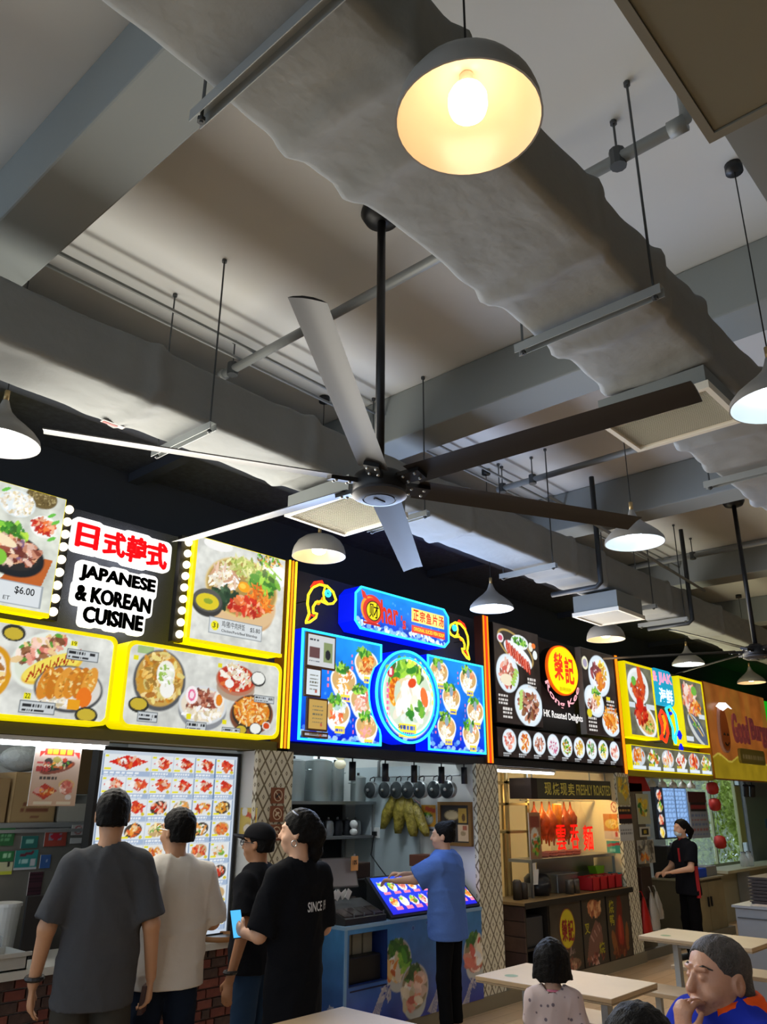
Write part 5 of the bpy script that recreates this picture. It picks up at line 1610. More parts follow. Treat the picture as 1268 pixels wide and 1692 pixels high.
# back of the kitchen: shelf with stock pots
t = thing('kitchen_shelf_rack', 'steel two-level rack of pots at the back of the fish soup kitchen', 'shelf', (6.0, 6.2, .1))
bx(t, 'upper_shelf', 5.3, 6.49, 5.98, 6.45, 1.68, 1.71, M_STEEL)
bx(t, 'lower_shelf', 5.3, 6.49, 5.98, 6.45, 1.36, 1.385, mat('dull_steel2', '6a6c6c', .5, .3))
bx(t, 'back_sheet', 5.3, 6.49, 6.45, 6.47, .8, 1.68, mat('black_back', '14161a', .5))
for x in (5.31, 6.46):
    for y in (5.99, 6.42):
        bx(t, 'post', x, x + .025, y, y + .025, .1, 1.68, M_GALV)
M_ALU = mat('aluminium_pot', '9fa9a6', .38, .7)
pot0 = None
for i, (x, y, r, h, lb) in enumerate(((5.54, 6.22, .115, .36, 'tall aluminium stock pot nearest the pillar on the rack'), (5.86, 6.2, .135, .37, 'widest aluminium stock pot on the rack'), (6.17, 6.28, .10, .35, 'tall aluminium stock pot standing behind a short one'), (6.33, 6.09, .08, .22, 'short pale pot in front on the rack'))):
    p = thing('stock_pot', lb, 'pot', (x, y, 1.711), 'stock pots on the kitchen rack', local=True)
    smooth_by_angle(MB().lathe([(.001, 0), (r * .96, 0), (r, .015), (r, h), (r * 1.03, h), (r * 1.03, h + .012), (r * .5, h + .03), (.001, h + .035)], n=28).go('pot_body', M_ALU, p))
    for s in (-1, 1):
        MB().tube([(s * r, -.04, h * .8), (s * (r + .03), -.03, h * .8), (s * (r + .03), .03, h * .8), (s * r, .04, h * .8)], .006, 6).go('handle', M_ALU, p)
    MB().cyl(0, 0, h + .03, h + .06, .014, 10).go('lid_knob', M_BLKP, p)
for i in range(7):
    x = 5.55 + i * .13
    p = thing('kettle', 'dark lidded pot on the lower rack shelf, number %s from the pillar' % ('one', 'two', 'three', 'four', 'five', 'six', 'seven')[i], 'pot', (x, 6.12, 1.386), 'dark pots on the lower rack shelf', local=True)
    md = mat('dark_pot', '2a2c30', .3, .5) if i % 3 else M_STEEL
    smooth_by_angle(MB().lathe([(.001, 0), (.05, 0), (.06, .04), (.055, .12), (.045, .14), (.001, .155)], n=20).go('pot_body', md, p))
    MB().sphere((0, 0, .163), .013, 8, 6).go('lid_knob', M_STEEL, p)
p = thing('figurine', 'small white round-headed figurine on the lower rack shelf edge', 'figurine', (6.2, 6.02, 1.386), local=True)
MB().sphere((0, 0, .035), .04, 14, 9, (1, 1, .85)).go('body', M_WHITE, p, True)
MB().sphere((0, 0, .105), .042, 14, 9).go('head', M_WHITE, p, True)
single('lantern', 'pale double-globe paper lamp hanging at the back of the fish soup kitchen', 'lamp', MB().sphere((5.92, 5.95, 2.14), .058, 14, 9, (1, 1, .7)).sphere((5.92, 5.95, 2.06), .06, 14, 9, (1, 1, .8)).cyl(5.92, 5.95, 2.18, 2.849, .004, 6), mat('paper_lamp', 'd8d4bc', .5, emis='d8d4a8', es=.25), smooth=True)
struct('window_1', MB().box(6.06, 6.40, 6.475, 6.497, 1.95, 2.2), mat('lit_pane', 'e8f4f4', .3, emis='dcecee', es=.9), 'bright hatch window high on the kitchen back wall')
pipe('gas_pipe', 'pale twin pipes at the back of the fish soup kitchen', [(5.60, 6.44, 1.72), (5.60, 6.44, 2.84)], .016)
pipe('gas_pipe', 'pale bent pipe over the hanging pans', [(6.44, 5.9, 1.95), (6.44, 5.9, 2.1), (6.44, 5.86, 2.13), (6.44, 5.2, 2.13)], .016)

# side wall: whiteboard door, hanging pans, snack bags, pictures
bx(tag(thing('whiteboard', 'pale writing board on the fish soup side wall', 'board', (6.5, 5.8, .9)), None), 'board', 6.488, 6.508, 5.40, 6.28, .85, 2.05, mat('board_pale', 'b8c4c6', .4))
t = thing('pan_rail', 'steel rail of hanging pans on the fish soup side wall', 'rail', (6.47, 5.4, 1.95))
MB().tube([(6.46, 6.0, 1.95), (6.46, 4.86, 1.95)], .008, 6).go('rail_bar', M_STEEL, t)
for y in (5.95, 5.4, 4.9):
    MB().tube([(6.46, y, 1.95), (6.509, y, 1.95)], .006, 6).go('rail_bracket', M_STEEL, t)
pan0 = None
nn_ = ('nearest the back', 'second from the back', 'third from the back', 'fourth from the back', 'fifth from the back', 'sixth from the back', 'nearest the pillar')
for i, y in enumerate((5.92, 5.72, 5.56, 5.41, 5.26, 5.08, 4.92)):
    if pan0 is None:
        pan0 = thing('hanging_pan', '', 'pan', (6.36, y, 1.82), 'lidded pans hung on the wall rail', local=True)
        # pan hung with its mouth facing the room
        pv = MB().lathe([(.001, .045), (.055, .045), (.075, .03), (.08, -.02), (.085, -.022), (.085, -.03), (.05, -.045), (.001, -.052)], n=24)
        pv.v = [(z, x, y_) for x, y_, z in pv.v]
        smooth_by_angle(pv.go('pan_body', M_STEEL, pan0))
        gl = MB().lathe([(.001, -.056), (.05, -.05), (.078, -.036)], n=24)
        gl.v = [(z, x, y_) for x, y_, z in gl.v]
        gl.go('glass_lid', mat('dark_glass', '2c3234', .15, .2), pan0, True)
        MB().sphere((-.065, 0, 0), .016, 8, 6).go('lid_knob', M_STEEL, pan0)
        MB().tube([(0, -.03, .08), (.01, -.03, .115), (.03, 0, .128), (.01, .03, .115), (0, .03, .08)], .006, 6).go('handle', M_BLKP, pan0)
        o = pan0
    else:
        o = copy_tree(pan0, (6.36, y, 1.82))
    o['label'] = 'lidded steel pan hung on the wall rail, ' + nn_[i]
for i, (y, z, s) in enumerate(((5.72, 1.47, 1.0), (5.57, 1.45, 1.1), (5.43, 1.43, 1.1), (5.31, 1.40, .9))):
    p = thing('snack_bag', ('farthest', 'second', 'third', 'nearest')[i] + ' yellow snack bag in the bunch on the side wall', 'bag', (6.40, y, z + .15), 'bunch of snack bags on the side wall', local=True)
    m = MB()
    st = []
    for k in range(9):
        zz = -.17 * s + .34 * s * k / 8
        w = .065 * s * math.sin(math.pi * (k + .6) / 9.2) ** .5 * (1 + .1 * math.sin(5 * k + i))
        st.append((zz, w))
    v, f = [], []
    n = 14
    for zz, w in st:
        for j in range(n):
            a = 2 * math.pi * j / n
            v.append((w * .75 * math.cos(a) + .02 * (zz) * (i - 1), w * 1.05 * math.sin(a) * (1 + .12 * math.sin(3 * a + 9 * zz)) + zz * .35 * (1.5 - i) * -1, zz))
    for k in range(len(st) - 1):
        for j in range(n):
            f.append((k * n + j, k * n + (j + 1) % n, (k + 1) * n + (j + 1) % n, (k + 1) * n + j))
    f += [tuple(range(n - 1, -1, -1)), tuple(range((len(st) - 1) * n, len(st) * n))]
    mesh_obj('bag_body', v, f, mat('snack_yellow', '9a8a34', .25, noise=.5, nscale=18, bump=.8, bscale=30), p, True)
    MB().tube([(0, 0, .16 * s), (.06, (5.52 - y) * .6, .2 * s)], .006, 5).go('bag_tie', mat('pink_tie', 'd8a0b0', .5), p)
q = Canvas(.18, .26, .009, 'd89a30')
q.rect(0, .18, 0, .06, 'c8ccd4').bars(.02, .15, .02, .02, '404850', 5).ell(.08, .13, .07, .05, 'a8b0a8').ell(.08, .13, .055, .038, 'd0d8d0').blobs(.08, .17, .06, .02, GREEN, 14, .5).poly([(.05, .21), (.18, .185), (.18, .225), (.05, .25)], 'c85038')
sheet_thing('poster', 'small orange soup poster on the fish soup side wall', 'poster', q, on_x(5.37, 1.42, 6.490), PAPER, MB().box(6.492, 6.509, 5.19, 5.37, 1.42, 1.68))
t = thing('picture_frame', 'gold framed menu picture on the fish soup side wall', 'picture', (6.48, 4.95, 1.32))
mf = mat('gold_frame', '8a6430', .4, .2)
for (ya, yb, za, zb) in ((4.755, 4.785, 1.32, 1.71), (5.12, 5.15, 1.32, 1.71), (4.785, 5.12, 1.32, 1.35), (4.785, 5.12, 1.68, 1.71)):
    bx(t, 'frame_bar', 6.47, 6.505, ya, yb, za, zb, mf)
q = Canvas(.335, .33, .008, '2c2622')
q.ell(.13, .24, .09, .045, 'a08a60').ell(.13, .24, .075, .035, 'c8b48a').rect(.02, .19, .03, .14, '3c322c').bars(.03, .17, .11, .008, '8a7a60', 6).bars(.03, .17, .08, .008, '8a7a60', 6).bars(.03, .17, .05, .008, '8a7a60', 6)
q.rect(.21, .31, .17, .3, 'c8a040').ell(.27, .22, .02, .035, '6a4a20').rect(.2, .32, .015, .16, 'd8b890').rect(.26, .31, .11, .15, 'b06040').ell(.26, .08, .03, .02, 'a88a60')
q.sheet('picture_print', on_x(5.12, 1.35, 6.485), PAPER, t)
bx(t, 'backboard', 6.487, 6.503, 4.786, 5.119, 1.351, 1.679, M_BLKP)
t = thing('power_socket', 'wall socket with hanging black cords at the rack end', 'socket', (6.48, 6.1, 1.4))
bx(t, 'socket_plate', 6.475, 6.487, 5.92, 6.04, 1.36, 1.46, M_WHITE)
bx(t, 'plug', 6.45, 6.475, 5.95, 6.0, 1.38, 1.42, M_BLKP)
MB().tube([(6.45, 5.97, 1.38), (6.42, 5.98, 1.2), (6.40, 5.85, 1.1), (6.42, 5.75, 1.0), (6.42, 5.75, .83)], .006, 5).go('cord', M_BLKP, t)
t = thing('wooden_rack', 'small brown wooden box on a stand beside the picture frame', 'box', (6.3, 5.0, .1))
bx(t, 'stand', 6.28, 6.43, 5.14, 5.30, .1, 1.14, M_DWOOD)
bx(t, 'box_body', 6.24, 6.45, 5.10, 5.32, 1.14, 1.24, mat('red_brown_box', '6a3a28', .5), .006)
# --- third stall: roast meat counter
t = thing('roast_counter', 'dark wood counter of the roast stall with three picture panels', 'counter', (8.2, 4.9, .1))
bx(t, 'worktop', 7.12, 9.375, 4.63, 5.10, .78, .805, mat('counter_tan', '8a7048', .4))
m = MB().box(7.16, 7.18, 4.66, 5.08, .11, .78).box(7.60, 9.37, 4.68, 5.08, .11, .78).box(7.18, 7.60, 5.06, 5.08, .11, .78).box(7.18, 7.60, 4.68, 5.06, .11, .14).box(7.18, 7.60, 4.68, 5.06, .38, .40)
m.go('carcass', mat('carcass_dark', '24201c', .55), t)
bx(t, 'edge_band', 7.12, 9.375, 4.622, 4.63, .755, .807, mat('edge_black', '1e1c18', .5))
for k in range(5):
    z0_ = .115 + k * .132
    bx(t, 'plank', 7.14, 7.158, 4.655, 5.085, z0_, z0_ + .126, mat('plank_%d' % (k % 3), ('523a30', '46302a', '5c4236')[k % 3], .6, noise=.35, nscale=7), .003)
single('storage_bin', 'dark grey bin inside the roast counter opening', 'bin', MB().bbox(7.22, 7.57, 4.72, 5.0, .401, .66, .01), mat('bin_grey', '34363a', .5))
def panel_bg(w, h):
    q = Canvas(w, h, .01, '3e372e')
    return q.noise(.4, .15)
q = panel_bg(.62, .65)
q.ell(.33, .39, .155, .185, '8a3020').ell(.33, .39, .145, .175, 'd8c828')
q.ell(.36, .06, .2, .06, '8a6a50').blobs(.36, .07, .18, .05, MEAT + ['c8a080'], 40, .3).blobs(.36, .18, .12, .03, ['b09a98', '8a7674'], 16, .4)
q.sheet('left_picture_panel', on_y(7.62, .12, 4.672), PAPER, t)
text_fit('emblem_character', '榮', 7.835, 7.945, .40, .60, 4.668, mat('emblem_red', '98281c', .5), t, .03)
text_fit('emblem_character', '記', 7.955, 8.065, .39, .59, 4.668, mat('emblem_red', '98281c', .5), t, .03)
q = panel_bg(.52, .65)
q.ell(.28, .53, .14, .08, 'a86a44', -.3).blobs(.28, .53, .13, .07, ['c07a4e', '9a5234', 'd8a878'], 30, .4).poly([(.05, .05), (.12, .25), (.28, .42), (.4, .35), (.42, .2), (.2, .02)], '7a5448')
for k in range(6):
    q.line([(.16 + k * .04, .30 + k * .02 - .02), (.22 + k * .035, .22 + k * .022)], .018, ['b08a80', '8a5a50'][k % 2])
q.blobs(.25, .06, .2, .05, MEAT, 24, .4)
q.sheet('middle_picture_panel', on_y(8.255, .12, 4.672), PAPER, t)
yc2 = mat('calligraphy_yellow', 'b0a828', .5)
text_fit('calligraphy', '叉', 8.29, 8.40, .42, .52, 4.668, yc2, t, .02)
text_fit('calligraphy', '烧', 8.57, 8.69, .21, .32, 4.668, yc2, t, .02)
q = panel_bg(.53, .65)
q.poly([(.2, .04), (.14, .2), (.22, .42), (.26, .6), (.33, .62), (.36, .5), (.34, .3), (.4, .1), (.38, .03)], '6a2018').ell(.29, .26, .07, .16, '9a2a1c').ell(.28, .3, .03, .12, 'b8402c').ell(.13, .16, .05, .13, '8a5428', .3).ell(.43, .2, .04, .14, '8a5428', -.1).blobs(.28, .06, .18, .05, ['8a4a28', '6a3018'], 24, .4)
q.sheet('right_picture_panel', on_y(8.80, .12, 4.672), PAPER, t)
text_fit('calligraphy', '烧', 8.85, 8.96, .57, .70, 4.668, yc2, t, .02)
text_fit('calligraphy', '鸭', 8.85, 8.95, .45, .56, 4.668, yc2, t, .02)
for x in (8.245, 8.787):
    bx(t, 'panel_divider', x, x + .012, 4.664, 4.672, .12, .77, mat('edge_black', '1e1c18'))

t = thing('shop_header_sign', 'dark board sign reading FRESHLY ROASTED above the hanging ducks', 'sign', (8.5, 4.8, 1.74))
bx(t, 'board', 7.72, 9.375, 4.79, 4.84, 1.745, 1.955, mat('olive_board', '4a483a', .5))
bx(t, 'dark_end_cap', 7.60, 7.72, 4.79, 5.06, 1.745, 1.955, mat('dark_cap', '2a1e1a', .6))
ly = mat('letter_olive', 'b8a84a', .5, emis='b8a84a', es=.12)
for i, s in enumerate('现烧现卖'):
    text_fit('character', s, 7.86 + i * .165, 7.86 + i * .165 + .14, 1.785, 1.915, 4.786, ly, t, .012)
text_fit('lettering', 'FRESHLY ROASTED', 8.54, 9.36, 1.79, 1.905, 4.786, ly, t, .012)
for x in (7.63, 9.36):
    bx(t, 'support_post', x, x + .012, 4.85, 4.862, 1.955, 2.05, M_GALV)

# display glass and shelf
t = thing('display_shelf', 'steel glass-fronted display shelf of the roast stall', 'display case', (8.3, 4.9, .8))
bx(t, 'steel_shelf', 7.55, 9.36, 4.80, 5.08, 1.13, 1.16, M_STEEL)
bx(t, 'hanging_rail', 7.75, 9.37, 5.02, 5.04, 1.725, 1.74, M_STEEL)
bx(t, 'front_glass', 7.95, 9.365, 4.802, 4.806, 1.16, 1.745, mat('shop_glass', 'e8f4f0', .05, trans=1.0, alpha=.12, spec=.5))
for x in (7.56, 9.34):
    bx(t, 'leg', x, x + .025, 4.81, 4.835, .806, 1.13, M_STEEL)
bx(t, 'back_sheet', 8.1, 9.36, 5.085, 5.095, .81, 1.13, M_STEEL)
mr = mat('red_character', 'e82818', .5, emis='e82818', es=.5)
for i, (s, x, z0_, z1_, w) in enumerate((('雲', 8.06, 1.23, 1.48, .2), ('吞', 8.36, 1.23, 1.48, .18), ('麵', 8.64, 1.21, 1.47, .22))):
    text_fit('red_character', s, x, x + w, z0_, z1_, 4.799, mr, t, .0, fat=.004)
t = thing('warm_strip_lamp', 'warm strip lamp hidden behind the roast stall sign board', 'lamp', (8.6, 5.0, 1.7))
bx(t, 'housing', 7.9, 9.3, 4.97, 5.03, 1.80, 1.83, M_WHITE)
MB().tube([(7.92, 5.0, 1.79), (9.28, 5.0, 1.79)], .012, 8).go('tube', mat('warm_tube', 'fff0d0', .5, emis='ffd890', es=60.0), t)
for x in (7.95, 9.25):
    bx(t, 'drop_rod', x, x + .01, 4.995, 5.005, 1.83, 2.849, M_GALV)

# roast ducks and meat on hooks
M_ROAST = [mat('roast_skin_a', 'c05a1c', .25, noise=.5, nscale=14, bump=.4, bscale=30), mat('roast_skin_b', 'a04420', .25, noise=.5, nscale=14, bump=.4, bscale=30), mat('roast_skin_c', 'e0821c', .25, noise=.4, nscale=12, bump=.4, bscale=30)]
def duck(x, y, s, k, label):
    p = thing('roast_duck', label, 'roast meat', (x, y, 1.72), 'roast meats hung in the display', local=True)
    st = [(-.0, .012), (-.05, .016), (-.09, .03), (-.14, .072), (-.22, .098), (-.29, .09), (-.35, .06), (-.39, .02), (-.42, .008)]
    n = 16
    v, f = [], []
    for i, (z_, r) in enumerate(st):
        for j in range(n):
            a = 2 * math.pi * j / n
            v.append((s * r * .84 * math.cos(a), s * r * .8 * math.sin(a), s * z_))
    for i in range(len(st) - 1):
        for j in range(n):
            f.append((i * n + j, i * n + (j + 1) % n, (i + 1) * n + (j + 1) % n, (i + 1) * n + j))
    f += [tuple(range(n)), tuple(range(len(st) * n - 1, (len(st) - 1) * n - 1, -1))]
    mesh_obj('duck_body', v, f, M_ROAST[k], p, True)
    for q in (-1, 1):
        MB().tube([(q * .06 * s, 0, -.15 * s), (q * .1 * s, -.02, -.2 * s), (q * .085 * s, -.03, -.27 * s)], [.022 * s, .018 * s, .008 * s], 8).go('wing', M_ROAST[k], p, True)
        MB().tube([(q * .04 * s, 0, -.33 * s), (q * .055 * s, 0, -.40 * s), (q * .05 * s, 0, -.46 * s)], [.026 * s, .016 * s, .008 * s], 8).go('drumstick', M_ROAST[k], p, True)
    MB().tube([(0, 0, 0), (0, 0, .012), (0, .006, .018)], .003, 5).go('hook', M_STEEL, p)
for i, (x, k, s, lb) in enumerate(((8.02, 1, .9, 'first'), (8.18, 0, .95, 'second'), (8.34, 0, 1.0, 'third'), (8.66, 1, 1.0, 'fifth'), (8.80, 1, .85, 'sixth'))):
    duck(x, 5.03, s, k, 'glazed brown roast duck, %s of the hanging row' % lb)
p = thing('roast_pork_slab', 'flat orange slab of roast pork hung among the ducks', 'roast meat', (8.5, 5.03, 1.3), 'roast meats hung in the display')
MB().bbox(8.42, 8.58, 5.01, 5.05, 1.33, 1.70, .012).go('slab', M_ROAST[2], p, True)
MB().tube([(8.5, 5.03, 1.70), (8.5, 5.03, 1.735)], .003, 5).go('hook', M_STEEL, p)

# on the shelf and counter
for i in range(5):
    x = 8.02 + i * .17
    for k in range(2):
        o = MB().lathe([(.001, 0), (.05, 0), (.075, .03), (.07, .03), (.045, .006)], (x, 4.95, 1.161 + k * .022), 18).go('bowl', mat('pink_bowl', 'c87a68', .4), None, True)
        tag(o, '%s pink bowl in the %s pile on the display shelf from the menu card' % (('lower', 'upper')[k], ('first', 'second', 'third', 'fourth', 'fifth')[i]), 'bowl', 'pink bowls on the display shelf')
q = Canvas(.22, .45, .014, 'a87a58')
q.rect(.02, .2, .3, .42, '8a4030').ell(.1, .2, .08, .1, 'd8d8cc').blobs(.12, .15, .07, .08, GREEN + ORANGE, 20, .4)
sheet_thing('menu_card', 'standing picture menu card at the end of the display shelf', 'sign', q, on_y(7.60, 1.161, 4.84), PAPER, MB().box(7.60, 7.82, 4.841, 4.85, 1.161, 1.61))
def basket(x, lb):
    p = thing('red_basket', lb, 'basket', (x, 4.82, .806), 'red plastic baskets on the roast counter', local=True)
    mr_ = mat('red_plastic', 'c82830', .35)
    m = MB()
    for (x0_, x1_, y0_, y1_) in ((-.075, .075, -.1, -.094), (-.075, .075, .094, .1), (-.075, -.069, -.1, .1), (.069, .075, -.1, .1)):
        m.box(x0_, x1_, y0_, y1_, 0, .13)
    m.box(-.075, .075, -.1, .1, 0, .005).go('basket_body', mr_, p)
    MB().box(-.08, .08, -.106, -.1, .118, .135).box(-.08, .08, .1, .106, .118, .135).go('rim', mr_, p)
    for k in range(3):
        MB().sphere((-.045 + .045 * k, -.05, .12), .028, 8, 6).go('sachet', mat('sachet_red', 'b04030', .4, noise=.4, nscale=30), p)
for i, x in enumerate((8.70, 8.88, 9.06, 9.24)):
    basket(x, 'red plastic basket of sachets, %s from the steel container' % ('first', 'second', 'third', 'fourth')[i])
t = thing('steel_container', 'square brushed steel container on the roast counter', 'container', (8.35, 4.95, .806))
bx(t, 'container_body', 8.13, 8.56, 4.86, 5.06, .806, .98, M_STEEL, .006)
bx(t, 'container_lid', 8.12, 8.57, 4.85, 5.07, .981, .99, M_GALV)
for i, x in enumerate((8.20, 8.32)):
    single('steel_canister', 'small steel canister %s the steel container' % ('before the end of', 'at the front of')[i], 'canister', MB().lathe([(.001, 0), (.045, 0), (.045, .12), (.04, .14), (.001, .14)], (x, 4.76, .806), 18), mat('canister', '6a6660', .35, .6), smooth=True)
single('green_scoop', 'bright green plastic scoop lid above the red baskets', 'lid', MB().add([(9.10, 4.93, 1.02), (9.32, 4.93, 1.02), (9.30, 4.93, .94), (9.14, 4.93, .94), (9.10, 5.03, 1.02), (9.32, 5.03, 1.02), (9.30, 5.03, .94), (9.14, 5.03, .94)], [(0, 3, 2, 1), (4, 5, 6, 7), (0, 1, 5, 4), (1, 2, 6, 5), (2, 3, 7, 6), (3, 0, 4, 7)]).cyl(9.22, 4.98, .806, .94, .04, 14), mat('lime_plastic', '8ad020', .4))
single('teal_box', 'teal carton beside the red baskets', 'box', MB().bbox(9.335, 9.37, 4.74, 4.9, .806, .95, .004), mat('teal_card', '3a9a98', .5))
t = thing('rice_cooker', 'dark round rice cooker on the roast counter behind the paper slips', 'cooker', (7.86, 4.97, .806))
MB().lathe([(.001, 0), (.12, 0), (.14, .05), (.14, .16), (.001, .16)], (7.86, 4.94, .806), 24).go('cooker_body', mat('cooker_dark', '1c1c20', .3), t, True)
MB().lathe([(.14, .162), (.1, .2), (.03, .21), (.001, .21)], (7.86, 4.94, .806), 24).go('cooker_lid', mat('cooker_dark', '1c1c20'), t, True)
single('steel_pan', 'small square steel pan beside the rice cooker', 'pan', MB().bbox(7.61, 7.70, 4.88, 5.04, .806, .93, .006), M_STEEL)
for i, (x, h) in enumerate(((7.34, .16), (7.45, .13))):
    single('plastic_bottle', 'dark plastic container, %s of two at the roast counter end' % ('taller', 'shorter')[i], 'container', MB().lathe([(.001, 0), (.045, 0), (.045, h), (.03, h + .02), (.001, h + .02)], (x, 4.85, .806), 16), mat('brown_black', '3a322c', .4), smooth=True)
t = thing('order_slips', 'paper slips hanging from the steel post', 'paper', (7.58, 4.78, .97))
MB().obox((7.585, 4.795, 1.04), (.9, .2, 0), (0, 0, 1), (0, 1, 0), .05, .09, .001).go('slip', M_WHITE, t)
MB().obox((7.60, 4.79, 1.0), (.95, -.1, 0), (.2, 0, 1), (0, 1, 0), .04, .07, .001).go('slip', M_WHITE, t)

# wooden rack at the left of the roast kitchen, apron
t = thing('kitchen_rack', 'pale metal rack with shelves inside the roast kitchen', 'rack', (7.9, 5.2, .1))
mrk = mat('brass_rack', 'b09a64', .4, .3)
for x, y in ((7.60, 5.1), (8.0, 5.1), (7.60, 5.42), (8.0, 5.42)):
    bx(t, 'post', x, x + .035, y, y + .03, .1, 2.3, mrk)
for z_ in (1.40, 1.68, 1.9):
    bx(t, 'rack_shelf', 7.60, 8.035, 5.1, 5.45, z_, z_ + .025, mrk)
t = thing('hanging_apron', 'red apron hanging by the patterned pillar of the roast stall', 'apron', (7.3, 5.3, 1.5))
v, f = [], []
for i in range(7):
    for j in range(7):
        u, w = j / 6, i / 6
        v.append((7.50 + (u - .5) * (.09 + .16 * (1 - abs(w - .6))), 5.3 + .02 * math.sin(9 * u + 3 * w), 1.90 - w * .36))
for i in range(6):
    for j in range(6):
        f.append((i * 7 + j, i * 7 + j + 1, (i + 1) * 7 + j + 1, (i + 1) * 7 + j))
o = mesh_obj('apron_cloth', v, f, mat('apron_red', 'b01c20', .7), t, True)
md_ = o.modifiers.new('thickness', 'SOLIDIFY')
md_.thickness = .012
MB().tube([(7.50, 5.3, 1.9), (7.50, 5.3, 2.02), (7.60, 5.2, 2.02)], .005, 5).go('apron_hook', M_GALV, t)

def wall_sheet(name, label, xa, ya, xb, yb, X, col, marks, cat='poster', group=None):
    a, b = at_x(xa, yb, X), at_x(xb, ya, X)
    q = Canvas(abs(a[1] - b[1]), b[2] - a[2], .01, col)
    marks(q)
    return sheet_thing(name, label, cat, q, on_x(a[1], a[2], X), PAPER, MB().box(X + .001, X + .005, b[1], a[1], a[2], b[2]), group)
wall_sheet('poster', 'orange noodle poster on the yellow roast stall wall', 1000, 1345, 1023, 1386, 9.383, 'd8802a', lambda q: q.ell(q.w * .5, q.h * .6, q.w * .42, q.h * .2, 'e8c050').blobs(q.w * .5, q.h * .6, q.w * .3, q.h * .12, GOLD, 20, .4).rect(0, q.w, 0, q.h * .3, 'd8c0b0').ell(q.w * .75, q.h * .2, .02, .03, 'c04030'))
wall_sheet('sticker', 'round red no-smoking mark on the yellow wall', 1010, 1324, 1020, 1343, 9.383, 'f0dcae', lambda q: q.ell(q.w * .5, q.h * .5, q.w * .5, q.h * .48, 'b04838').ell(q.w * .5, q.h * .5, q.w * .38, q.h * .36, 'e8d0a8').line([(q.w * .2, q.h * .8), (q.w * .8, q.h * .2)], .012, 'b04838'), 'sticker')
wall_sheet('poster', 'teal card with red ribbon on the yellow roast stall wall', 1004, 1390, 1026, 1409, 9.383, '2a9488', lambda q: q.poly([(.01, q.h * .5), (q.w, q.h * .7), (q.w, q.h * .9), (.01, q.h * .75)], 'a83038').rect(q.w * .2, q.w * .6, q.h * .1, q.h * .35, '80c0b8'))
stk('notice', 'dark notice taped on the far patterned pillar', 1024, 1333, 1043, 1361, '2c2422', lambda q: q.rect(0, q.w, q.h * .3, q.h * .55, 'a83028').bars(.03, q.w - .03, q.h * .7, .03, 'b88a40', 4), Y=4.69, cat='notice', group='notices on the far pillar')
stk('notice', 'white notice below the dark one on the far pillar', 1026, 1362, 1046, 1390, 'c8c8c4', lambda q: q.bars(.03, q.w - .03, q.h * .6, .02, '808080', 5).bars(.03, q.w - .03, q.h * .4, .02, '808080', 5), Y=4.69, cat='notice', group='notices on the far pillar')
stk('notice', 'yellow flowered notice at the top of the far pillar', 1022, 1284, 1037, 1330, 'b0a878', lambda q: q.ell(q.w * .5, q.h * .6, q.w * .3, q.h * .2, 'd8d040').blobs(q.w * .5, q.h * .6, q.w * .4, q.h * .35, YEL + ['8a8a60'], 24, .3), Y=4.69, cat='notice', group='notices on the far pillar')

# --- fourth stall: seafood kitchen
t = thing('till_lectern', 'narrow wood-front service post with posters beside the seafood stall', 'stand', (10.05, 4.85, 0))
bx(t, 'post_body', 9.72, 10.25, 4.80, 5.1, .1, 1.95, mat('post_wood', '6e6450', .6, noise=.2, nscale=4))
bx(t, 'orange_edge', 9.715, 9.80, 4.785, 4.80, .2, .9, mat('edge_orange', 'b8763a', .5))
bx(t, 'dark_box', 9.86, 10.14, 4.74, 4.80, .62, .98, mat('brown_dark', '3c2c26', .5), .006)
stk('poster', 'pale leafy poster at the top of the service post', 1056, 1312, 1071, 1362, 'b8b898', lambda q: q.blobs(q.w * .5, q.h * .6, q.w * .35, q.h * .3, YEL + GREEN, 30, .3), Y=4.785, cat='poster', group='posters on the service post')
stk('poster', 'black square emblem sticker on the service post', 1059, 1366, 1074, 1383, 'd0ccb8', lambda q: q.rect(q.w * .15, q.w * .85, q.h * .15, q.h * .85, '1c1c14').rect(q.w * .35, q.w * .65, q.h * .35, q.h * .65, 'b89a30'), Y=4.785, cat='poster', group='posters on the service post')
stk('poster', 'crowded picture poster in the middle of the service post', 1057, 1387, 1080, 1428, 'b8b4a4', lambda q: q.blobs(q.w * .5, q.h * .55, q.w * .45, q.h * .45, ['8a8a80', 'c8c0a8', '60584c'], 60, .25).blobs(q.w * .4, q.h * .25, q.w * .3, q.h * .2, ORANGE, 20, .4), Y=4.785, cat='poster', group='posters on the service post')
single('red_lantern_cloth', 'red cloth swag under the seafood fascia', 'cloth', MB().add([(9.75, 4.80, 2.03), (10.35, 4.80, 2.03), (10.5, 4.80, 1.86), (9.75, 4.80, 1.84), (9.75, 4.83, 2.03), (10.35, 4.83, 2.03), (10.5, 4.83, 1.86), (9.75, 4.83, 1.84)], [(0, 1, 2, 3), (7, 6, 5, 4), (0, 4, 5, 1), (1, 5, 6, 2), (2, 6, 7, 3), (3, 7, 4, 0)]), mat('cloth_red', 'a01e1c', .7))
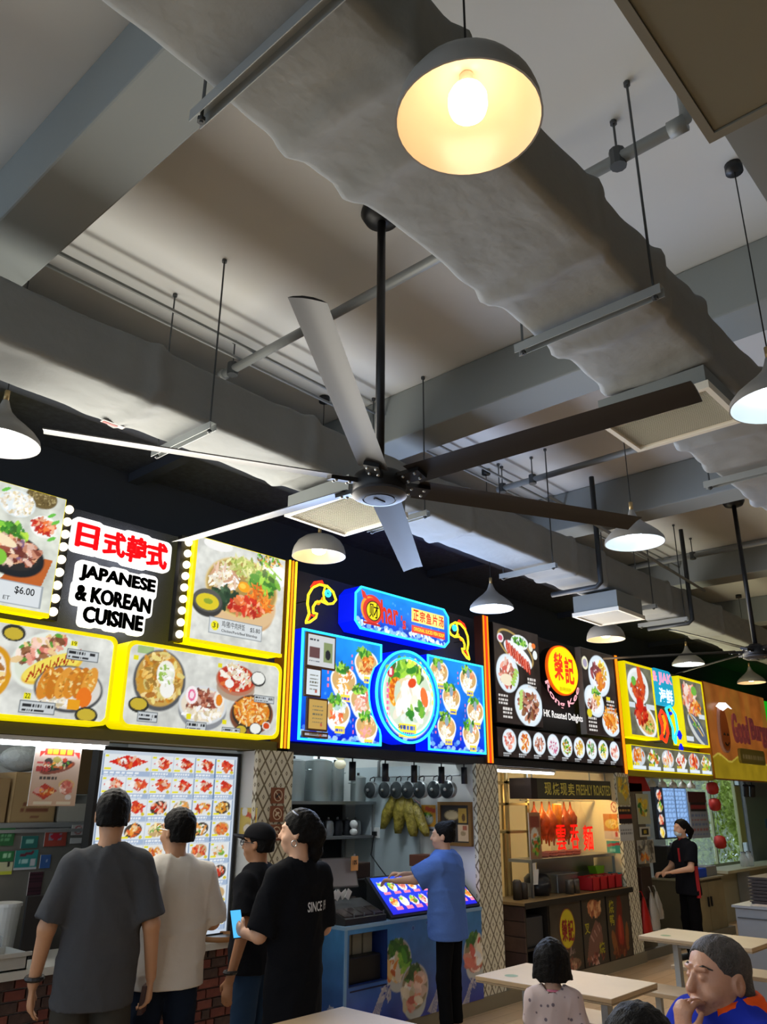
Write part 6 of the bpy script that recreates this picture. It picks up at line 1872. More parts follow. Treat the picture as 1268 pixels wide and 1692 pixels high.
# track lights
t = thing('track_light', 'track of five bright spotlights over the seafood counter', 'lamp', (11.7, 4.95, 1.9))
bx(t, 'track', 10.6, 12.45, 4.965, 4.985, 2.03, 2.055, M_WHITE)
for x in (10.7, 12.3):
    bx(t, 'track_hanger', x, x + .015, 4.97, 4.98, 2.055, 2.849, M_GALV)
for i, x in enumerate((10.93, 11.27, 11.62, 11.95, 12.27)):
    h = MB().lathe([(.05, 0), (.06, .01), (.05, .06), (.02, .085), (.012, .115)], (x, 4.975, 1.92), 14).go('lamp_head', M_WHITE, t, True)
    MB().sphere((x, 4.975, 1.925), .045, 10, 7).go('bulb', mat('track_bulb', 'fff4e0', .4, emis='fff0d4', es=12.0), h)
# back boards
q = Canvas(1.2, .72, .02, '20242c')
for k in range(4):
    q.ell(.14, .62 - k * .18, .09, .075, 'd0d8dc').blobs(.14, .62 - k * .18, .065, .05, [RED, GREEN + GOLD, RED, YEL][k], 14, .5)
for r in range(24):
    q.bars(.32, .70, .02 + r * .029, .02, '9ac0f0', 3)
    q.bars(.76, 1.15, .02 + r * .029, .02, '9ac0f0', 3)
q.rect(.30, .72, .0, .72, '88b0e8', .55).rect(.75, 1.18, 0, .72, '88b0e8', .55)
t = thing('menu_board', 'lit price board at the back of the seafood kitchen', 'sign', (12.9, 5.6, 1.22))
bx(t, 'case', 12.36, 13.58, 5.606, 5.66, 1.20, 1.96, M_BLKP)
q.sheet('menu_print', on_y(12.37, 1.22, 5.60), GLOW, t)
for x in (12.5, 13.4):
    bx(t, 'wall_mount', x, x + .05, 5.66, 6.5, 1.5, 1.55, M_GALV)
q = Canvas(.75, .72, .02, 'b8bcc4')
q.rect(0, .75, .55, .72, '6a3430').rect(.05, .7, .42, .54, '302828').rect(.05, .7, .46, .5, 'a83838')
for k in range(5):
    q.bars(.05, .7, .34 - k * .075, .03, ['8a98c0', 'c07a7a', '8a98c0', 'c07a7a', '8a98c0'][k], 5)
t = sheet_thing('whiteboard', 'handwritten white notice board beside the lit price board', 'board', q, on_y(13.62, 1.18, 5.60), PAPER, MB().box(13.62, 14.37, 5.601, 5.64, 1.18, 1.90))
for x in (13.7, 14.25):
    bx(t, 'wall_mount', x, x + .04, 5.64, 6.5, 1.5, 1.54, M_GALV)
# cabinet
t = thing('wood_cabinet', 'pale wood two-door cabinet beside the seafood counter', 'cabinet', (11.9, 4.95, 0))
mc = mat('cabinet_wood', '8c8264', .55, noise=.25, nscale=3)
bx(t, 'cabinet_body', 11.30, 12.46, 4.78, 5.3, .08, .735, mat('cabinet_side', '5c5440', .6))
for a, b, hx in ((11.305, 11.875, 11.83), (11.885, 12.455, 11.93)):
    d = bx(t, 'door', a, b, 4.758, 4.78, .09, .70, mc, .004)
    hb = bx(d, 'handle', hx - .012, hx + .012, 4.735, 4.757, .40, .52, M_BLKP)
    hb.location = (0, 0, 0)
bx(t, 'cabinet_top', 11.28, 12.48, 4.74, 5.32, .735, .755, mat('cab_top', '9a9278', .45))
for x in (11.35, 12.40):
    bx(t, 'foot', x, x + .04, 4.8, 4.84, .0, .08, M_BLKP)
t = thing('blue_basket', 'bright blue basket on the cabinet', 'basket', (11.8, 4.9, .756))
bx(t, 'basket_body', 11.62, 12.02, 4.80, 5.0, .756, .87, mat('blue_plastic', '1848c0', .4), .01)
MB().tube([(11.68, 4.9, .87), (11.72, 4.9, .94), (11.92, 4.9, .94), (11.96, 4.9, .87)], .01, 6).go('handle', M_WHITE, t)
t = thing('laptop', 'open grey laptop on the cabinet', 'laptop', (12.25, 5.0, .756))
bx(t, 'printer_base', 12.05, 12.44, 4.82, 5.2, .756, .88, mat('machine_grey', '8a8c88', .5), .006)
MB().obox((12.2, 5.12, 1.06), (1, 0, 0), (-.3, .25, .92), (0, .96, -.26), .16, .17, .008).go('laptop_screen', mat('laptop_lid', '4a4a4c', .4), t)
t = thing('coffee_machine', 'tall black drinks machine behind the seafood counter staff', 'appliance', (11.3, 5.15, .756))
bx(t, 'machine_body', 11.40, 11.62, 5.05, 5.3, .756, 1.16, M_BLKP, .02)
MB().cyl(11.51, 5.04, 1.0, 1.2, .03, 12).go('spout', M_STEEL, t)
# carrier bags on hooks
def carrier(x, y, z, w, h, m, label, seed):
    rg = random.Random(seed)
    v, f = [], []
    n, k = 12, 8
    for i in range(k + 1):
        u = i / k
        ww = w * (.25 + .75 * min(1, u * 1.8)) / 2
        for j in range(n):
            a = 2 * math.pi * j / n
            v.append((x + ww * math.cos(a) * (1 + .12 * math.sin(3 * a + 5 * u)) + .04 * u * rg.random(), y + ww * .45 * math.sin(a), z - u * h))
    for i in range(k):
        for j in range(n):
            f.append((i * n + j, i * n + (j + 1) % n, (i + 1) * n + (j + 1) % n, (i + 1) * n + j))
    f += [tuple(range(n)), tuple(range((k + 1) * n - 1, k * n - 1, -1))]
    t = thing('carrier_bag', label, 'bag', (x, y, z - h), 'carrier bags hung beside the seafood counter')
    mesh_obj('bag_body', v, f, m, t, True)
    MB().tube([(x, y, z), (x, y + .02, z + .06), (x, 4.81, z + .06)], .006, 5).go('bag_handle', m, t)
carrier(9.82, 4.72, .66, .2, .42, mat('bag_red', 'c02420', .35), 'bunch of red carrier bags on the service post', 1)
carrier(10.02, 4.71, .70, .2, .40, mat('bag_white', 'c8c4b8', .35), 'bunch of white carrier bags on the service post', 2)
carrier(10.18, 4.72, .70, .18, .30, mat('bag_white', 'c8c4b8'), 'smaller white carrier bags at the end of the hooks', 3)

# --- right end: glazed opening, grey panels, bins
def leaf_mat():
    m = mat('garden_leaves', 'c0d060', .6, emis='a8c060', es=0.0, noise=.6, nscale=2.5)
    return m
t = thing('garden_tree', 'sunlit green tree seen through the glazed opening', 'tree', (22.9, 8.9, 0))
rg = np.random.RandomState(4)
v, f = [], []
for i in range(9000):
    p = np.array((22.0, 8.5, 1.7)) + np.clip(rg.normal(0, 1, 3), -1.9, 1.9) * np.array((1.7, .35, 1.0))
    a, b = rg.normal(0, 1, 3), rg.normal(0, 1, 3)
    a /= np.linalg.norm(a)
    b -= a * a.dot(b)
    b /= np.linalg.norm(b)
    s_ = .07 + .05 * rg.rand()
    n0 = len(v)
    v += [p - a * s_, p + b * s_ * .4, p + a * s_, p - b * s_ * .4]
    f.append((n0, n0 + 1, n0 + 2, n0 + 3))
o = mesh_obj('foliage', v, f, leaf_mat(), t)
o['kind'] = 'stuff'
MB().sphere((23.2, 9.6, 1.9), 1.0, 20, 12, (3.2, .5, 1.8)).go('crown_mass', mat('crown_green', 'b8cc58', .8, noise=.5, nscale=5), t, True)
MB().tube([(22.9, 8.9, -.05), (22.95, 8.9, 1.0), (22.8, 8.6, 2.0)], [.12, .09, .05], 8).go('trunk', mat('bark', '5a4a38', .9), t, True)
struct('ground_outside', MB().box(12, 32, 6.85, 16, -.3, -.05), mat('outside_ground', '8a9a6a', .9), 'pale ground outside behind the stalls')
struct('window_2', MB().box(14.6, 18.6, 6.50, 6.52, .55, .62).box(14.6, 18.6, 6.50, 6.52, 2.54, 2.6).box(16.9, 16.96, 6.50, 6.56, .62, 2.54).box(18.3, 18.36, 6.50, 6.56, .62, 2.54), mat('pale_frame', 'a8a878', .5), 'pale framed window onto the garden at the end of the stalls')
single('window_pane', 'clear window pane in front of the garden tree', 'glass', MB().box(14.62, 18.58, 6.53, 6.536, .62, 2.54), mat('clear_glass', 'f0f8f0', .03, trans=1.0, alpha=.15))
t = thing('vertical_banner', 'tall pale yellow banner beside the window', 'banner', (15.93, 5.6, 1.05))
bx(t, 'banner_cloth', 15.80, 16.05, 5.60, 5.61, 1.06, 2.02, mat('banner_yellow', 'c8c078', .6))
bx(t, 'banner_rod', 15.78, 16.07, 5.595, 5.615, 2.02, 2.04, M_GALV)
bx(t, 'banner_pole', 16.05, 16.07, 5.60, 5.62, .0, 2.02, M_GALV)
struct('wall_grey_panel', MB().box(16.12, 20, 5.55, 5.6, 0, 2.85).box(14.6, 20, 4.955, 5.0, 2.06, 2.849), mat('grey_panel', '8e9294', .6), 'grey panelled wall at the far end')
struct('wall_sill', MB().box(13.2, 20, 5.2, 5.3, 0, .72), mat('pale_sill', 'b0ac90', .6), 'low pale wall below the far window')
t = thing('side_counter', 'pale counter slab along the far grey wall', 'counter', (15, 5.1, .7))
bx(t, 'slab', 13.2, 18, 4.95, 5.40, .72, .76, mat('pale_slab', 'c8c4a4', .4))
bx(t, 'support', 14.2, 14.26, 5.0, 5.19, 0, .72, M_GALV)
for i, (x, lb) in enumerate(((14.35, 'nearer'), (14.6, 'farther'))):
    p = thing('glass_jar', '%s clear glass jar lit on the far counter' % lb, 'jar', (x, 5.1, .761), 'glass jars on the far counter', local=True)
    MB().lathe([(.001, 0), (.06, 0), (.065, .12), (.04, .17), (.04, .2)], n=14).go('jar_glass', mat('jar_glass', 'dfe4e0', .1, alpha=.5), p, True)
    MB().cyl(0, 0, .2, .22, .045, 12).go('jar_lid', M_STEEL, p)
for i, (x, z_, lb, zt) in enumerate(((12.72, 1.93, 'upper', 2.06), (12.73, 1.70, 'middle', 1.84), (12.75, 1.18, 'lowest', 1.61))):
    p = thing('red_lantern', '%s small red paper lantern hanging by the burger sign' % lb, 'lantern', (x, 4.84, z_), 'red lanterns on one string', local=True)
    MB().lathe([(.03, -.09), (.075, -.07), (.09, 0), (.075, .07), (.03, .09), (.001, .09)], n=14).go('lantern_body', mat('lantern_red', 'b82820', .5), p, True)
    MB().cyl(0, 0, .09, zt - z_, .003, 5).go('string', M_CORD, p)
for x, lb in ((14.45, 'nearer'), (14.75, 'farther')):
    t = thing('spotlight', '%s of two black spotlights under the burger sign' % lb, 'lamp', (x, 4.95, 1.84), 'black spotlights under the burger sign')
    MB().tube([(x, 4.95, 2.06), (x, 4.95, 1.99)], .012, 6).go('bracket', M_BLKP, t)
    MB().tube([(x - .03, 4.93, 2.0), (x + .04, 4.97, 1.84)], .05, 10).go('spot_head', M_BLKP, t)
single('far_notice', 'small dark blue notice on the far grey wall', 'notice', MB().box(17.0, 17.35, 5.53, 5.549, 1.28, 1.45), mat('notice_blue', '4a6a84', .5))

# tray station in the aisle at the right
t = thing('tray_station', 'grey steel tray return cabinet in the aisle', 'cabinet', (8.9, 2.8, 0))
mg = mat('station_grey', '7c8084', .45, .3)
bx(t, 'cabinet_body', 8.42, 9.5, 2.20, 3.14, .02, .79, mg, .01)
bx(t, 'cabinet_top', 8.40, 9.52, 2.18, 3.16, .79, .81, mat('station_top', '8c9094', .4, .4))
bx(t, 'door_seam', 8.412, 8.42, 2.22, 3.12, .70, .71, mat('seam_dark', '3c3e40', .5))
for k in range(8):
    z_ = .812 + k * .03
    t = thing('serving_tray', 'dark brown tray on the grey cabinet, %s from the bottom of its pile' % ('first', 'second', 'third', 'fourth', 'fifth', 'sixth', 'seventh', 'eighth')[k], 'tray', (8.95, 2.75, z_), 'brown trays piled on the grey cabinet')
    bx(t, 'tray_base', 8.63 + .004 * (k % 2), 9.29, 2.37, 3.05, z_, z_ + .014, mat('tray_brown', '2c201c', .5))
    bx(t, 'tray_rim', 8.62 + .004 * (k % 2), 9.30, 2.36, 3.06, z_ + .014, z_ + .024, mat('tray_brown', '2c201c'))
t = thing('paper_tray_mat', 'pale paper lying on the grey cabinet edge', 'paper', (8.5, 2.7, .81))
bx(t, 'mat', 8.44, 8.60, 2.4, 3.0, .811, .815, mat('mat_pale', 'a89c90', .6))

# ---------------------------------------------------------------- tables and benches
def table(x0, x1, y0, y1, label):
    t = thing('dining_table', label, 'table', ((x0 + x1) / 2, (y0 + y1) / 2, 0), 'pale laminate food court tables', local=True)
    a, b = (x1 - x0) / 2, (y1 - y0) / 2
    MB().bbox(-a, a, -b, b, .725, .75, .004).go('tabletop', M_WOOD, t)
    MB().bbox(-a + .002, a - .002, -b + .002, b - .002, .715, .7245, .003).go('edge_band', mat('dark_edge', '8a7658', .5), t)
    for s in (-1, 1):
        MB().box(-.03, .03, s * (b - .18) - .02, s * (b - .18) + .02, .03, .715).go('leg', M_GALV, t)
        MB().box(-a + .05, a - .05, s * (b - .18) - .03, s * (b - .18) + .03, 0, .03).go('foot', M_GALV, t)
    MB().box(-.02, .02, -b + .2, b - .2, .66, .70).go('cross_bar', M_GALV, t)
    MB().lathe([(.001, .0006), (.04, .0006)], (-a + .14, b - .16, .75), 18).go('table_sticker', mat('sticker_green', '4a6a3a', .5), t)
    return t
def bench(x0, x1, y0, y1, label, z=.45):
    t = thing('bench', label, 'bench', ((x0 + x1) / 2, (y0 + y1) / 2, 0), 'pale laminate benches', local=True)
    a, b = (x1 - x0) / 2, (y1 - y0) / 2
    MB().bbox(-a, a, -b, b, z - .03, z, .004).go('seat', M_WOOD, t)
    for s in (-1, 1):
        MB().box(-.02, .02, s * (b - .15) - .02, s * (b - .15) + .02, 0, z - .031).go('leg', M_GALV, t)
        MB().box(-a + .03, a - .03, s * (b - .15) - .025, s * (b - .15) + .025, 0, .025).go('foot', M_GALV, t)
    return t
table(4.31, 4.86, 2.30, 3.17, 'pale laminate table behind the small girl')
table(6.42, 6.96, 2.31, 3.16, 'pale laminate table behind the older man')
table(2.72, 3.24, 2.32, 3.20, 'pale laminate table corner at the bottom edge')
bench(5.0, 5.33, 2.30, 3.14, 'bench between the girl and the dark-haired head')
bench(3.76, 4.08, 2.05, 2.95, 'bench the small girl sits on')
bench(5.98, 6.28, 2.30, 3.05, 'bench beside the older man, near the far table', .47)
bench(7.14, 7.48, 2.35, 3.25, 'bench on the far side of the far table')
def stool(x, y, z, label):
    t = thing('stool', label, 'stool', (x, y, 0), 'round stools at the lower edge', local=True)
    MB().lathe([(.001, z - .03), (.16, z - .03), (.165, z - .015), (.16, z), (.001, z)], n=24).go('seat', M_WOOD, t)
    MB().cyl(0, 0, .02, z - .03, .03, 12).go('leg', M_GALV, t)
    MB().lathe([(.001, 0), (.16, 0), (.15, .02), (.001, .02)], n=24).go('foot', M_GALV, t)
stool(2.985, 1.18, .455, 'round stool the older man sits on')
stool(2.015, 1.005, .49, 'round stool under the dark-haired person')

# ---------------------------------------------------------------- rest of the hall behind the viewer
struct('wall_front', MB().box(X0, X1, YB0 - .12, YB0, 0, ZC), mat('hall_wall', '504e4a', .8), 'dark wall added on the unseen side of the hall to hold back side light')  # unseen hall wall, added and kept dark to hold back side light
struct('wall_right', MB().box(X1, X1 + .12, YB0, YB1, 0, ZC), mat('hall_wall', 'a8a8a4'), 'painted end wall of the hall')

t = thing('duct_label', 'small red and white label on the lower edge of the stall-side duct', 'label', (1.98, 4.0, 3.76))
bx(t, 'label_card', 1.96, 2.10, 3.955, 3.995, 3.755, 3.759, mat('label_grey', 'b0aca8', .6))
bx(t, 'red_band', 1.97, 2.06, 3.97, 3.99, 3.753, 3.7545, mat('label_red', 'b03a34', .5))
# ---------------------------------------------------------------- people: one continuous skinned surface each, clothes and hair as children
class Field:
    """signed distance on a grid with smooth union, turned into a mesh"""
    def __init__(s, lo, hi, res):
        s.lo, s.res = np.array(lo, float), res
        s.n = np.ceil((np.array(hi) - s.lo) / res).astype(int) + 1
        s.d = np.full(s.n, 1.0, np.float32)
    def _sub(s, lo, hi, pad):
        a = np.clip(((np.array(lo) - pad - s.lo) / s.res).astype(int), 0, s.n - 1)
        b = np.clip(((np.array(hi) + pad - s.lo) / s.res).astype(int) + 2, 1, s.n)
        if np.any(b <= a):
            return None
        sl = tuple(slice(i, j) for i, j in zip(a, b))
        g = [s.lo[k] + s.res * np.arange(a[k], b[k]) for k in range(3)]
        return sl, np.meshgrid(*g, indexing='ij')
    def put(s, sl, d, k, sub=False):
        o = s.d[sl]
        if sub:
            s.d[sl] = np.maximum(o, -d)
            return
        if k <= 0:
            s.d[sl] = np.minimum(o, d)
            return
        h = np.clip(.5 + .5 * (o - d) / k, 0, 1)
        s.d[sl] = o * (1 - h) + d * h - k * h * (1 - h)
    def rc(s, a, b, r1, r2, k=.02, flat=None, planes=(), sub=False):
        """tapered limb a-b; flat=(direction, factor) squashes it; planes cut it"""
        a, b = np.array(a, float), np.array(b, float)
        R = max(r1, r2)
        q = s._sub(np.minimum(a, b) - R, np.maximum(a, b) + R, 2 * k + 3 * s.res)
        if q is None:
            return s
        sl, (X, Y, Z) = q
        px, py, pz = X - a[0], Y - a[1], Z - a[2]
        ba = b - a
        sc = 1.0
        if flat is not None:
            e, fs = np.array(flat[0], float), flat[1]
            e /= np.linalg.norm(e)
            dp = px * e[0] + py * e[1] + pz * e[2]
            m = dp * (1 / fs - 1)
            px, py, pz = px + e[0] * m, py + e[1] * m, pz + e[2] * m
            ba = ba + e * ba.dot(e) * (1 / fs - 1)
            sc = (1 + fs) / 2
        L = ba.dot(ba) + 1e-12
        t = np.clip((px * ba[0] + py * ba[1] + pz * ba[2]) / L, 0, 1)
        d = (np.sqrt((px - t * ba[0]) ** 2 + (py - t * ba[1]) ** 2 + (pz - t * ba[2]) ** 2) - (r1 + (r2 - r1) * t)) * sc
        for p0, n in planes:
            n = np.array(n, float) / np.linalg.norm(n)
            d = np.maximum(d, (X - p0[0]) * n[0] + (Y - p0[1]) * n[1] + (Z - p0[2]) * n[2])
        s.put(sl, d.astype(np.float32), k, sub)
        return s
    def el(s, c, r, k=.02, planes=(), rot=None, sub=False):
        c, r = np.array(c, float), np.array(r, float)
        R = r.max() * np.ones(3) if rot is not None else r
        q = s._sub(c - R, c + R, 2 * k + 3 * s.res)
        if q is None:
            return s
        sl, (X, Y, Z) = q
        x, y, z = X - c[0], Y - c[1], Z - c[2]
        if rot is not None:
            M = np.array(rot.to_3x3().transposed())
            x, y, z = (M[i, 0] * x + M[i, 1] * y + M[i, 2] * z for i in range(3))
        k0 = np.sqrt((x / r[0]) ** 2 + (y / r[1]) ** 2 + (z / r[2]) ** 2)
        d = (k0 - 1) * r.min() * (.5 + .5 * np.cbrt(r.prod()) / r.min())
        for p0, n in planes:
            n = np.array(n, float) / np.linalg.norm(n)
            d = np.maximum(d, (X - p0[0]) * n[0] + (Y - p0[1]) * n[1] + (Z - p0[2]) * n[2])
        s.put(sl, d.astype(np.float32), k, sub)
        return s
    def cut(s, p0, n):
        n = np.array(n, float) / np.linalg.norm(n)
        g = np.meshgrid(*[s.lo[k] + s.res * np.arange(s.n[k]) for k in range(3)], indexing='ij')
        s.d = np.maximum(s.d, sum((g[k] - p0[k]) * n[k] for k in range(3))).astype(np.float32)
        return s
    def ripple(s, amp, f, ph=0.0, axis=2):
        g = np.meshgrid(*[s.lo[k] + s.res * np.arange(s.n[k]) for k in range(3)], indexing='ij')
        near = np.abs(s.d) < .05
        rg = np.random.RandomState(int(ph * 10) + 5)
        w = np.zeros_like(s.d)
        for _ in range(5):          # soft ridged folds running mostly downwards and across
            v = rg.normal(0, 1, 3) * np.array((1, .8, .55))
            v *= f * (.8 + .9 * rg.rand()) / np.linalg.norm(v)
            u = rg.normal(0, 1, 3) * 4.5
            p = g[0] * v[0] + g[1] * v[1] + g[2] * v[2] + rg.rand() * 6.28
            p = p + .8 * np.sin(g[0] * u[0] + g[1] * u[1] + g[2] * u[2])
            env = .5 + .5 * np.sin(g[0] * u[1] * 1.6 + g[1] * u[2] * 1.6 + g[2] * u[0] * 1.6 + rg.rand() * 6.28)
            w += (1 - np.abs(np.sin(p))) ** 2.5 * env
        s.d = np.where(near, s.d - amp * (w - .7), s.d).astype(np.float32)
        return s
    def mesh(s, name, m, parent):
        d = np.pad(s.d, 1, constant_values=1.0)
        neg = d < 0
        sh = d.shape
        corners = [(i, j, k) for i in (0, 1) for j in (0, 1) for k in (0, 1)]
        def view(a, c):
            return a[c[0]:sh[0] - 1 + c[0], c[1]:sh[1] - 1 + c[1], c[2]:sh[2] - 1 + c[2]]
        cnt = sum(view(neg, c).astype(np.int8) for c in corners)
        act = (cnt > 0) & (cnt < 8)
        idx = np.argwhere(act)
        ids = np.full(act.shape, -1, np.int64)
        ids[act] = np.arange(len(idx))
        acc = np.zeros((len(idx), 3))
        num = np.zeros(len(idx))
        vals = {c: view(d, c)[act] for c in corners}
        for a in corners:
            for ax in range(3):
                if a[ax] == 0:
                    b = list(a)
                    b[ax] = 1
                    b = tuple(b)
                    va, vb = vals[a], vals[b]
                    x = (va < 0) != (vb < 0)
                    t = np.where(x, va / np.where(x, va - vb, 1), 0)
                    p = np.tile(np.array(a, float), (len(idx), 1))
                    p[:, ax] = t
                    acc += p * x[:, None]
                    num += x
        P = (idx + acc / num[:, None] - 1) * s.res + s.lo
        F = []
        for ax in range(3):
            u, w = [(1, 2), (2, 0), (0, 1)][ax]
            a = [slice(0, -1)] * 3
            b = [slice(0, -1)] * 3
            a = [slice(1, sh[k] - 1) for k in range(3)]
            b = list(a)
            a[ax] = slice(0, sh[ax] - 1)
            b[ax] = slice(1, sh[ax])
            n0, n1 = neg[tuple(a)], neg[tuple(b)]
            for flip, cond in ((False, n0 & ~n1), (True, ~n0 & n1)):
                e = np.argwhere(cond)
                if len(e) == 0:
                    continue
                base = e.copy()
                for k in range(3):
                    if k != ax:
                        base[:, k] += 1
                q = []
                for du, dw in ((0, 0), (1, 0), (1, 1), (0, 1)):
                    c = base.copy()
                    c[:, u] -= du
                    c[:, w] -= dw
                    q.append(ids[c[:, 0], c[:, 1], c[:, 2]])
                q = np.stack(q, 1)
                F.append(q[:, ::-1] if flip else q)
        Q = np.concatenate(F)
        Q = Q[(Q >= 0).all(1)]
        me = bpy.data.meshes.new(name)
        me.vertices.add(len(P))
        me.vertices.foreach_set('co', P.astype(np.float32).ravel())
        me.loops.add(len(Q) * 4)
        me.loops.foreach_set('vertex_index', Q.astype(np.int32).ravel())
        me.polygons.add(len(Q))
        me.polygons.foreach_set('loop_start', np.arange(0, len(Q) * 4, 4, dtype=np.int32))
        me.polygons.foreach_set('use_smooth', np.ones(len(Q), bool))
        me.update(calc_edges=True)
        me.materials.append(m)
        o = bpy.data.objects.new(name, me)
        COL.objects.link(o)
        o.parent = parent
        return o

def V(*a):
    return np.array(a, float)

def hand(B, wrist, d, palm_n, curl, s=1.0, thumb=1, res=None):
    """hand from the wrist along d, palm facing palm_n, fingers bent by curl"""
    d = np.array(d, float) / np.linalg.norm(d)
    n = np.array(palm_n, float)
    n = n - d * n.dot(d)
    n /= np.linalg.norm(n)
    w = np.cross(n, d) * thumb
    w0 = np.array(wrist, float)
    B.rc(w0, w0 + d * .085 * s, .026 * s, .036 * s, .012, (n, .52))
    for i, (off, ln) in enumerate(((-.030, .070), (-.010, .080), (.010, .076), (.029, .060))):
        p = w0 + d * .088 * s + w * -off * s
        a = d.copy()
        for j, fr in enumerate((.45, .32, .23)):
            th = curl * (.55 + .25 * j)
            a = a * math.cos(th) + n * math.sin(th)
            a /= np.linalg.norm(a)
            q = p + a * ln * fr * s
            B.rc(p, q, (.0098 - .0008 * j) * s, (.0092 - .001 * j) * s, .004)
            p = q
    p = w0 + d * .03 * s + w * .026 * s
    q = p + (d * .6 + w * .65 + n * .25) * .042 * s
    B.rc(p, q, .0145 * s, .0115 * s, .008)
    e = q + (d * .9 + w * .1 + n * .35) * .034 * s
    B.rc(q, e, .011 * s, .0085 * s, .004)

SK = {'a': mat('skin_tan', 'b98a68', .55), 'b': mat('skin_light', 'cfa183', .55), 'c': mat('skin_brown', 'a87652', .55)}

def head(B, c, f, s=1.0, face=True, fat=1.0):
    """head centred at c, facing f (horizontal)"""
    f = np.array(f, float) / np.linalg.norm(f)
    r = np.cross(f, (0, 0, 1))
    r /= np.linalg.norm(r)
    rot = Matrix(((r[0], f[0], 0), (r[1], f[1], 0), (r[2], f[2], 1)))
    def P(x, y, z):
        return c + (r * x + f * y + V(0, 0, z)) * s
    u = V(0, 0, 1)
    B.el(P(0, -.012, .03), V(.076 * fat, .096, .088) * s, .02, rot=rot)
    B.el(P(0, .022, -.035), V(.062 * fat * (1 + (fat - 1) * .8), .070, .078) * s, .03, rot=rot)
    B.el(P(0, .055, -.085), V(.030, .026, .024) * s, .025, rot=rot)
    if face:
        B.rc(P(0, .088, .018), P(0, .106, -.022), .009 * s, .015 * s, .012)
        for q in (-1, 1):
            B.el(P(q * .03, .098, .012), V(.017, .014, .011) * s, .008, rot=rot, sub=True)
            B.el(P(q * .03, .079, .010), V(.014, .013, .011) * s, .004, rot=rot)
            B.rc(P(q * .016, .090, .034), P(q * .046, .080, .034), .008 * s, .007 * s, .01)
            B.el(P(q * .036 * fat, .062, -.035), V(.026 * fat, .024, .022) * s, .02, rot=rot)
        B.rc(P(-.020, .090, -.055), P(.020, .090, -.055), .008 * s, .008 * s, .006)
        B.rc(P(-.017, .087, -.070), P(.017, .087, -.070), .009 * s, .009 * s, .006)
    for q in (-1, 1):
        B.el(P(q * .078 * fat, -.008, -.006), V(.011, .021, .033) * s, .008, rot=rot)
        B.el(P(q * .088 * fat, -.002, -.004), V(.008, .011, .018) * s, .003, rot=rot, sub=True)
    return P, r, f, rot

def person_root(x, y, rz, label, z=0.0):
    return thing('person', label, 'person', (x, y, z), 'people', local=True, rz=rz)

M_HAIR = mat('black_hair', '0d0b0a', .6, bump=.4, bscale=160, spec=.12)
M_SHOE = mat('dark_shoe', '1a1a1c', .5)

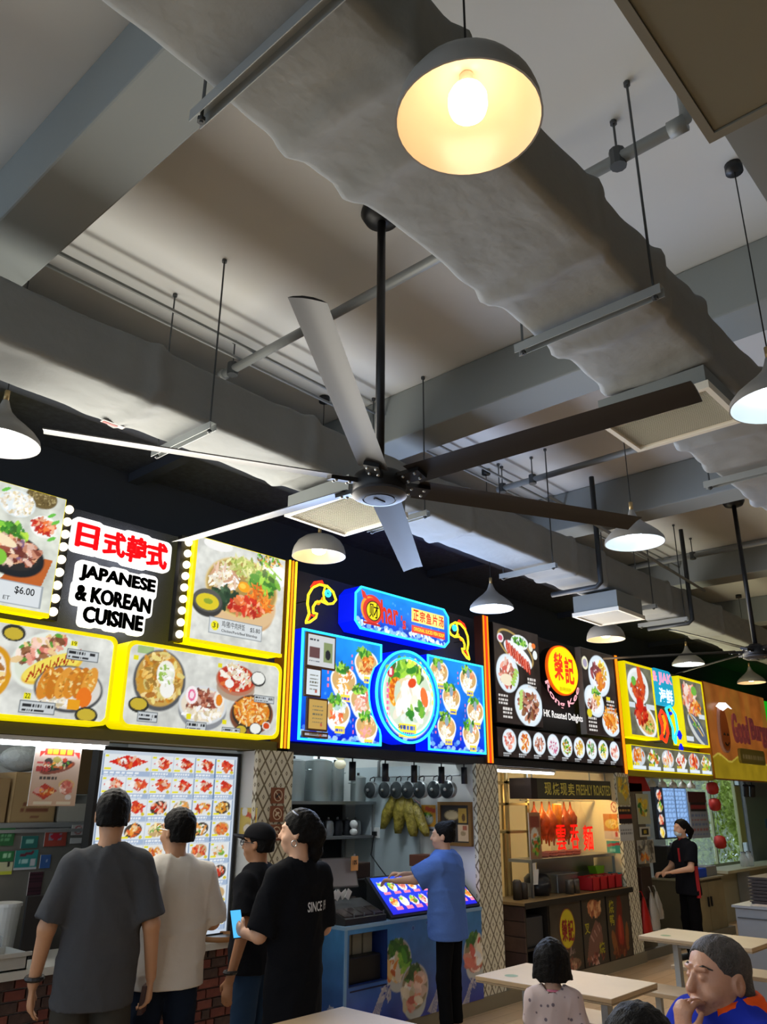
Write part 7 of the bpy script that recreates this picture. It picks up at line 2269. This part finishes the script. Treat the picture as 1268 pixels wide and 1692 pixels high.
def standing(root, k=1.0, skin='a', shirt=None, pants=None, arms=None, hem=.86, sleeve=.6, wide=1.0, hd=(0, 1, 0), tilt=(0, 0, 0), lean=(0, 0), hair=None, loose=.018, stance=.10, pants_cut=.07, pant_w=1.0, seat=None, ank=True, seed=1.0, collar=False, res=.0095, neck_r=.060):
    """arms: ((elbow, wrist, hand_dir, palm_n, curl) left, right) in metres for a 1.75 m figure"""
    sh_z, hw = 1.425, .168 * wide
    lx, ly = lean
    def S(p):
        p = np.array(p, float)
        t = max(0, min(1, (p[2] - .95) / .5))
        return (p + V(lx * t, ly * t, 0)) * k
    arms = arms or (((-.27, -.02, 1.13), (-.29, .05, .88), (0, .15, -1), (1, 0, 0), .35), ((.27, -.02, 1.13), (.29, .05, .88), (0, .15, -1), (-1, 0, 0), .35))
    allp = np.array([S(q) for a in arms for q in a[:2]])
    lo = np.minimum(allp.min(0) - .14, V(-.32, -.26, 0) * k)
    hi = np.maximum(allp.max(0) + .14, V(.32, .28, 1.80) * k)
    lo[2] = -.005
    lo[:2] += np.minimum(0, V(lx, ly))
    hi[:2] += np.maximum(0, V(lx, ly))
    B = Field(lo, hi, res)
    st = stance
    for q in (-1, 1):
        B.rc(S((q * .085, 0, .93)), S((q * st, .01, .50)), .072 * k, .052 * k, .02)
        B.rc(S((q * st, .01, .50)), S((q * st, -.02, .085)), .05 * k, .036 * k, .02)
        B.rc(S((q * st, -.04, .038)), S((q * (st + .012), .12, .026)), .036 * k, .026 * k, .02)
    B.rc(S((0, 0, .95)), S((0, 0, 1.36)), .125 * wide * k, .15 * wide * k, .03, ((0, 1, 0), .62))
    B.rc(S((-hw + .02, 0, sh_z - .01)), S((hw - .02, 0, sh_z - .01)), .055 * k, .055 * k, .03)
    B.rc(S((0, -.015, 1.40)), S((0, .0, 1.55)), .056 * k, .051 * k, .025)
    hc = S((0, .012, 1.632))
    h = head(B, hc, hd, k)
    for q, a in zip((-1, 1), arms):
        sp = S((q * hw, -.005, sh_z - .015))
        e, w = S(a[0]), S(a[1])
        B.rc(sp, e, .047 * k, .040 * k, .02)
        B.rc(e, w, .040 * k, .026 * k, .02)
        hand(B, w, a[2], a[3], a[4], k, thumb=a[5] if len(a) > 5 else (1 if q < 0 else -1))
    B.mesh('body', SK[skin], root)
    # shirt
    T = Field(V(lo[0], lo[1], (hem - .05) * k), V(hi[0], hi[1], 1.52 * k), res)
    g = loose
    T.rc(S((0, .0, hem - .12)), S((0, .0, 1.33)), (.186 * wide + g) * k, (.168 * wide + g) * k, .04, ((0, 1, 0), .68))
    T.rc(S((-hw + .01, -.005, sh_z - .03)), S((hw - .01, -.005, sh_z - .03)), .068 * k, .068 * k, .05)
    T.rc(S((-.05, -.01, sh_z + .015)), S((.05, -.01, sh_z + .015)), .058 * k, .058 * k, .05)
    for q, a in zip((-1, 1), arms):
        sp = S((q * (hw - .005), -.005, sh_z - .025))
        e, w = S(a[0]), S(a[1])
        if sleeve <= 1:
            end = sp + (e - sp) * sleeve
            T.rc(sp, end + (e - sp) * .12, (.066 + g * .4) * k, (.070 + g * .8) * k, .035, planes=[(end, e - sp)])
        else:
            T.rc(sp, e, (.062 + g * .4) * k, .056 * k, .03)
            end = e + (w - e) * (sleeve - 1)
            T.rc(e, end, .055 * k, .045 * k, .02, planes=[(end, w - e)])
    T.ripple(.0085 * k, 15 / k, seed)
    T.cut(S((0, 0, hem)), (0, .04, -1))
    T.rc(S((0, -.002, 1.44)), S((0, .0, 1.6)), neck_r * k, (neck_r - .002) * k, 0, sub=True)
    T.mesh('shirt', shirt, root)
    if collar:
        Cc = Field(S((-.1, -.1, 1.42)) - .02, S((.1, .1, 1.56)) + .02, res * .7)
        Cc.rc(S((0, -.012, 1.45)), S((0, -.006, 1.505)), .078 * k, .068 * k, .0, planes=[(S((0, 0, 1.505)), (0, -.35, 1))])
        Cc.rc(S((0, -.012, 1.40)), S((0, 0, 1.6)), .060 * k, .057 * k, 0, sub=True)
        Cc.mesh('collar', collar, root)
    # trousers
    T = Field(V(-.3, -.24, .0) * k, V(.3, .24, 1.06) * k, res)
    T.rc(S((-.05, -.005, .96)), S((.05, -.005, .96)), .112 * k, .112 * k, .03, ((0, 1, 0), .8))
    for q in (-1, 1):
        T.rc(S((q * .080, -.008, .90)), S((q * (st + .004), .01, .50)), .090 * k, .076 * pant_w * k, .03)
        T.rc(S((q * (st + .004), .01, .50)), S((q * st, -.015, .05)), .076 * pant_w * k, .064 * pant_w * k, .02)
    T.ripple(.005 * k, 15 / k, seed + 1)
    T.cut(S((0, 0, pants_cut)), (0, 0, -1))
    T.cut(S((0, 0, hem + .035)), (0, 0, 1))
    T.mesh('trousers', pants, root)
    for q in (-1, 1):
        F2 = Field(S((q * st, -.1, 0)) - .1, S((q * st, .14, .1)) + .12, .010)
        F2.rc(S((q * st, -.045, .045)), S((q * (st + .012), .14, .035)), .050 * k, .040 * k, .02)
        F2.cut((0, 0, .003), (0, 0, -1))
        F2.cut(S((0, 0, .085)), (0, 0, 1))
        F2.mesh('shoe', M_SHOE, root)
    if hair:
        hair(root, h, k)
    return h, S

def hair_cap(root, h, k, m=M_HAIR, top=.012, nape=-.075, front=.052, extra=None, res=.006, ext=.16, fade=True, temple=.02, fat=1.0, rough=.0013):
    P, r, f, rot = h
    c = P(0, 0, 0)
    F2 = Field(c - ext * k * V(1, 1, 1.25), c + ext * k, res)
    # crown and back of the head, kept behind the hairline
    a = P(0, front, .075)
    b = P(0, -.075, nape)
    n1 = f * .55 + V(0, 0, -1) * .35
    pl = [(P(0, .072, .06), f * .75 + V(0, 0, -.66)), (P(0, 0, nape), (0, 0, -1)), (P(0, temple, 0), f * .88 + V(0, 0, -.47))]
    F2.el(P(0, -.014, .034), V(.076 * fat + top, .096 + top, .088 + top) * k, .01, planes=pl[:], rot=rot)
    F2.el(P(0, -.045, -.03), V(.070 * fat + top * .6, .060 + top * .5, .06) * k, .02, planes=[(P(0, -.02, 0), f), (P(0, 0, nape), (0, 0, -1))], rot=rot)
    if extra:
        extra(F2, P, k)
    rg = np.random.RandomState(3)
    g = np.meshgrid(*[F2.lo[q] + F2.res * np.arange(F2.n[q]) for q in range(3)], indexing='ij')
    w = 0
    for _ in range(7):
        d = rg.normal(0, 1, 3) * V(1, 1, .55)
        d *= (150 + 170 * rg.rand()) / np.linalg.norm(d)
        w = w + np.sin(g[0] * d[0] + g[1] * d[1] + g[2] * d[2] + rg.rand() * 6.28)
    F2.d = (F2.d + rough * .5 * w).astype(np.float32)
    return F2.mesh('hair', m, root)

def face_to(az):
    return math.radians(az - 90)

# man in a dark grey T-shirt
root = person_root(2.26, 3.88, face_to(61), 'man in a loose dark grey T-shirt seen from behind, holding a wallet')
h, S = standing(root, 1.0, 'a', mat('tee_charcoal', '46474a', .85, bump=.7, bscale=7), mat('trousers_olive', '3a3833', .8),
                arms=(((-.238, -.03, 1.14), (-.268, .03, .90), (.02, .12, -1), (1, .1, 0), .45), ((.235, -.03, 1.14), (.262, .05, .90), (-.02, .18, -1), (-1, .1, 0), .75)),
                hem=.80, sleeve=.92, wide=.95, loose=.014, hd=(.05, 1, 0), hair=lambda r, h, k: hair_cap(r, h, k, top=.0095, nape=-.048, ext=.15, temple=.012), pant_w=1.15)
hw_ = MB()
hw_.tube([S((-.265 + .036 * math.cos(a), .025 + .036 * math.sin(a), .925 + .004 * math.sin(a))) for a in np.linspace(0, 2 * math.pi, 15)], .011, 6).go('wristband', M_BLKP, root)
w_ = thing('wallet', 'dark brown wallet held by the man in grey', 'wallet', (2.26, 3.88, 0), local=True, rz=face_to(61))
MB().obox((.240, .085, .80), (.25, .95, 0), (-.1, .1, -1), (1, -.25, 0), .045, .062, .010).go('wallet_body', mat('wallet_leather', '3c1f1a', .5), w_)
MB().obox((.253, .083, .80), (.25, .95, 0), (-.1, .1, -1), (1, -.25, 0), .043, .060, .0015).go('wallet_flap', mat('wallet_flap', '4a2822', .5), w_)

# man in a white shirt
root = person_root(2.70, 3.95, face_to(66), 'man with glasses in an off-white shirt studying the lit menu board')
h, S = standing(root, .948, 'a', mat('shirt_white', 'd2ccc3', .8, bump=.7, bscale=7), mat('jeans_navy', '1a2230', .85),
                arms=(((-.26, .06, 1.15), (-.06, .22, 1.14), (1, .1, -.1), (0, -1, 0), .5), ((.25, .06, 1.15), (.06, .24, 1.10), (-1, .1, .05), (0, -1, 0), .5)),
                hem=.86, sleeve=1.0, wide=1.04, loose=.022, hd=(-.55, .85, 0), hair=lambda r, h, k: hair_cap(r, h, k, top=.010, nape=-.055, ext=.15, temple=.012), seed=2.2, collar=mat('shirt_white', 'c3bdb4'))
P = h[0]
for q in (-1, 1):
    MB().tube([P(q * .033 + .026 * math.cos(a), .105, .012 + .02 * math.sin(a)) for a in np.linspace(0, 2 * math.pi, 13)], .002, 5).go('glasses_rim', M_STEEL, root)
    MB().tube([P(q * .058, .103, .015), P(q * .082, .06, .015), P(q * .083, -.01, .008)], .002, 5).go('glasses_arm', M_STEEL, root)

# man in a black cap
root = person_root(3.37, 4.06, face_to(112), 'man in a black cap and black polo shirt standing sideways')
h, S = standing(root, .895, 'c', mat('polo_black', '18191d', .8, bump=.7, bscale=7), mat('jeans_blue', '26384e', .85),
                arms=(((-.27, -.06, 1.13), (-.29, .0, .88), (-.02, .15, -1), (1, 0, 0), .4), ((.27, -.02, 1.13), (.28, .05, .88), (0, .15, -1), (-1, 0, 0), .35)),
                hem=.88, sleeve=.72, wide=1.06, loose=.02, hd=(-.1, 1, 0), seed=3.1, collar=mat('polo_black', '1b1c20'),
                hair=lambda r, h, k: hair_cap(r, h, k, top=.008, nape=-.05, ext=.15))
P, r_h, f_h, rot_h = h
CP = Field(P(0, 0, 0) - .18, P(0, .08, .1) + .18, .006)
CP.el(P(0, -.008, .045), V(.094, .112, .092) * .9, .01, planes=[(P(0, 0, .035), (0, .12 * f_h[1], -1))], rot=rot_h)
CP.mesh('cap', mat('cap_black', '18181b', .75), root)
v, f = [], []
for i in range(7):
    for j in range(9):
        a = math.radians(-62 + 124 * j / 8)
        rr = .095 + .085 * (i / 6) * math.cos(a * .75)
        p = P(rr * math.sin(a) * .92, rr * math.cos(a) * 1.0 + .0, .040 + .022 * (i / 6) - .022 * (math.sin(a) ** 2))
        v.append(p)
for i in range(6):
    for j in range(8):
        f.append((i * 9 + j, i * 9 + j + 1, (i + 1) * 9 + j + 1, (i + 1) * 9 + j))
o = mesh_obj('cap_brim', v, f, mat('cap_black', '18181b'), root, True)
q_ = o.modifiers.new('thickness', 'SOLIDIFY')
q_.thickness = .006
MB().tube([S((-.292 + .034 * math.cos(a), .0 + .034 * math.sin(a), .915)) for a in np.linspace(0, 2 * math.pi, 15)], .011, 6).go('wristwatch', M_BLKP, root)
for q in (-1, 1):
    MB().tube([P(q * .033 + .024 * math.cos(a), .106, .008 + .018 * math.sin(a)) for a in np.linspace(0, 2 * math.pi, 13)], .002, 5).go('glasses_rim', M_BLKP, root)
    MB().tube([P(q * .057, .104, .012), P(q * .082, .05, .012), P(q * .083, -.005, .006)], .002, 5).go('glasses_arm', M_BLKP, root)

# woman in a black T-shirt
root = person_root(3.18, 3.50, face_to(86), 'woman with tied dark hair and hoop earring in a black SINCE 199 T-shirt')
def wh(F2, P, k):
    F2.rc(P(0, -.06, .05), P(.0, -.115, -.01), .058 * k, .052 * k, .03)
    F2.rc(P(0, -.105, .0), P(.02, -.105, -.10), .048 * k, .036 * k, .03)
    F2.rc(P(.02, -.105, -.10), P(.03, -.085, -.17), .036 * k, .018 * k, .02)
h, S = standing(root, .945, 'b', mat('tee_black', '131418', .85, bump=.7, bscale=7), mat('pants_black', '0e0f12', .85),
                arms=(((-.235, .02, 1.12), (-.17, .25, 1.10), (.2, 1, .15), (1, 0, .1), .9), ((.22, .02, 1.12), (.14, .24, 1.06), (-.3, 1, .1), (-1, 0, .2), .9)),
                hem=.62, sleeve=.95, wide=.90, loose=.02, hd=(-.62, .78, 0), seed=4.4, hair=lambda r, h, k: hair_cap(r, h, k, top=.014, nape=-.05, ext=.24, extra=wh, temple=.035))
P, r_h, f_h, rot_h = h
for q in (-1, 1):
    MB().tube([P(q * .09, .0 + .016 * math.cos(a), -.055 + .016 * math.sin(a)) for a in np.linspace(0, 2 * math.pi, 13)], .0025, 5).go('earring', M_STEEL, root)
MB().tube([P(.088 * math.cos(a), -.0 + .106 * math.sin(a) * .6 - .03, .085 + .035 * math.sin(a)) for a in np.linspace(.2, math.pi - .2, 15)], .005, 6).go('hairband', mat('hairband', '3c3c40', .4), root)
def backtext(a, b):
    th = a
    rx, ry = (.169 * .9 + .02) * .945, (.169 * .9 + .02) * .66 * .945
    # wrap the lettering around the back of the shirt
    return (rx * math.sin(th) * 1.03, -ry * math.cos(th) * 1.05 - .008, b)
text_fit('shirt_lettering', 'SINCE 199', -.12, 1.0, 1.160, 1.208, 0, mat('print_white', 'd0d4d8', .6), root, .015, fn=backtext)
ph = thing('phone', 'lit phone held by the woman in black', 'phone', (3.18, 3.50, 0), local=True, rz=face_to(86))
MB().obox((-.15, .33, 1.075), (1, 0, 0), (0, .35, .94), (0, -.94, .35), .036, .072, .005).go('phone_case', M_BLKP, ph)
MB().obox((-.15, .3245, 1.0765), (1, 0, 0), (0, .35, .94), (0, -.94, .35), .033, .068, .0008).go('phone_screen', mat('phone_lit', '60c0ff', .3, emis='50b8f0', es=1.0), ph)

# woman in a blue T-shirt at the fish soup counter
root = person_root(5.52, 4.30, face_to(102), 'woman in a blue T-shirt with a hair bun reaching over the blue counter')
def bun(F2, P, k):
    F2.el(P(0, -.085, .105), V(.038, .038, .034) * k, .015)
    F2.rc(P(0, -.05, .09), P(0, -.085, .1), .04 * k, .03 * k, .02)
h, S = standing(root, .885, 'b', mat('tee_blue', '5676bc', .8, bump=.8, bscale=8), mat('leggings_black', '101114', .8),
                arms=(((-.25, .18, 1.28), (-.26, .38, 1.26), (-.1, 1, .02), (0, 0, -1), .9), ((.14, .25, 1.28), (-.06, .40, 1.30), (-.5, .8, .05), (0, 0, -1), .7)),
                hem=.80, sleeve=.95, wide=1.02, loose=.05, hd=(-.35, 1, 0), seed=5.2, pant_w=.85, pants_cut=.14, hair=lambda r, h, k: hair_cap(r, h, k, top=.010, nape=-.045, ext=.20, extra=bun, temple=.03), lean=(0, .03))

# staff member at the seafood stall
root = person_root(10.16, 4.30, face_to(146), 'seafood stall worker in a black polo with red trim and face mask')
def pony(F2, P, k):
    F2.rc(P(0, -.09, .02), P(0, -.14, -.03), .05 * k, .045 * k, .03)
    F2.rc(P(0, -.14, -.03), P(0, -.125, -.12), .045 * k, .02 * k, .02)
POLO = mat('polo_dark', '15161b', .8)
h, S = standing(root, .87, 'b', POLO, mat('pants_dark', '0d0d10', .8),
                arms=(((-.23, .08, 1.14), (-.12, .30, 1.09), (.2, 1, -.1), (0, 0, -1), .8), ((.23, .08, 1.14), (.1, .30, 1.07), (-.2, 1, -.1), (0, 0, -1), .8)),
                hem=.80, sleeve=.75, wide=1.0, loose=.022, hd=(0, 1, 0), seed=6.0, res=.012, hair=lambda r, h, k: hair_cap(r, h, k, top=.012, nape=-.05, ext=.21, extra=pony, temple=.03), collar=mat('collar_red', 'a02020', .7))
P, r_h, f_h, rot_h = h
MK = Field(P(0, 0, -.06) - .14, P(0, .05, 0) + .14, .007)
MK.el(P(0, .03, -.058), V(.062, .078, .052) * .87, .01, planes=[(P(0, .035, 0), (0, -1, 0)), (P(0, 0, -.022), (0, 0, 1))], rot=rot_h)
MK.mesh('face_mask', mat('mask_blue', 'c8d4d8', .7), root)
MB().obox(S((-.188, -.02, .97)), (0, 1, 0), (0, 0, 1), (1, 0, 0), .022, .17, .012).go('side_stripe', mat('stripe_red', 'a81c24', .7), root)
MB().obox(S((-.055, .118, 1.30)), (1, 0, 0), (0, 0, 1), (0, 1, 0), .012, .075, .012).go('placket', mat('stripe_red', 'a81c24'), root)

# cook in the roast kitchen
root = person_root(7.62, 5.82, face_to(230), 'cook in white bending over the roast kitchen bench', .1)
standing(root, .93, 'b', mat('cook_white', 'bcbab4', .8), mat('pants_dark', '0d0d10'), hem=.8, sleeve=.8, hd=(.2, 1, 0), lean=(0, .10), seed=7.0, res=.013, hair=lambda r, h, k: hair_cap(r, h, k, top=.014, nape=-.03, ext=.15))

# ---- seated figures
def seated(root, k, skin, shirt, pants, arms, seat=.45, wide=1.0, hd=(0, 1, 0), res=.009, loose=.015, lean=.0, sleeve=.7, seed=1.0, hairf=None, collar=None, headk=None, face=True, neck_r=.062, fat=1.0, hz=.60):
    """seated on a bench whose top is at 'seat'; torso lengths for a 1.75 m figure scaled by k"""
    z0_ = seat + .092 * k
    def S(x, y, z):
        return V(x * k, y * k + lean * k * z, z0_ + z * k)
    pts = np.array([S(*q) for a in arms for q in a[:2]])
    lo = np.minimum(pts.min(0) - .13, V(-.32 * k, -.25 * k, 0))
    hi = np.maximum(pts.max(0) + .13, V(.32 * k, .62 * k, z0_ + .85 * k))
    lo[2] = -.005
    hk = headk or k
    hi[2] = max(hi[2], z0_ + .62 * k + .2 * hk)
    B = Field(lo, hi, res)
    floor_z = 0.0
    for q in (-1, 1):
        kn = S(q * .12, .42, .02)
        B.rc(S(q * .09, .02, 0), kn, .076 * k, .058 * k, .02)
        an = V(kn[0], kn[1] + .02, max(.07, kn[2] - .44 * k))
        B.rc(kn, an, .055 * k, .036 * k, .02)
        B.rc(an + V(0, -.04, -.03) * k, an + V(0, .1, -.04) * k, .036 * k, .026 * k, .02)
    B.rc(S(0, 0, .02), S(0, 0, .41), .13 * wide * k, .15 * wide * k, .03, ((0, 1, 0), .64))
    B.rc(S(-.15 * wide, 0, .465), S(.15 * wide, 0, .465), .055 * k, .055 * k, .03)
    B.rc(S(0, -.012, .44), S(0, .012, hz), .058 * k * fat, .053 * k * fat, .025)
    hc = S(0, .022, hz) + V(0, 0, .082 * hk)
    h = head(B, hc, hd, hk, face, fat)
    for q, a in zip((-1, 1), arms):
        sp = S(q * .165 * wide, 0, .46)
        e, w = S(*a[0]), S(*a[1])
        B.rc(sp, e, .047 * k, .042 * k, .02)
        B.rc(e, w, .042 * k, .028 * k, .02)
        hand(B, w, a[2], a[3], a[4], k, thumb=a[5] if len(a) > 5 else (1 if q < 0 else -1))
    bo = B.mesh('body', SK[skin] if isinstance(skin, str) else skin, root)
    T = Field(V(lo[0], lo[1], z0_ - .10 * k), V(hi[0], hi[1], z0_ + .58 * k), res)
    T.rc(S(0, 0, -.04), S(0, 0, .39), (.165 * wide + loose) * k, (.166 * wide + loose) * k, .04, ((0, 1, 0), .68))
    T.rc(S(-.155 * wide, -.004, .455), S(.155 * wide, -.004, .455), .068 * k, .068 * k, .05)
    T.rc(S(-.05, -.01, .495), S(.05, -.01, .495), .056 * k, .056 * k, .05)
    for q, a in zip((-1, 1), arms):
        sp, e = S(q * .165 * wide, 0, .455), S(*a[0])
        end = sp + (e - sp) * sleeve
        T.rc(sp, end + (e - sp) * .12, (.067 + loose * .4) * k, (.070 + loose * .8) * k, .035, planes=[(end, e - sp)])
    T.ripple(.0055 * k, 20 / k, seed)
    T.cut((0, 0, z0_ - .075 * k), (0, 0, -1))
    T.rc(S(0, -.004, .48), S(0, .01, .66), neck_r * k * fat, neck_r * k * fat, 0, sub=True)
    T.mesh('shirt', shirt, root)
    T = Field(V(-.3 * k, -.25 * k, 0), V(.3 * k, .65 * k, z0_ + .16 * k), res * 1.2)
    T.rc(S(-.05, 0, .0), S(.05, 0, .0), .11 * k, .11 * k, .03, ((0, 0, 1), .75))
    for q in (-1, 1):
        kn = S(q * .12, .42, .02)
        T.rc(S(q * .09, .02, .0), kn, .088 * k, .072 * k, .02)
        T.rc(kn, V(kn[0], kn[1] + .02, max(.09, kn[2] - .40 * k)), .072 * k, .058 * k, .02)
    T.mesh('trousers', pants, root)
    if hairf:
        hairf(root, h, hk)
    if collar:
        vv, ff = [], []
        N = 22
        for ri, (rx, ry, zz) in enumerate(((.150, .128, .478), (.132, .118, .520), (.108, .106, .562), (.098, .098, .572), (.090, .090, .560))):
            for j in range(N):
                th = math.radians(32 + 296 * j / (N - 1))
                drop = .03 * max(0, math.cos(th))
                vv.append(S(rx * math.sin(th), -.008 + ry * math.cos(th), zz - drop))
        for ri in range(4):
            for j in range(N - 1):
                ff.append((ri * N + j, ri * N + j + 1, (ri + 1) * N + j + 1, (ri + 1) * N + j))
        oc = mesh_obj('collar', vv, ff, collar, root, True)
        mo = oc.modifiers.new('thickness', 'SOLIDIFY')
        mo.thickness = .005
    return h, S

# older man with his hand at his mouth
OX, OY = 2.985, 1.18
root = person_root(OX, OY, face_to(150), 'older man in a blue polo with orange collar, fist held to his mouth')
GREY = mat('grey_hair', '3f3732', .6, bump=.8, bscale=220, noise=.4, nscale=60)
def oldhair(r, h, k):
    hair_cap(r, h, k, m=GREY, top=.0035, nape=-.06, front=.05, ext=.15, res=.0045, temple=.022, fat=1.13, rough=.0009)
h, S = seated(root, 1.0, mat('skin_old', 'ab7a5e', .5, bump=.12, bscale=90), mat('polo_royal', '1c2c98', .75), mat('pants_dark', '0d0d10'),
              (((-.10, .27, .24), (-.030, .205, .450), (.12, -.22, .97), (.1, -.95, -.25), 1.3), ((.27, .18, .20), (.12, .34, .14), (-.6, .7, 0), (0, 0, -1), .6)),
              seat=.455, wide=1.12, hd=(0.0, 1, -.0), res=.0052, seed=8.0, hairf=oldhair, collar=mat('collar_orange', 'd8501c', .7), headk=1.03, fat=1.13, hz=.53)
P, r_h, f_h, rot_h = h
for q in (-1, 1):
    MB().tube([P(q * .016, .0895, .036), P(q * .036, .081, .042), P(q * .058, .060, .034)], [.003, .005, .002], 6).go('eyebrow', mat('brow_dark', '2a211c', .7), root)
    MB().sphere(P(q * .031, .0795, .009), .0085, 10, 7).go('eye', mat('eye_dark', '1c1614', .25), root, True)
    MB().tube([P(q * .018, .085, .016), P(q * .031, .0845, .0185), P(q * .045, .073, .013)], [.003, .0048, .002], 6).go('eyelid', mat('skin_old', 'ab7a5e'), root, True)

# girl
root = person_root(3.94, 2.42, face_to(28), 'small girl with bobbed black hair in a pale patterned top')
def bob(r, h, k):
    def ex(F2, P, k):
        cutp = [(P(0, 0, -.082), (0, 0, -1))]
        for q in (-1, 1):
            F2.rc(P(q * .05, -.03, .03), P(q * .070, -.03, -.12), .052 * k, .052 * k, .03, planes=cutp)
            F2.rc(P(q * .07, .02, .02), P(q * .088, .03, -.12), .032 * k, .030 * k, .03, planes=cutp)
        F2.rc(P(0, -.055, .03), P(0, -.06, -.12), .068 * k, .062 * k, .04, planes=cutp)
    hair_cap(r, h, k, top=.014, nape=-.082, ext=.20, extra=ex, res=.005, temple=.045)
def dots_mat():
    m = mat('top_dotted', 'b9a8a2', .8)
    nt = m.node_tree
    b = nt.nodes['Principled BSDF']
    tc = nt.nodes.new('ShaderNodeTexCoord')
    vo = nt.nodes.new('ShaderNodeTexVoronoi')
    vo.inputs['Scale'].default_value = 26
    rp = nt.nodes.new('ShaderNodeValToRGB')
    rp.color_ramp.elements[0].position = .18
    rp.color_ramp.elements[0].color = (*lin('6a6068'), 1)
    rp.color_ramp.elements[1].position = .24
    rp.color_ramp.elements[1].color = (*lin('bcaaa6'), 1)
    nt.links.new(tc.outputs['Object'], vo.inputs['Vector'])
    nt.links.new(vo.outputs['Distance'], rp.inputs['Fac'])
    nt.links.new(rp.outputs['Color'], b.inputs['Base Color'])
    return m
h, S = seated(root, .62, 'b', dots_mat(), mat('kid_pants', '8a7a84', .8), (((-.19, .05, .25), (-.16, .25, .12), (.3, 1, 0), (0, 0, -1), .4), ((.215, .0, .22), (.33, .08, .03), (.7, .6, -.2), (0, 0, -1), .25)),
              hd=(0, 1, 0), res=.006, loose=.012, wide=.92, sleeve=.9, seed=9.0, hairf=bob, headk=.84, neck_r=.088)
MB().tube([S(.078 * math.cos(a), -.006 + .078 * math.sin(a), .505 - .02 * math.sin(a)) for a in np.linspace(0, 2 * math.pi, 21)], .006, 6).go('pink_neckline', mat('neck_pink', 'd87a90', .7), root)

# dark-haired person whose crown shows at the lower edge
root = person_root(2.015, 1.005, face_to(60), 'dark-haired person of whom only the crown shows at the lower edge')
h, S = seated(root, .84, 'b', mat('tee_dark2', '2a2c34', .8), mat('kid_pants', '8a7a84'), (((-.26, .08, .2), (-.2, .3, .15), (.2, 1, 0), (0, 0, -1), .4), ((.26, .08, .2), (.2, .3, .15), (-.2, 1, 0), (0, 0, -1), .4)),
              seat=.49, hd=(0, 1, 0), res=.009, seed=10.0, hairf=lambda r, h, k: hair_cap(r, h, k, top=.016, nape=-.09, ext=.17, temple=.04), headk=.86)

# cloth does not shine
for o in list(bpy.data.objects):
    if o.type == 'MESH' and o.name.split('.')[0] in ('shirt', 'trousers', 'collar', 'cap', 'cap_brim', 'apron_cloth'):
        for m in o.data.materials:
            bs = m.node_tree.nodes['Principled BSDF']
            bs.inputs['Specular IOR Level'].default_value = .08
            bs.inputs['Roughness'].default_value = .95
